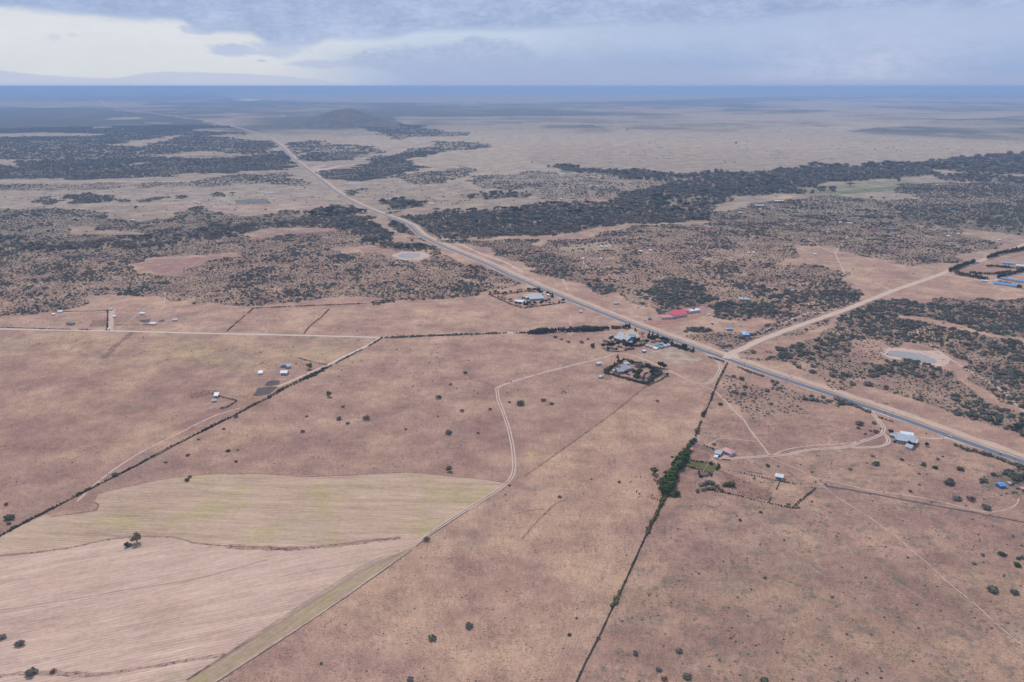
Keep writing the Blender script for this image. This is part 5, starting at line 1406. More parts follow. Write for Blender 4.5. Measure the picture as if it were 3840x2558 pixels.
def frame(A, B, Cc):
    """local frame on the ground: A-B front edge, depth towards C"""
    a, b, c = P(*A), P(*B), P(*Cc)
    L = (b - a).length; u = (b - a) / L
    w = Vector((-u.y, u.x, 0))
    dpt = (c - a).dot(w)
    if A[1] < 1060: dpt = math.copysign(min(abs(dpt), max(6.0, L * .3)), dpt)
    elif 1035 < A[1] < 1110 and L > 25: dpt = math.copysign(8.5, dpt)
    elif A[1] < 1260 and L < 24: dpt = math.copysign(min(abs(dpt), max(4.5, L * .5)), dpt)
    if abs(dpt) < 2: dpt = 2 if dpt >= 0 else -2
    return a, u, w, L, dpt

def house(name, label, cat, blocks, group=None, extra=None):
    """blocks: (A, B, C, height, roof kind, roof material, wall material, windows)"""
    a0, u0, w0, L0, d0 = frame(*blocks[0][:3])
    ctr = a0 + u0 * L0 / 2 + w0 * d0 / 2
    ctr.z = gz(ctr.x, ctr.y)
    root = tag(obj(name, None, None, ctr, math.atan2(u0.y, u0.x)), label, cat, group)
    inv = Matrix.Rotation(-root.rotation_euler.z, 3, 'Z')
    for bi, (A, B, Cc, h, rk, rm, wm, nwin) in enumerate(blocks):
        a, u, w, L, dp = frame(A, B, Cc)
        if dp < 0: a = a + w * dp; dp = -dp; front_far = True
        else: front_far = False
        o = inv @ (a - ctr); o.z = 0
        M = Matrix.Translation(o) @ (inv @ Matrix(((u.x, w.x, 0), (u.y, w.y, 0), (0, 0, 1)))).to_4x4()
        lift = .02 * bi
        if wm:
            obj('wall', MB().box(.15, L - .15, .15, dp - .15, -.3, h, M).mesh('wall', PAL[wm]), root)
        rb = MB(); e = min(.6, L * .08); t = .09
        z = h + lift + .01
        def pts(l): return [M @ Vector(q) for q in l]
        if rk == 'flat':
            rb.box(-e, L + e, -e, dp + e, z, z + .2, M)
        elif rk == 'mono':
            r_ = dp * .13
            rb.poly(pts([(-e, -e, z), (L + e, -e, z), (L + e, dp + e, z + r_), (-e, dp + e, z + r_), (-e, -e, z + t), (L + e, -e, z + t), (L + e, dp + e, z + r_ + t), (-e, dp + e, z + r_ + t)]),
                    [(0, 3, 2, 1), (4, 5, 6, 7), (0, 1, 5, 4), (1, 2, 6, 5), (2, 3, 7, 6), (3, 0, 4, 7)])
            if wm: rb.poly(pts([(L - .15, .15, h), (L - .15, dp - .15, h), (L - .15, dp - .15, z + r_)]), [(0, 1, 2)])
        elif rk == 'gable':
            r_ = dp * .22; m_ = dp / 2
            rb.poly(pts([(-e, -e, z), (L + e, -e, z), (L + e, m_, z + r_), (-e, m_, z + r_), (L + e, dp + e, z), (-e, dp + e, z)]), [(0, 1, 2, 3), (3, 2, 4, 5)])
            rb.poly(pts([(-e, -e, z - t), (L + e, -e, z - t), (L + e, m_, z + r_ - t), (-e, m_, z + r_ - t), (L + e, dp + e, z - t), (-e, dp + e, z - t)]), [(3, 2, 1, 0), (5, 4, 2, 3)])
            if wm:
                gb = MB().poly(pts([(.15, .15, h), (.15, dp - .15, h), (.15, m_, h + r_ * .93), (L - .15, .15, h), (L - .15, dp - .15, h), (L - .15, m_, h + r_ * .93)]), [(0, 2, 1), (3, 4, 5)])
                obj('gable', gb.mesh('gable', PAL[wm]), root)
        elif rk == 'hip':
            r_ = min(L, dp) * .24; q = min(L, dp) / 2
            if L >= dp: r0, r1 = (q, dp / 2), (L - q + .01, dp / 2)
            else: r0, r1 = (L / 2, q), (L / 2, dp - q)
            P_ = pts([(-e, -e, z), (L + e, -e, z), (L + e, dp + e, z), (-e, dp + e, z), (*r0, z + r_), (*r1, z + r_)])
            if L >= dp: rb.poly(P_, [(0, 1, 5, 4), (2, 3, 4, 5), (1, 2, 5), (3, 0, 4), (3, 2, 1, 0)])
            else: rb.poly(P_, [(0, 1, 4), (1, 2, 5, 4), (2, 3, 5), (3, 0, 4, 5), (3, 2, 1, 0)])
        obj('roof', rb.mesh('roof', PAL[rm]), root)
        if nwin and wm:
            for side, length, cnt in (('f', L, nwin), ('r', dp, max(1, nwin // 2))):
                gap = length / (cnt + 1)
                for i in range(cnt):
                    s = gap * (i + 1); isdoor = side == 'f' and i == cnt // 2 and cnt > 1
                    ww, z0, z1 = (1.0, 0, 2.1) if isdoor else (1.3, 1.0, 2.1)
                    yf = .10
                    if side == 'f':
                        mk = lambda g: MB().box(s - ww / 2 - g, s + ww / 2 + g, yf - (.03 if g else .06), .2, z0 - g, z1 + g, M)
                    else:
                        mk = lambda g: MB().box(L - .2, L - yf + (.03 if g else .06), s - ww / 2 - g, s + ww / 2 + g, z0 - g, z1 + g, M)
                    if isdoor: obj('door', mk(0).mesh('door', PAL['door']), root)
                    else:
                        fr = obj('window', mk(.1).mesh('window', PAL['white']), root); obj('pane', mk(0).mesh('pane', PAL['glass']), fr)
    if extra: extra(root, M)
    return root

# farm with the pink roofed bungalow
house('bungalow', 'white bungalow with a pink hipped roof at the end of the twin wheel track', 'house', [((2705, 1697), (2741, 1712), (2757, 1703), 3.0, 'hip', 'pinkroof', 'white', 5)])
house('shed', 'grey flat roofed lean-to attached left of the pink roofed bungalow', 'shed', [((2678, 1707), (2700, 1712), (2712, 1703), 2.3, 'mono', 'iron', 'grey', 0)])
house('shed', 'small white canopy in front of the grey lean-to', 'shed', [((2676, 1719), (2688, 1722), (2692, 1716), 1.9, 'mono', 'whiteiron', 'white', 0)])
house('shed', 'small red and white shed against the tall green hedge', 'shed', [((2585, 1693), (2592, 1695), (2595, 1686), 2.0, 'gable', 'fadedred', 'white', 0)])
house('outhouse', 'tiny pale blue outhouse at the top of the tall green hedge', 'shed', [((2598, 1646), (2603, 1648), (2605, 1645), 2.2, 'mono', 'paleblue', 'bluewall', 0)])
house('shed', 'low white sheet shelter beside the blue outhouse', 'shed', [((2602, 1653), (2610, 1656), (2612, 1652), 1.4, 'mono', 'whiteiron', 'grey', 0)])
house('metal_barn', 'white metal barn standing alone on the fence line right of the bungalow', 'barn', [((2906, 1797), (2934, 1803), (2938, 1792), 3.2, 'gable', 'whiteiron', 'white', 4)])
# roadside compound
house('roadside_compound', 'large roadside building with patched white, grey and rusty flat roofs', 'building', [
    ((3362, 1660), (3430, 1672), (3440, 1655), 3.4, 'mono', 'iron', 'grey', 6), ((3376, 1648), (3424, 1655), (3434, 1642), 3.7, 'mono', 'whiteiron', 'white', 0),
    ((3374, 1655), (3420, 1662), (3425, 1657), 3.9, 'mono', 'rust', None, 0), ((3421, 1670), (3436, 1673), (3445, 1660), 3.3, 'flat', 'whiteiron', 'grey', 2)])
house('shed', 'long narrow grey shed reaching left from the roadside compound', 'shed', [((3336, 1637), (3366, 1647), (3370, 1642), 2.3, 'mono', 'iron', 'grey', 0)])
house('shed', 'teal fronted shed at the left corner of the roadside compound', 'shed', [((3357, 1656), (3366, 1657), (3370, 1646), 2.6, 'mono', 'paleblue', 'teal', 0)])
house('shed', 'white sided shed in front of the roadside compound', 'shed', [((3393, 1681), (3416, 1688), (3421, 1677), 2.3, 'gable', 'iron', 'white', 0)])
# hedged compound
house('farmhouse', 'rambling grey roofed farmhouse inside the hedged compound', 'house', [((2318, 1403), (2342, 1400), (2340, 1386), 3.2, 'gable', 'greyroof', 'stone', 3), ((2340, 1396), (2362, 1391), (2358, 1372), 3.4, 'gable', 'greyroof', 'stone', 3),
    ((2362, 1391), (2377, 1388), (2376, 1376), 3.1, 'hip', 'brownroof', 'stone', 2), ((2334, 1402), (2352, 1397), (2352, 1393), 2.6, 'mono', 'pinkroof', None, 0)])
house('shed', 'small red roofed shed behind the farmhouse', 'shed', [((2341, 1364), (2352, 1363), (2353, 1358), 2.6, 'gable', 'fadedred', 'white', 0)])
house('shed', 'grey shed between the red one and the farmhouse', 'shed', [((2342, 1371), (2360, 1370), (2362, 1365), 2.3, 'mono', 'iron', 'grey', 0)])
house('hut', 'white hut with a dark doorway left of the farmhouse', 'hut', [((2297, 1396), (2305, 1397), (2306, 1392), 2.6, 'flat', 'whiteiron', 'white', 0)])
house('gatehouse', 'white curved gate wall at the right end of the hedge', 'wall', [((2466, 1397), (2478, 1394), (2479, 1391), 2.4, 'flat', 'whiteiron', 'white', 0)])
house('water_tank_shed', 'pale metal shed alone in the pasture left of the hedged compound', 'shed', [((2241, 1371), (2255, 1367), (2253, 1362), 2.4, 'gable', 'whiteiron', 'iron', 0)])
house('shed', 'grey tin shed beside the dark soil plot', 'shed', [((2243, 1418), (2254, 1420), (2256, 1414), 2.0, 'mono', 'iron', 'grey', 0)])
house('hut', 'blue white hut with open front between the two compounds', 'hut', [((2407, 1322), (2416, 1324), (2417, 1319), 2.6, 'flat', 'whiteiron', 'bluewall', 0)])
# big grey roofed compound by the highway
house('workshop', 'big grey roofed workshop with blue walls among trees by the highway', 'building', [((2301, 1276), (2348, 1290), (2362, 1272), 4.0, 'gable', 'greyroof', 'bluewall', 5), ((2350, 1289), (2370, 1292), (2378, 1278), 3.0, 'mono', 'iron', 'bluewall', 2)])
house('shed', 'teal roofed open shed right of the workshop', 'shed', [((2354, 1269), (2376, 1272), (2377, 1264), 3.0, 'mono', 'teal', 'teal', 0)])
house('shed', 'narrow grey shed behind the workshop', 'shed', [((2318, 1254), (2334, 1260), (2337, 1255), 2.4, 'mono', 'iron', 'grey', 0)])
house('shed', 'dark low shed behind the narrow grey one', 'shed', [((2322, 1251), (2336, 1251), (2336, 1247), 2.2, 'mono', 'brownroof', 'grey', 0)])
house('hut', 'round looking pale hut left of the workshop', 'hut', [((2288, 1268), (2300, 1268), (2301, 1262), 2.3, 'hip', 'net', 'grey', 0)])
for A, rm, lab in (((2426, 1301), 'net', 'leftmost pale net tent of the nursery yard'), ((2442, 1306), 'net', 'pinkish net tent second from left in the nursery yard'), ((2455, 1311), 'whiteiron', 'whitest net tent at the front of the nursery yard'),
                   ((2460, 1299), 'teal', 'teal tarpaulin at the back of the nursery yard'), ((2476, 1306), 'teal', 'teal tarpaulin at the front of the nursery yard'), ((2492, 1302), 'iron', 'grey net tent right of the teal tarpaulins'),
                   ((2480, 1294), 'brownroof', 'dark roofed stall in the nursery yard'), ((2505, 1298), 'iron', 'grey sheet shelter at the right of the nursery yard')):
    house('net_tent', lab, 'tent', [((A[0] - 7, A[1]), (A[0] + 8, A[1] + 2), (A[0] + 10, A[1] - 5), 1.9, 'hip', rm, rm, 0)])
# red roofed building
house('red_roofed_hall', 'long bright red roofed hall beside the highway', 'building', [((2525, 1194), (2576, 1186), (2572, 1169), 4.4, 'gable', 'red', 'white', 8), ((2480, 1198), (2524, 1196), (2526, 1184), 3.0, 'mono', 'fadedred', 'white', 4),
    ((2560, 1172), (2584, 1175), (2586, 1168), 3.6, 'mono', 'red', 'white', 0)])
house('white_building', 'white walled building with dark windows right of the red hall', 'building', [((2585, 1176), (2627, 1170), (2625, 1163), 3.6, 'flat', 'whiteiron', 'white', 6)])
house('kiosk', 'small dark green kiosk left of the red hall', 'kiosk', [((2431, 1200), (2443, 1200), (2444, 1194), 2.6, 'gable', 'teal', 'teal', 2)])
house('hut', 'little white hut right of the red hall', 'hut', [((2656, 1184), (2662, 1184), (2662, 1181), 2.2, 'flat', 'whiteiron', 'white', 0)])
house('shed', 'pale low shed in the scrub across the road from the long hedge', 'shed', [((2305, 1143), (2322, 1141), (2321, 1137), 2.2, 'mono', 'iron', 'grey', 0)])
# compound west of the highway
house('farm_buildings', 'wide pale corrugated roofs in the walled compound west of the highway', 'building', [((1988, 1128), (2040, 1125), (2030, 1112), 3.0, 'mono', 'iron', 'grey', 4), ((1972, 1123), (1996, 1121), (1990, 1110), 3.3, 'gable', 'whiteiron', 'grey', 2),
    ((1962, 1119), (1980, 1119), (1978, 1114), 2.6, 'mono', 'greyroof', 'grey', 0)])
house('shed', 'low white roofed shed in front of the walled compound roofs', 'shed', [((1932, 1136), (1965, 1137), (1966, 1132), 2.2, 'mono', 'whiteiron', 'white', 0)])
house('hut', 'white hut among the roadside trees of the walled compound', 'hut', [((2051, 1110), (2058, 1112), (2059, 1107), 2.6, 'gable', 'whiteiron', 'white', 0)])
house('hut', 'tall white hut by the compound gate near the highway', 'hut', [((2096, 1130), (2102, 1130), (2103, 1125), 3.2, 'gable', 'paleblue', 'white', 0)])
house('shed', 'tiny pale shed between the compound and the highway', 'shed', [((2172, 1172), (2179, 1173), (2180, 1169), 2.0, 'flat', 'whiteiron', 'teal', 0)])
# huts in the scrub by the junction
house('house', 'pale blue roofed house in the bushes nearest the dirt road junction', 'house', [((2789, 1263), (2812, 1263), (2811, 1251), 2.8, 'hip', 'paleblue', 'bluewall', 3)])
house('house', 'second blue roofed house left of the one nearest the junction', 'house', [((2726, 1240), (2748, 1240), (2746, 1233), 2.4, 'hip', 'paleblue', 'bluewall', 1)])
house('outhouse', 'narrow blue outhouse in the scrub right of the red hall', 'shed', [((2668, 1217), (2675, 1217), (2675, 1212), 3.0, 'flat', 'whiteiron', 'bluewall', 0)])
house('outhouse', 'tiny blue box beside the highway at the junction', 'shed', [((2721, 1318), (2726, 1318), (2726, 1315), 2.2, 'flat', 'paleblue', 'bluewall', 0)])
house('shed', 'long pale sheds half hidden in the thicket north of the red hall', 'shed', [((2772, 1127), (2810, 1128), (2806, 1121), 2.2, 'mono', 'iron', 'grey', 0)])
# school with blue roofs far right
house('school_block', 'long blue roofed school block nearest the camera at the right edge', 'school', [((3723, 1066), (3811, 1079), (3815, 1073), 3.2, 'gable', 'blue', 'white', 10)])
house('school_block', 'blue roofed block behind the nearest school block', 'school', [((3752, 1048), (3796, 1055), (3798, 1049), 3.2, 'gable', 'blue', 'white', 6)])
house('school_block', 'blue roofed block at the far right of the school', 'school', [((3802, 1057), (3840, 1062), (3842, 1055), 3.2, 'gable', 'blue', 'white', 4)])
house('school_block', 'pale blue long roof along the cypress row left of the school', 'school', [((3640, 1040), (3690, 1046), (3692, 1040), 2.8, 'gable', 'paleblue', 'white', 4)])
house('hut', 'small white hut at the gate of the school', 'hut', [((3680, 1057), (3700, 1059), (3701, 1054), 2.6, 'flat', 'whiteiron', 'white', 0)])
house('hall', 'large white roofed hall at the upper right edge behind the cypresses', 'building', [((3810, 1003), (3880, 1010), (3884, 990), 4.0, 'gable', 'whiteiron', 'white', 6)])
house('hall', 'grey blue roofed block left of the large white hall', 'building', [((3755, 990), (3800, 994), (3804, 986), 3.4, 'gable', 'paleblue', 'white', 4)])
house('gatehouse', 'small blue white gatehouse on the dirt road by the cypress row', 'gatehouse', [((3655, 988), (3672, 987), (3671, 983), 3.0, 'flat', 'paleblue', 'white', 0)])
# blue hut in the right thicket
house('hut', 'bright blue roofed hut inside the thicket at the right edge', 'hut', [((3750, 1832), (3772, 1829), (3768, 1816), 2.4, 'gable', 'blue', 'bluewall', 0)])
house('hut', 'pink walled hut cut by the right edge', 'hut', [((3831, 1842), (3850, 1842), (3850, 1835), 2.2, 'flat', 'pinkwall', 'pinkwall', 0)])
house('shed', 'grey sheet shed right of the bright blue hut', 'shed', [((3782, 1821), (3793, 1821), (3793, 1815), 2.0, 'mono', 'iron', 'grey', 0)])
# farm in the west pasture
house('house', 'pink walled house with grey roof, upper left of the west farm', 'house', [((1053, 1378), (1072, 1377), (1074, 1368), 2.8, 'hip', 'brownroof', 'pinkwall', 2)])
house('barn', 'silver metal barn, upper right of the west farm', 'barn', [((1080, 1383), (1094, 1379), (1092, 1370), 3.0, 'gable', 'iron', 'iron', 0)])
house('barn', 'white metal barn, lower one of the west farm', 'barn', [((1052, 1407), (1076, 1407), (1078, 1398), 3.0, 'gable', 'whiteiron', 'iron', 2)])
house('shed', 'bright white double roof left of the west farm', 'shed', [((968, 1406), (984, 1405), (980, 1399), 2.2, 'mono', 'whiteiron', 'white', 0), ((974, 1401), (984, 1400), (983, 1396), 2.2, 'mono', 'whiteiron', 'white', 0)])
house('house', 'white cube like house in the fenced yard below the west farm', 'house', [((802, 1494), (818, 1493), (820, 1484), 3.2, 'mono', 'whiteiron', 'white', 2)])
house('shed', 'low grey shed below the white cube like house', 'shed', [((795, 1509), (812, 1507), (812, 1502), 1.6, 'mono', 'net', 'grey', 0)])
# small holdings above the gravel road
house('thatched_house', 'wide thatched grey house just above the gravel road on the left', 'house', [((248, 1218), (272, 1220), (276, 1208), 2.8, 'hip', 'thatch', 'stone', 2)])
for A, wd, dp_, rm, lab in (((194, 1184), 9, 5, 'whiteiron', 'tiny white roofed hut, the left one of the pair above the thatched house'), ((216, 1174), 15, 5, 'whiteiron', 'pale roofed shed, the right one of the pair above the thatched house'),
        ((423, 1192), 9, 5, 'whiteiron', 'white hut beside the fenced lane'), ((523, 1181), 17, 4, 'whiteiron', 'pale long hut at the top of the orange plot'), ((561, 1219), 20, 6, 'whiteiron', 'pale hut at the lower edge of the orange plot'),
        ((647, 1205), 16, 6, 'paleblue', 'pale blue hut right of the orange plot'), ((403, 1239), 6, 4, 'whiteiron', 'tiny white hut at the lane corner on the gravel road'), ((411, 1165), 8, 4, 'iron', 'tiny grey hut at the upper end of the fenced lane')):
    house('hut', lab, 'hut', [((A[0], A[1]), (A[0] + wd, A[1]), (A[0] + wd + 1, A[1] - dp_), 2.4, 'mono', rm, 'white', 0)])
# distant buildings
for A, wd, dp_, h, rm, lab in (
    ((2833, 774), 42, 4, 3.5, 'whiteiron', 'long white roof, the nearer of two far sheds under the river wood'), ((2905, 757), 42, 4, 3.5, 'whiteiron', 'long white roof, the farther of two sheds beside the orange field'), ((2878, 773), 10, 3, 3, 'blue', 'small blue hut at the end of the long white shed'),
    ((2768, 800), 20, 5, 3, 'whiteiron', 'white roof beside the red one near the long white sheds'), ((2782, 802), 20, 5, 3, 'fadedred', 'red roof near the long white sheds'), ((2846, 788), 10, 4, 3, 'whiteiron', 'small white hut under the long white shed'),
    ((2902, 733), 8, 5, 5, 'white', 'small white tower at the river wood edge'), ((3148, 837), 12, 3, 3, 'whiteiron', 'white hut, left of the pair in the far right scrub'), ((3179, 840), 18, 4, 3, 'whiteiron', 'white hut, right of the pair in the far right scrub'),
    ((3334, 861), 18, 5, 3, 'blue', 'bright blue roof on the right plain'), ((3336, 853), 16, 3, 3, 'rust', 'rusty roof behind the bright blue one'), ((3568, 795), 18, 4, 3, 'blue', 'light blue roof in the dense scrub on the right'),
    ((3551, 889), 16, 3, 3, 'whiteiron', 'white roof, nearest the upper dirt road'), ((3588, 880), 14, 3, 3, 'whiteiron', 'white roof, the middle one above the dirt road'), ((3742, 903), 14, 3, 3, 'whiteiron', 'white roof close above the dirt road at the right'),
    ((3560, 915), 16, 3, 3, 'iron', 'grey roof just above the dirt road'), ((3052, 957), 12, 4, 3, 'whiteiron', 'small white hut beside the winding path'), ((2966, 1093), 14, 4, 2.4, 'iron', 'grey sheet hut in the scrub above the dirt road'),
    ((2397, 946), 12, 4, 3, 'whiteiron', 'white hut, left of the pair below the fenced field'), ((2434, 943), 14, 4, 3, 'whiteiron', 'white hut, right of the pair below the fenced field'), ((2250, 928), 10, 3, 3, 'whiteiron', 'white hut, left of the pair on the tan field'),
    ((2270, 929), 8, 3, 3, 'whiteiron', 'white hut, right of the pair on the tan field'), ((2182, 974), 10, 4, 3, 'whiteiron', 'white hut on the pale path under the tan field'), ((2248, 974), 9, 4, 3, 'whiteiron', 'white hut right of the pale path under the tan field'),
    ((2803, 952), 10, 3, 3, 'whiteiron', 'small white hut, left one in the middle scrub'), ((2820, 951), 12, 3, 3, 'whiteiron', 'small white hut, right one in the middle scrub'), ((2098, 749), 14, 4, 3, 'whiteiron', 'white roof in the fenced yard on the pink plain'),
    ((1608, 766), 28, 2, 3, 'whiteiron', 'thin white roof beyond the highway bend'), ((1219, 620), 18, 3, 4, 'blue', 'dark blue roof, left of the trading post by the highway'), ((1238, 619), 14, 3, 4, 'whiteiron', 'white roof, right of the trading post by the highway'),
    ((1346, 517), 24, 2.5, 4, 'whiteiron', 'long white roof below the cone shaped hill'), ((1036, 514), 30, 2.5, 4, 'iron', 'grey roofs beside the far highway'), ((1052, 434), 14, 2, 4, 'whiteiron', 'white roof on the far plain left of the hill'),
    ((725, 759), 14, 3, 3, 'whiteiron', 'white hut, upper left on the far west plain'), ((740, 763), 10, 3, 3, 'whiteiron', 'white hut, lower left on the far west plain'), ((850, 762), 18, 3, 3, 'iron', 'grey roof near the ploughed plot'),
    ((492, 828), 10, 3, 3, 'whiteiron', 'tiny white hut in the western scrub'), ((1842, 570), 14, 2, 3, 'whiteiron', 'white roof on the pale plain'), ((2222, 505), 12, 2, 3, 'whiteiron', 'white roof far out on the pale plain'),
    ((1848, 678), 8, 3, 3, 'whiteiron', 'white hut in the sparse middle scrub'), ((3350, 450), 50, 3, 5, 'blue', 'blue roofs among trees on the far right plain'), ((3200, 484), 30, 2, 4, 'paleblue', 'pale blue roofs in the far right bush'),
    ((2920, 540), 8, 2, 4, 'whiteiron', 'white hut on the far right plain'), ((1924, 718), 8, 3, 3, 'whiteiron', 'white hut above the dark tree band'), ((3510, 640 + 55), 12, 3, 3, 'whiteiron', 'white roof on the faded meadow'),
    ((60, 505), 16, 2, 4, 'whiteiron', 'white roof in the far left clearing'), ((68, 592), 10, 2, 3, 'whiteiron', 'white roof in the far left bush'), ((490, 663), 10, 2.5, 3, 'whiteiron', 'white roof above the far left road')):
    house('hut' if wd < 16 else 'shed', lab, 'hut' if wd < 16 else 'shed', [((A[0], A[1]), (A[0] + wd * .78, A[1] + .4), (A[0] + wd * .78, A[1] - dp_), h * .85, 'mono', rm, 'white' if rm != 'rust' else 'grey', 0)])

# water tanks, soil heap, rubble
def cyl_thing(name, lab, cat, px, py, r, h, m):
    p = P(px, py); mb = MB().tube((0, 0, 0), (0, 0, h * .85), r, r, 14).tube((0, 0, h * .85), (0, 0, h), r * .97, r * .35, 14)
    return tag(obj(name, mb.mesh(name, m), None, p), lab, cat)
cyl_thing('water_tank', 'black water tank in front of the grey lean-to', 'tank', 2695, 1713, 1.3, 2.2, PAL['black'])
cyl_thing('water_tank', 'black water tank by the teal shed of the roadside compound', 'tank', 3354, 1659, 1.3, 2.2, PAL['black'])
cyl_thing('water_tank', 'black water tank on the white building beside the red hall', 'tank', 2601, 1168, 1.5, 6.2, PAL['black'])
cyl_thing('water_tank', 'dark tank at the left of the walled compound roofs', 'tank', 1959, 1119, 1.4, 2.8, PAL['black'])
def heap(name, lab, cat, px, py, wpx, h, m, flatk=1.0, seed=1):
    p = P(px, py); r = wpx * mpp(px, py) / 2
    v, f = core([(0, 0, 0, r, r * .62 * flatk, h)], seed, .97)
    return tag(obj(name, mesh_np(name, v, f, m, True), None, p, .2), lab, cat)
heap('soil_heap', 'oval dark soil heap under the garden plots', 'soil heap', 2642, 1781, 46, 3.0, PAL['soilheap'], 1.3, 4)
heap('rubble_heap', 'small pile of rubble with a white patch in the pasture below the long hedge', 'rubble', 2206, 1270, 18, 1.4, PAL['rubble'], 1, 5)
heap('rubble_heap', 'brown brush pile in the corner of the square paddock', 'brush pile', 2988, 1904, 36, 1.2, LEAF_BROWN, 1, 6)
def bench(px, py, lab):
    p = P(px, py); e = tag(obj('farm_trailer', None, None, p, -.2), lab, 'trailer')
    obj('bed', MB().box(-4.2, 4.2, -1.1, 1.1, .8, 1.0).mesh('bed', PAL['pinkwall']), e)
    for x0 in (-2.8, 2.8):
        for y0 in (-1.05, 1.05): obj('wheel', MB().tube((x0, y0 - .12, .45), (x0, y0 + .12, .45), .45, .45, 10).mesh('wheel', PAL['black']), e)
    return e
bench(2723, 1723, 'pale long trailer parked on the track by the bungalow')
pipe = MB()
for k_ in range(3):
    a, b = P(2798, 1764 + 2 * k_), P(2860, 1776 + 2 * k_)
    o_ = tag(obj('water_pipe', MB().tube((0, 0, .25), tuple((b - a) + Vector((0, 0, .25))), .16, .16, 6).mesh('water_pipe', PAL['rubble']), None, a),
             ('pale pipe lying on the grass, farthest of the three', 'pale pipe lying on the grass, middle of the three', 'pale pipe lying on the grass, nearest of the three')[k_], 'pipe', 'pipes lying by the paddock')

# ------------------------------------------------------------------ hedges, each one a thing
def hedge(pix, width, height, m, label, size=.45, dens=1.0, name='hedge', gaps=0.0, seed=1):
    m = LEAF_HEDGE if m is LEAF_DARK else m
    W_ = smooth_line(world_line(pix, 2.2), 1); o0 = W_[len(W_) // 2].copy()
    r = random.Random(seed); L = []
    for i, p in enumerate(W_):
        t = i / len(W_); g = vnoise(np.array([p.x / 14.0]), np.array([p.y / 14.0]), 50 + seed)[0]
        if g < gaps: continue
        s_ = (.35 + .9 * g) * r.uniform(.6, 1.2) * (width(t) if callable(width) else width) * .88
        hh = (.6 + .7 * r.random()) * (height(t) if callable(height) else height)
        L.append((p.x - o0.x + r.uniform(-.3, .3) * s_, p.y - o0.y + r.uniform(-.3, .3) * s_, hh * .42, s_ * .55, s_ * .55, hh * .55))
    if not L: return
    v, f = leaf_cloud(int(len(L) * 34 * dens), L, size, seed)
    v2, f2 = core(L, seed, .72)
    f = np.concatenate([f, f2 + len(v)]); v = np.concatenate([v, v2])
    return tag(obj(name, mesh_np(name, v, f, m), None, (o0.x, o0.y, o0.z)), label, 'hedge')
hedge([(1430, 1268), (1470, 1267), (1560, 1263), (1640, 1259), (1757, 1255), (1900, 1250), (1985, 1249)], 4, 2.6, LEAF_BUSH, 'thin dark hedge along the south side of the gravel road', .5, 1, gaps=.12, seed=3)
hedge([(1985, 1250), (2060, 1246), (2150, 1242), (2230, 1239), (2278, 1236)], 10, 7, LEAF_DARK, 'thick tall dark hedge at the east end of the gravel road', .9, 1.2, seed=4)
hedge([(2296, 1233), (2320, 1230), (2345, 1232)], 6, 4.5, LEAF_DARK, 'short dark hedge piece between the thick hedge and the yard entrance', .7, 1, seed=5)
hedge([(1430, 1270), (1375, 1303), (1281, 1351), (1226, 1380)], 2.6, 2.0, LEAF_BUSH, 'thin hedge south of the road running from the gravel road fork', .4, 1, gaps=.2, seed=6)
hedge([(1226, 1380), (1205, 1392), (1133, 1427), (1069, 1456), (1005, 1494)], 5.0, 3.2, LEAF_DARK, 'thicker green hedge beside the west farm and black plots', .5, 1.1, seed=7)
hedge([(1005, 1494), (950, 1520), (892, 1552), (807, 1594), (760, 1618)], 3.0, 2.2, LEAF_DARK, 'dark hedge line below the west farm', .4, 1, gaps=.1, seed=8)
hedge([(760, 1618), (722, 1636), (616, 1688), (510, 1747), (425, 1790), (340, 1832)], 2.4, 1.4, LEAF_DARK, 'thin dark ditch hedge crossing the west pasture', .3, 1, gaps=.22, seed=9)
hedge([(340, 1832), (276, 1866), (170, 1921), (85, 1964), (0, 2011), (-60, 2045)], 3.0, 1.9, LEAF_DARK, 'dark ditch hedge running out at the left edge', .35, 1, gaps=.12, seed=10)
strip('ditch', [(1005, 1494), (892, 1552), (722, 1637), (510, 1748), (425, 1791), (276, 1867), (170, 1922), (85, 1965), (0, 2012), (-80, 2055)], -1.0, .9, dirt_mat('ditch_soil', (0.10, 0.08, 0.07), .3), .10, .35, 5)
hedge([(2604, 1655), (2584, 1672), (2570, 1710)], 6, 4, LEAF_GREEN, 'upper narrower part of the tall green hedge beside the garden plots', .6, 1.1, seed=11)
hedge([(2570, 1708), (2551, 1740), (2534, 1774), (2518, 1808), (2500, 1852)], lambda t: 10 + 7 * t, lambda t: 6 + 3.5 * t, LEAF_GREEN, 'tall bright green hedge of trees beside the garden plots', .8, 2.0, seed=12)
hedge([(2502, 1856), (2525, 1858), (2548, 1860)], 9, 5, LEAF_GREEN, 'green spur at the lower end of the tall hedge', .7, 1.3, seed=13)
hedge([(2497, 1858), (2482, 1882), (2462, 1928), (2440, 1968), (2424, 2004)], lambda t: 5 - 1.8 * t, 2.6, LEAF_OLIVE, 'olive green hedge continuing below the tall green one', .45, 1.2, seed=14)
hedge([(2422, 2008), (2410, 2036), (2386, 2090), (2362, 2145), (2345, 2185)], 1.5, 1.1, LEAF_DARK, 'thin dark hedge below the olive one', .28, 1, gaps=.1, seed=15)
hedge([(2345, 2180), (2334, 2205), (2318, 2235), (2300, 2270)], 3.4, 2.2, LEAF_OLIVE, 'short olive thickening of the thin hedge', .3, 1, seed=16)
hedge([(2298, 2275), (2270, 2340), (2248, 2388), (2227, 2427), (2197, 2478), (2163, 2555), (2130, 2620)], 1.0, .8, LEAF_DARK, 'lowest thin stretch of the hedge line running off the bottom edge', .22, 1, gaps=.12, seed=17)
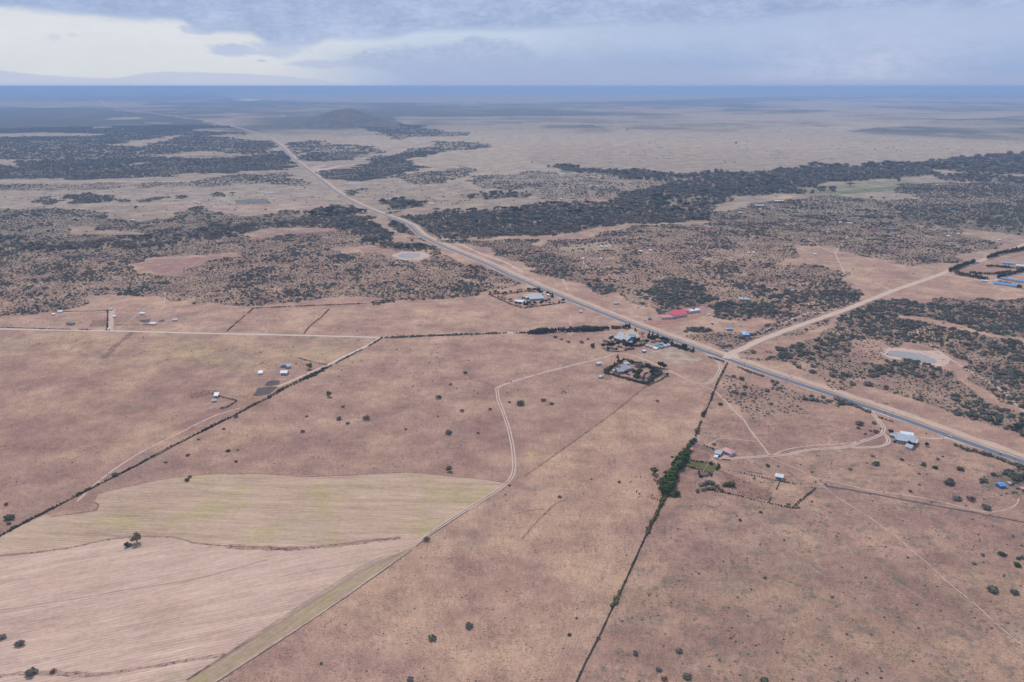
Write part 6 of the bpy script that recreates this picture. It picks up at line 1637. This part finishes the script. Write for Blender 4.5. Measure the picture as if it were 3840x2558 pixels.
strip('ditch', [(2497, 1870), (2462, 1942), (2424, 2012), (2386, 2096), (2334, 2212), (2298, 2284), (2248, 2394), (2200, 2482), (2166, 2560), (2130, 2630)], -.2, 1.3, dirt_mat('ditch_soil', (0.10, 0.08, 0.07), .3), .10, .25, 5)
hedge([(2728, 1362), (2694, 1430), (2680, 1462), (2664, 1505), (2648, 1540), (2638, 1560), (2622, 1600), (2606, 1640)], 2.4, 1.8, LEAF_DARK, 'broken thin hedge from the highway down to the tall green hedge', .35, 1, gaps=.28, seed=18)
hedge([(2634, 1562), (2640, 1550)], 7, 4, LEAF_DARK, 'bush clump on the broken hedge below the farm path', .5, 1.2, seed=19)
hedge([(2612, 1625), (2616, 1612)], 7, 4, LEAF_OLIVE, 'olive bush clump at the top of the tall green hedge', .5, 1.2, seed=20)
hedge([(2612, 1655), (2640, 1672), (2690, 1690)], 2.6, 1.8, LEAF_DARK, 'thin fence of shrubs along the upper garden plot', .35, 1, gaps=.3, seed=21)
hedge([(2572, 1722), (2610, 1732), (2655, 1736)], 2.2, 1.6, LEAF_DARK, 'dark low hedge between orange plot and garden', .3, 1, seed=22)
hedge([(2662, 1742), (2690, 1741), (2700, 1748), (2686, 1762)], 3.6, 2.4, LEAF_GREEN, 'green hedge wrapping the right garden corner', .4, 1.2, seed=23)
hedge([(2566, 1748), (2600, 1756), (2634, 1765)], 2.6, 1.4, LEAF_GREEN, 'green row along the lower edge of the left garden', .3, 1.1, seed=24)
hedge([(2618, 1778), (2632, 1770), (2672, 1778), (2668, 1786)], 3.0, 2.0, LEAF_DARK, 'dark hedge around the soil heap', .35, 1.1, seed=25)
hedge([(2634, 1822), (2660, 1812), (2690, 1824)], 9, 3.2, LEAF_BUSH, 'grey brown thicket left of the tilled plot', .5, 1, seed=26)
hedge([(2610, 1845), (2640, 1838), (2690, 1834), (2705, 1840)], 6, 2.6, LEAF_OLIVE, 'olive thicket under the grey brown one', .45, 1, gaps=.15, seed=27)
hedge([(2712, 1822), (2735, 1818), (2752, 1826)], 11, 4, LEAF_OLIVE, 'bright olive thicket nearest the tilled plot', .5, 1, seed=28)
hedge([(2650, 1838), (2710, 1848), (2760, 1857), (2845, 1880), (2930, 1897), (2975, 1906)], 1.8, 1.2, LEAF_DARK, 'low dark hedge line along the lower side of the paddocks', .26, 1, gaps=.25, seed=29)
hedge([(2975, 1903), (3000, 1880), (3030, 1858), (3055, 1834)], 2.6, 1.4, LEAF_BROWN, 'brown hedge closing the square paddock on the right', .3, 1, seed=30)
hedge([(2925, 1806), (2912, 1835), (2895, 1862), (2882, 1885)], 1.6, 1.2, LEAF_BROWN, 'thin brown hedge between the two paddocks', .25, 1, gaps=.3, seed=31)
hedge([(2700, 1748), (2760, 1770), (2830, 1785), (2905, 1802), (2980, 1815), (3055, 1832)], 1.6, 1.2, LEAF_DARK, 'dark fence hedge along the upper side of the paddocks', .25, 1, gaps=.3, seed=32)
HC = [(2268, 1398), (2290, 1382), (2318, 1366), (2336, 1354), (2376, 1364), (2433, 1377), (2464, 1392), (2466, 1404), (2446, 1422), (2425, 1441), (2385, 1433), (2340, 1418), (2268, 1400)]
hedge(HC[:4], 5.5, 4.2, LEAF_DARK, 'upper left side of the hedge round the farmhouse', .5, 1.2, seed=33)
hedge(HC[3:7], 6.5, 4.5, LEAF_DARK, 'upper right side of the hedge round the farmhouse', .5, 1.2, seed=34)
hedge(HC[6:10], 9, 5.0, LEAF_DARK, 'thick right side of the hedge round the farmhouse', .6, 1.2, seed=35)
hedge(HC[9:], 5.0, 3.0, LEAF_DARK, 'lower side of the hedge round the farmhouse', .45, 1.2, seed=36)
hedge([(2410, 1428), (2418, 1402), (2440, 1398)], 2.6, 2, LEAF_BUSH, 'thin inner hedge right of the farmhouse', .35, 1, seed=37)
hedge([(2430, 1446), (2470, 1430), (2505, 1408)], 2.6, 1.6, LEAF_BROWN, 'thin brown hedge below the farmhouse compound', .35, 1, gaps=.25, seed=38)
hedge([(2380, 1300), (2420, 1296), (2430, 1294)], 4, 2.5, LEAF_DARK, 'low hedge under the trees right of the workshop', .4, 1, seed=39)
hedge([(2265, 1312), (2310, 1320), (2340, 1318), (2375, 1305)], 2.6, 1.6, LEAF_BUSH, 'thin hedge under the workshop trees', .35, 1, gaps=.2, seed=40)
hedge([(2480, 1285), (2520, 1296), (2560, 1308), (2600, 1322)], 6, 4.5, LEAF_DARK, 'hedge of dark trees between the nursery yard and the highway', .6, 1.1, gaps=.1, seed=41)
hedge([(1835, 1105), (1862, 1118), (1905, 1138), (1956, 1157), (2011, 1151), (2060, 1144), (2113, 1137)], 2.6, 2.2, LEAF_DARK, 'dark boundary hedge on the lower side of the walled compound', .4, 1, seed=42)
hedge([(1835, 1104), (1870, 1103), (1925, 1100), (1973, 1093), (2022, 1084)], 3, 2.2, LEAF_DARK, 'dark boundary hedge on the upper side of the walled compound', .4, 1, gaps=.15, seed=43)
hedge([(2660, 1340), (2700, 1352), (2760, 1375), (2810, 1395), (2860, 1412)], 4.0, 2.2, LEAF_BUSH, 'low shrub line along the south side of the highway at the junction', .45, 1, gaps=.25, seed=45)
hedge([(3140, 1500), (3200, 1520), (3262, 1548)], 7.5, 3.6, LEAF_BUSH, 'dark shrub line beside the highway near the track mouth', .5, 1, seed=46)
hedge([(3578, 1668), (3620, 1688), (3680, 1700), (3760, 1728), (3840, 1756), (3900, 1780)], 6.5, 3.0, LEAF_BUSH, 'dark shrub line south of the highway running to the right edge', .5, 1, gaps=.12, seed=47)
hedge([(3295, 1565), (3318, 1573), (3342, 1581)], 3.4, 1.6, LEAF_DARK, 'low dark shrub line under the power poles', .35, 1, seed=48)
hedge([(950, 1157), (1040, 1153), (1150, 1148), (1300, 1142), (1480, 1134)], 2.4, 1.8, LEAF_DARK, 'long thin boundary hedge between scrub and pink field', .45, .7, gaps=.1, seed=49)
hedge([(950, 1157), (900, 1200), (845, 1248)], 2.0, 1.2, LEAF_BROWN, 'faint hedge down the left side of the pink field', .45, .7, gaps=.35, seed=50)
hedge([(1236, 1158), (1205, 1190), (1160, 1225), (1140, 1252)], 2.0, .9, LEAF_BROWN, 'faint cross hedge inside the pink field', .4, .6, gaps=.35, seed=51)
hedge([(0, 1228), (200, 1235), (400, 1239)], 2.0, 1.1, LEAF_BUSH, 'low shrub edge along the upper side of the gravel road', .4, .7, gaps=.2, seed=52)
hedge([(404, 1163), (404, 1200), (402, 1236)], 2.4, 1.8, LEAF_DARK, 'short tall hedge along the fenced lane', .5, 1, gaps=.1, seed=53)
hedge([(200, 1170), (300, 1168), (404, 1165)], 1.8, 1.0, LEAF_BUSH, 'thin hedge above the small holdings', .4, .7, gaps=.3, seed=54)
hedge([(430, 1220), (500, 1220), (560, 1219)], 1.6, 1.0, LEAF_DARK, 'thin dark edge under the orange plot', .4, .7, seed=55)
hedge([(798, 1479), (840, 1492), (890, 1503), (850, 1530), (825, 1533)], 2.0, 1.6, LEAF_BROWN, 'brown hedge around the yard of the white cube like house', .35, 1, gaps=.1, seed=56)
hedge([(1083, 1333), (1150, 1352), (1226, 1370)], 1.8, 1.2, LEAF_BROWN, 'thin hedge above the west farm', .35, .8, gaps=.3, seed=57)
# cypress rows of the school
for pl, lab, sd in (([(3560, 1020), (3600, 1004), (3655, 985)], 'left cypress row along the dirt road', 60), ([(3700, 972), (3760, 952), (3830, 940), (3860, 930)], 'far cypress row at the upper right', 61),
                    ([(3580, 1028), (3640, 1040), (3700, 1048)], 'lower cypress row left of the school', 62), ([(3740, 1045), (3800, 1030), (3860, 1012)], 'cypress row right of the playing field', 63), ([(3640, 1025), (3720, 1030), (3790, 1020)], 'thin inner tree row of the playing field', 64)):
    hedge(pl, 5.5, 9 if sd < 64 else 4, LEAF_DARK, lab, .8, 1, name='tree_row', seed=sd)
sheet('playing_field', [(3600, 1018), (3680, 990), (3800, 1005), (3740, 1036), (3660, 1030)], PINKSOIL, .08, 2)
strip('dirt_road', [(3540, 1030), (3640, 1045), (3720, 1062), (3840, 1092)], -3, 3, TRAIL, .1, .4, 8); strip('dirt_road', [(3700, 1055), (3760, 1045), (3840, 1022)], -5, 5, TRAIL, .1, .6, 8)
hedge([(3700, 1000), (3760, 1003), (3830, 1012)], 6, 5, LEAF_DARK, 'dark trees around the blue roofs at the upper right', .7, 1, name='tree_row', seed=65)
hedge([(3746, 1062), (3790, 1070), (3830, 1080)], 4, 5, LEAF_DARK, 'dark trees between the blue school blocks', .6, 1, name='tree_row', gaps=.2, seed=66)

# ------------------------------------------------------------------ trees of the compounds
def grove(ox, oy, k, lst, what, grp, hgt=1.0):
    order = sorted(range(len(lst)), key=lambda q: lst[q][0])
    for q_, (x, y, w_, sp, *lab) in enumerate(lst):
        if not lab and order.index(q_) < 20: lab = [ORD[order.index(q_)] + (' from the left: ' if order.index(q_) else ': ') + what]
        px, py = ox + x / k, oy + y / k
        p = P(px, py); r = w_ / k * mpp(px, py) * .5 * (2.1 if sp == 'conifer' else 1.55)
        put_tree((p.x, p.y, p.z), r, sp, lab[0] if lab else what, None if lab else grp, squash=hgt * (.58 if sp == 'conifer' else 1))
K = 4.708
grove(1820, 1060, K, [(x, y + 22, w_, sp) for x, y, w_, sp in [(80, 170, 42, 'round'), (175, 165, 55, 'round'), (225, 172, 45, 'round'), (320, 195, 55, 'round'), (360, 180, 50, 'round'), (450, 160, 45, 'round'), (565, 160, 45, 'conifer'), (610, 135, 70, 'acacia'),
      (760, 125, 60, 'round'), (810, 125, 70, 'acacia'), (870, 130, 60, 'round'), (925, 125, 50, 'conifer'), (960, 115, 45, 'conifer'), (980, 185, 75, 'round'), (230, 245, 40, 'round'), (290, 262, 42, 'round'), (340, 275, 55, 'acacia'), (440, 305, 70, 'acacia')]],
      'dark tree along the upper side of the walled compound', 'trees along the upper side of the walled compound', .9)
grove(1820, 1060, K, [(x, y + 22, w_, sp) for x, y, w_, sp in [(1095, 185, 50, 'round'), (1140, 205, 45, 'round'), (1185, 240, 60, 'conifer'), (1130, 295, 40, 'round'), (1375, 320, 60, 'round'), (1300, 340, 35, 'conifer'), (690, 370, 55, 'conifer'), (735, 375, 60, 'conifer'),
      (780, 370, 65, 'round'), (870, 370, 65, 'round'), (830, 395, 45, 'round'), (995, 370, 75, 'round'), (610, 385, 60, 'round'), (545, 370, 60, 'round'), (1090, 305, 35, 'conifer'), (1060, 320, 40, 'round'), (1135, 355, 38, 'round'), (1200, 360, 36, 'round')]],
      'dark tree in front of the pale roofs of the walled compound', 'trees in front of the walled compound roofs', .95)
grove(2200, 1100, K, [(x, y + 26, w_, sp) for x, y, w_, sp in [(290, 935, 70, 'round'), (335, 870, 90, 'acacia'), (400, 930, 90, 'round'), (455, 940, 100, 'round'), (430, 810, 80, 'round'), (690, 950, 100, 'round'), (750, 945, 100, 'round'), (800, 940, 60, 'round'), (375, 985, 60, 'round'),
      (525, 995, 55, 'round'), (870, 880, 120, 'round'), (960, 870, 90, 'acacia'), (1010, 860, 90, 'acacia'), (1060, 870, 80, 'round')]], 'dark rounded tree close around the grey roofed workshop', 'trees around the workshop')
grove(2200, 1100, K, [(560, 930, 95, 'green', 'bright green tree in front of the workshop'), (655, 890, 75, 'olive', 'yellow green tree against the workshop roof'), (980, 760, 95, 'bare', 'bare flat crowned tree in the yard beside the highway'),
      (1100, 790, 80, 'conifer', 'left dark conifer by the highway near the workshop'), (1165, 800, 80, 'conifer', 'right dark conifer by the highway near the workshop'), (860, 665, 48, 'conifer', 'small dark tree at the yard entrance'),
      (755, 610, 60, 'conifer', 'pointed dark tree at the end of the thick hedge'), (705, 620, 70, 'round', 'rounded tree near the end of the thick hedge'), (105, 955, 70, 'green', 'green bushy tree left of the workshop'), (1880, 1020, 52, 'conifer', 'lone dark conifer beside the highway above the paddock'),
      (1735, 990, 90, 'round', 'last dark tree of the nursery hedge'), (1150, 850, 90, 'round', 'dark tree below the two conifers'), (1215, 830, 90, 'round', 'grey dark tree right of the two conifers'), (1250, 790, 60, 'conifer', 'slim conifer right of the pair by the highway'),
      (1385, 870, 90, 'round', 'dark tree behind the nursery yard'), (1330, 850, 80, 'round', 'dark tree at the left behind the nursery yard'), (1440, 880, 70, 'round', 'dark tree at the right behind the nursery yard'), (1505, 900, 60, 'conifer', 'conifer behind the nursery tents')], '', '')
grove(2200, 1180, K, [(x, y + 24, w_, sp) for x, y, w_, sp in [(490, 880, 55, 'conifer'), (560, 810, 55, 'conifer'), (600, 835, 50, 'round'), (640, 790, 30, 'conifer'), (690, 780, 28, 'conifer'), (710, 785, 30, 'conifer'), (740, 780, 28, 'conifer'), (770, 805, 28, 'conifer'), (820, 815, 26, 'conifer'),
      (545, 740, 48, 'conifer'), (330, 990, 60, 'round'), (400, 945, 45, 'conifer'), (450, 930, 50, 'round'), (870, 890, 80, 'acacia'), (930, 900, 90, 'acacia'), (990, 900, 80, 'acacia'), (1040, 885, 50, 'conifer'), (1105, 920, 60, 'round'), (1160, 945, 55, 'round'), (1225, 965, 60, 'round')]],
      'slim dark tree in the hedge behind the farmhouse', 'trees in the hedge behind the farmhouse')
grove(2200, 1180, K, [(1305, 940, 105, 'round', 'tall round tree outside the hedge above the white gate, the left one'), (1380, 950, 75, 'round', 'tree right of the tall round one above the white gate'), (835, 1050, 70, 'round', 'dark round tree in front of the farmhouse'),
      (915, 1090, 130, 'green', 'big bright green tree in front of the farmhouse'), (880, 1160, 110, 'green', 'green tree below the big bright green one'), (740, 1100, 80, 'bare', 'grey leafy tree left of the big green one'), (705, 1040, 55, 'round', 'small dark tree against the farmhouse wall'),
      (1150, 1060, 85, 'round', 'dark tree inside the thick right hedge'), (1210, 1050, 85, 'round', 'dark tree at the right corner of the hedged compound'), (1180, 1100, 70, 'round', 'dark tree low in the thick right hedge'), (1420, 1085, 55, 'round', 'small dark tree right of the hedged compound'),
      (1370, 1070, 50, 'bare', 'brown leafless tree right of the hedged compound')], '', '')

# ------------------------------------------------------------------ fences and poles
def fence(pix, gap, name, label, h=1.6, rails=True):
    W_ = world_line(pix, gap); root = tag(obj(name, None, None, W_[0]), label, 'fence')
    pm = MB().box(-.09, .09, -.09, .09, -.3, h).mesh('post', GREYWOOD)
    for q in W_: obj('post', pm, root, q - W_[0])
    if rails:
        mb = MB()
        for z in (.5, 1.0, 1.45):
            for a, b in zip(W_[:-1], W_[1:]):
                mb.tube(tuple(a - W_[0] + Vector((0, 0, z))), tuple(b - W_[0] + Vector((0, 0, z))), .02, .02, 3)
        o_ = obj('wire', mb.mesh('wire', PAL['iron']), root); o_['kind'] = 'stuff'
    return root
fence([(2443, 1222), (2520, 1209), (2590, 1198), (2640, 1182), (2655, 1176)], 4.5, 'post_fence', 'pale post fence below the red hall')
fence([(1925, 1431), (1990, 1440), (2060, 1450), (2158, 1467)], 4.0, 'post_fence', 'grey post fence running from the track fork')
fence([(2158, 1467), (2196, 1440), (2260, 1400)], 4.0, 'post_fence', 'grey post fence rising to the hedged compound')
fence([(2440, 1222), (2470, 1213), (2480, 1208)], 4.5, 'post_fence', 'short post fence at the entrance of the red hall')
def power_pole(px, py, label, h=10.5, twin=False):
    p = P(px, py); e = tag(obj('power_pole', None, None, p, math.radians(-38)), label, 'pole', 'power poles along the highway' if not twin else None)
    xs = (-1.0, 1.0) if twin else (0,)
    for x0 in xs: obj('pole', MB().tube((x0, 0, -.3), (x0, 0, h), .16, .11, 8).mesh('pole', GREYWOOD), e)
    obj('crossarm', MB().box(-1.6, 1.6, -.08, .08, h - .9, h - .7).mesh('crossarm', GREYWOOD), e)
    for x0 in (-1.4, 0, 1.4): obj('insulator', MB().tube((x0, 0, h - .7), (x0, 0, h - .4), .07, .05, 6).mesh('insulator', PAL['white']), e)
    return e
power_pole(3341, 1581, 'twin legged power pole standing beside the highway', 12, True)
PL = [(3800, 1741), (3535, 1652), (3135, 1499), (2948, 1434), (2790, 1378), (2660, 1330), (2540, 1284), (2430, 1246), (2330, 1208), (2235, 1170)]
for i, q in enumerate(PL): power_pole(q[0], q[1] + 10, ORD[len(PL) - 1 - i] + ' wooden power pole from the left on the south verge of the highway', 9.5)

# ------------------------------------------------------------------ vehicles
def car(px, py, ang, body_m, label):
    p = P(px, py, .12); e = tag(obj('car', None, None, p, ang), label, 'car')
    prof = [(-2.2, .35), (-2.25, .75), (-2.0, .98), (-1.35, 1.02), (1.0, .98), (2.0, .82), (2.25, .6), (2.2, .35)]
    def extr(pr, w0, w1=None):
        n = len(pr); w1 = w1 or w0
        v = [(x, -w0, z) for x, z in pr] + [(x, w0, z) for x, z in pr]
        return v, [tuple(range(n))[::-1], tuple(range(n, 2 * n))] + [(i, (i + 1) % n, n + (i + 1) % n, n + i) for i in range(n)]
    v, f = extr(prof, .86); obj('body', mesh_py('body', v, f, body_m), e)
    # cabin: narrower at the roof
    cb = [(-1.75, -.80, 1.0), (.95, -.80, .99), (-1.75, .80, 1.0), (.95, .80, .99), (-1.2, -.64, 1.5), (.25, -.64, 1.5), (-1.2, .64, 1.5), (.25, .64, 1.5)]
    obj('window', mesh_py('window', cb, [(0, 1, 5, 4), (1, 3, 7, 5), (3, 2, 6, 7), (2, 0, 4, 6), (4, 5, 7, 6)], PAL['glass']), e)
    obj('roof', MB().box(-1.25, .3, -.67, .67, 1.5, 1.56).mesh('roof', body_m), e)
    for x0 in (-1.4, 1.4):
        for y0 in (-.82, .82):
            w_ = obj('wheel', MB().tube((x0, y0 - .1, .33), (x0, y0 + .1, .33), .33, .33, 12).mesh('tyre', PAL['black']), e)
            obj('rim', MB().tube((x0, y0 - .12, .33), (x0, y0 + .12, .33), .18, .18, 8).mesh('rim', PAL['iron']), w_)
    for y0 in (-.6, .6): obj('headlight', MB().box(2.15, 2.27, y0 - .17, y0 + .17, .58, .74).mesh('headlight', PAL['white']), e)
    for y0 in (-.6, .6): obj('tail_light', MB().box(-2.28, -2.17, y0 - .14, y0 + .14, .66, .82).mesh('tail_light', PAL['red']), e)
    return e
hd_ = P(3690, 1681) - P(3562, 1637); HA = math.atan2(hd_.y, hd_.x)
CARW = plain('white_car_paint', (0.78, 0.78, 0.78), .3, .03, 1, .5); CARS = plain('silver_car_paint', (0.55, 0.57, 0.60), .3, .03, 1, .5)
car(3562, 1639, HA, CARW, 'white car driving on the highway nearest the driveway'); car(3754, 1704, HA, CARS, 'silver white car driving on the highway near the right edge')
car(2419, 1203, .1, CARW, 'white van like car parked left of the red hall')
car(2512, 1291, -.4, CARW, 'white car parked by the nursery hedge, the right one'); car(2497, 1287, -.4, CARW, 'white car parked by the nursery hedge, the left one')
car(1245, 714, HA + .3, CARW, 'tiny white car far up the highway'); car(1502, 830, HA + .1, CARW, 'small white car before the highway bend')

def motorbike(px, py, label):
    """motorcycle with a rider; the rider is one skinned figure"""
    p = P(px, py, .12); e = tag(obj('motorcycle', None, None, p, HA + math.pi), label, 'motorcycle')
    for x0 in (-.65, .65):
        obj('wheel', MB().tube((x0, -.05, .32), (x0, .05, .32), .32, .32, 12).mesh('wheel', PAL['black']), e)
    obj('frame', MB().tube((-.65, 0, .32), (.45, 0, .75), .07, .09).tube((.45, 0, .85), (.65, 0, .32), .05, .05).box(-.2, .25, -.13, .13, .35, .75).mesh('frame', PAL['door']), e)
    obj('seat', MB().box(-.7, .1, -.14, .14, .78, .88).mesh('seat', PAL['black']), e)
    obj('handlebar', MB().tube((.42, -.35, 1.02), (.42, .35, 1.02), .02, .02).mesh('handlebar', PAL['iron']), e)
    # rider
    V = [(-.2, 0, .95), (-.16, 0, 1.2), (-.08, 0, 1.45), (-.04, 0, 1.56), (0, 0, 1.70), (-.08, .2, 1.42), (.1, .3, 1.2), (.4, .3, 1.06), (-.08, -.2, 1.42), (.1, -.3, 1.2), (.4, -.3, 1.06), (-.2, .12, .93), (.2, .2, .85), (.05, .2, .38), (.22, .2, .33), (-.2, -.12, .93), (.2, -.2, .85), (.05, -.2, .38), (.22, -.2, .33)]
    E = [(0, 1), (1, 2), (2, 3), (3, 4), (2, 5), (5, 6), (6, 7), (2, 8), (8, 9), (9, 10), (0, 11), (11, 12), (12, 13), (13, 14), (0, 15), (15, 16), (16, 17), (17, 18)]
    R_ = [.16, .15, .17, .06, .12, .07, .055, .04, .07, .055, .04, .1, .085, .05, .05, .1, .085, .05, .05]
    me = bpy.data.meshes.new('person'); me.from_pydata(V, E, [])
    rider = bpy.data.objects.new('person', me); C.objects.link(rider); rider.location = p; rider.rotation_euler = (0, 0, HA + math.pi)
    sk = rider.modifiers.new('skin', 'SKIN')
    for i, r_ in enumerate(R_): me.skin_vertices[0].data[i].radius = (r_, r_)
    me.skin_vertices[0].data[0].use_root = True
    ss_ = rider.modifiers.new('sub', 'SUBSURF'); ss_.levels = ss_.render_levels = 1
    me.materials.append(plain('rider_clothes', (0.16, 0.07, 0.06), .8, .2, 3)); tag(rider, 'person in dark red clothes riding ' + ('the motorcycle near the track mouth' if px > 3000 else 'the motorcycle before the red hall'), 'person')
motorbike(3319, 1550, 'dark motorcycle on the highway near the track mouth'); motorbike(2345, 1209, 'dark motorcycle on the highway before the red hall')

# ------------------------------------------------------------------ cattle
def cow_mesh(mname, m, k=1.0):
    V = [(0, 0, 1.05), (.55, 0, 1.08), (.85, 0, 1.12), (1.12, 0, 1.2), (1.38, 0, 1.1), (-.5, 0, 1.08), (-.75, 0, 1.05), (-.82, 0, .6), (.72, .2, .75), (.72, .2, .38), (.74, .2, .04), (.72, -.2, .75), (.72, -.2, .38), (.74, -.2, .04),
         (-.62, .2, .75), (-.70, .2, .42), (-.62, .2, .04), (-.62, -.2, .75), (-.70, -.2, .42), (-.62, -.2, .04)]
    E = [(0, 1), (1, 2), (2, 3), (3, 4), (0, 5), (5, 6), (6, 7), (1, 8), (8, 9), (9, 10), (1, 11), (11, 12), (12, 13), (5, 14), (14, 15), (15, 16), (5, 17), (17, 18), (18, 19)]
    R_ = [.34, .32, .2, .15, .09, .32, .16, .03, .12, .06, .05, .12, .06, .05, .14, .07, .05, .14, .07, .05]
    me = bpy.data.meshes.new(mname); me.from_pydata([(x * k, y * k, z * k) for x, y, z in V], E, [])
    tmp = bpy.data.objects.new(mname, me); C.objects.link(tmp)
    tmp.modifiers.new('skin', 'SKIN')
    for i, r_ in enumerate(R_): me.skin_vertices[0].data[i].radius = (r_ * k, r_ * k)
    me.skin_vertices[0].data[0].use_root = True
    dg = bpy.context.evaluated_depsgraph_get(); out = bpy.data.meshes.new_from_object(tmp.evaluated_get(dg))
    bpy.data.objects.remove(tmp); out.name = mname
    out.materials.clear(); out.materials.append(m)
    out.polygons.foreach_set('use_smooth', [True] * len(out.polygons))
    return out
HIDE = {'brown': cow_mesh('brown_cow', plain('brown_hide', (0.17, 0.065, 0.045), .8, .2, 2)), 'dark': cow_mesh('dark_cow', plain('dark_hide', (0.05, 0.035, 0.03), .8, .2, 2)), 'white': cow_mesh('white_cow', plain('white_hide', (0.62, 0.58, 0.52), .8, .1, 2))}
GOAT = cow_mesh('goat', PAL['white'], .62)
def z6(x, y): return 1900 + x / 2.354, 1500 + y / 2.354
herd = [z6(*q) for q in [(1300, 705), (1320, 690), (1335, 715), (1350, 700), (1365, 720), (1340, 735), (1375, 700), (1385, 715), (1360, 740), (1325, 725), (1395, 640), (1405, 650), (1385, 645), (1310, 715), (1345, 720), (1372, 732), (1330, 745)]]
for q in herd: o_ = obj('cow', HIDE[rnd.choice(['brown', 'brown', 'dark'])], None, P(*q), rnd.uniform(0, 6.28)); tag(o_, 'dark or brown cow in the crowded herd beside the green hedge', 'cow', 'cattle resting beside the green hedge')
for q in [z6(1358, 678), z6(1350, 688), z6(1372, 690), z6(1340, 675), z6(1362, 694)]: tag(obj('cow', HIDE['white'], None, P(*q), rnd.uniform(0, 6.28)), 'white cow among the crowded herd beside the green hedge', 'cow', 'white cattle in the herd')
for q, c_, l_ in ((z6(1140, 682), 'white', 'white cow alone left of the herd'), (z6(1180, 685), 'brown', 'brown cow right of the lone white one'), (z6(1088, 730), 'brown', 'brown cow farthest left of the herd'), (z6(1398, 706), 'dark', 'dark cow at the foot of the hedge'),
                  (z6(1380, 745), 'brown', 'brown cow just below the herd'), (z6(1145, 812), 'dark', 'dark cow, upper left of the straggling group'), (z6(1170, 833), 'dark', 'dark cow beside the white ones below'), (z6(1165, 855), 'white', 'white cow, left of the pair below the herd'),
                  (z6(1190, 848), 'white', 'white cow, right of the pair below the herd'), (z6(1285, 845), 'brown', 'brown cow, uppermost of the row near the hedge foot'), (z6(1280, 870), 'brown', 'brown cow, leftmost of the lowest row'), (z6(1303, 875), 'brown', 'brown cow, second in the lowest row'),
                  (z6(1330, 878), 'brown', 'brown cow, third in the lowest row'), (z6(1360, 872), 'brown', 'brown cow closest to the hedge in the lowest row'), (z6(1365, 825), 'brown', 'brown cow touching the hedge above the lowest row'), (z6(1440, 680), 'brown', 'brown cow inside the hedge shade')):
    if l_ != 'x': tag(obj('cow', HIDE[c_], None, P(*q), rnd.uniform(0, 6.28)), l_, 'cow')
for q in ((2110, 1472), (2116, 1469), (2121, 1475), (2105, 1477)): tag(obj('cow', HIDE['dark'], None, P(*q), rnd.uniform(0, 6.28)), 'dark cow grazing just below the grey post fence', 'cow', 'cattle below the post fence')
for q in ((2570, 1254), (2574, 1257), (2578, 1254), (2572, 1261), (2580, 1259), (2584, 1262), (2566, 1258)): tag(obj('goat', GOAT, None, P(*q), rnd.uniform(0, 6.28)), 'white goat on the bare earth across the highway from the nursery', 'goat', 'white goats beside the highway')
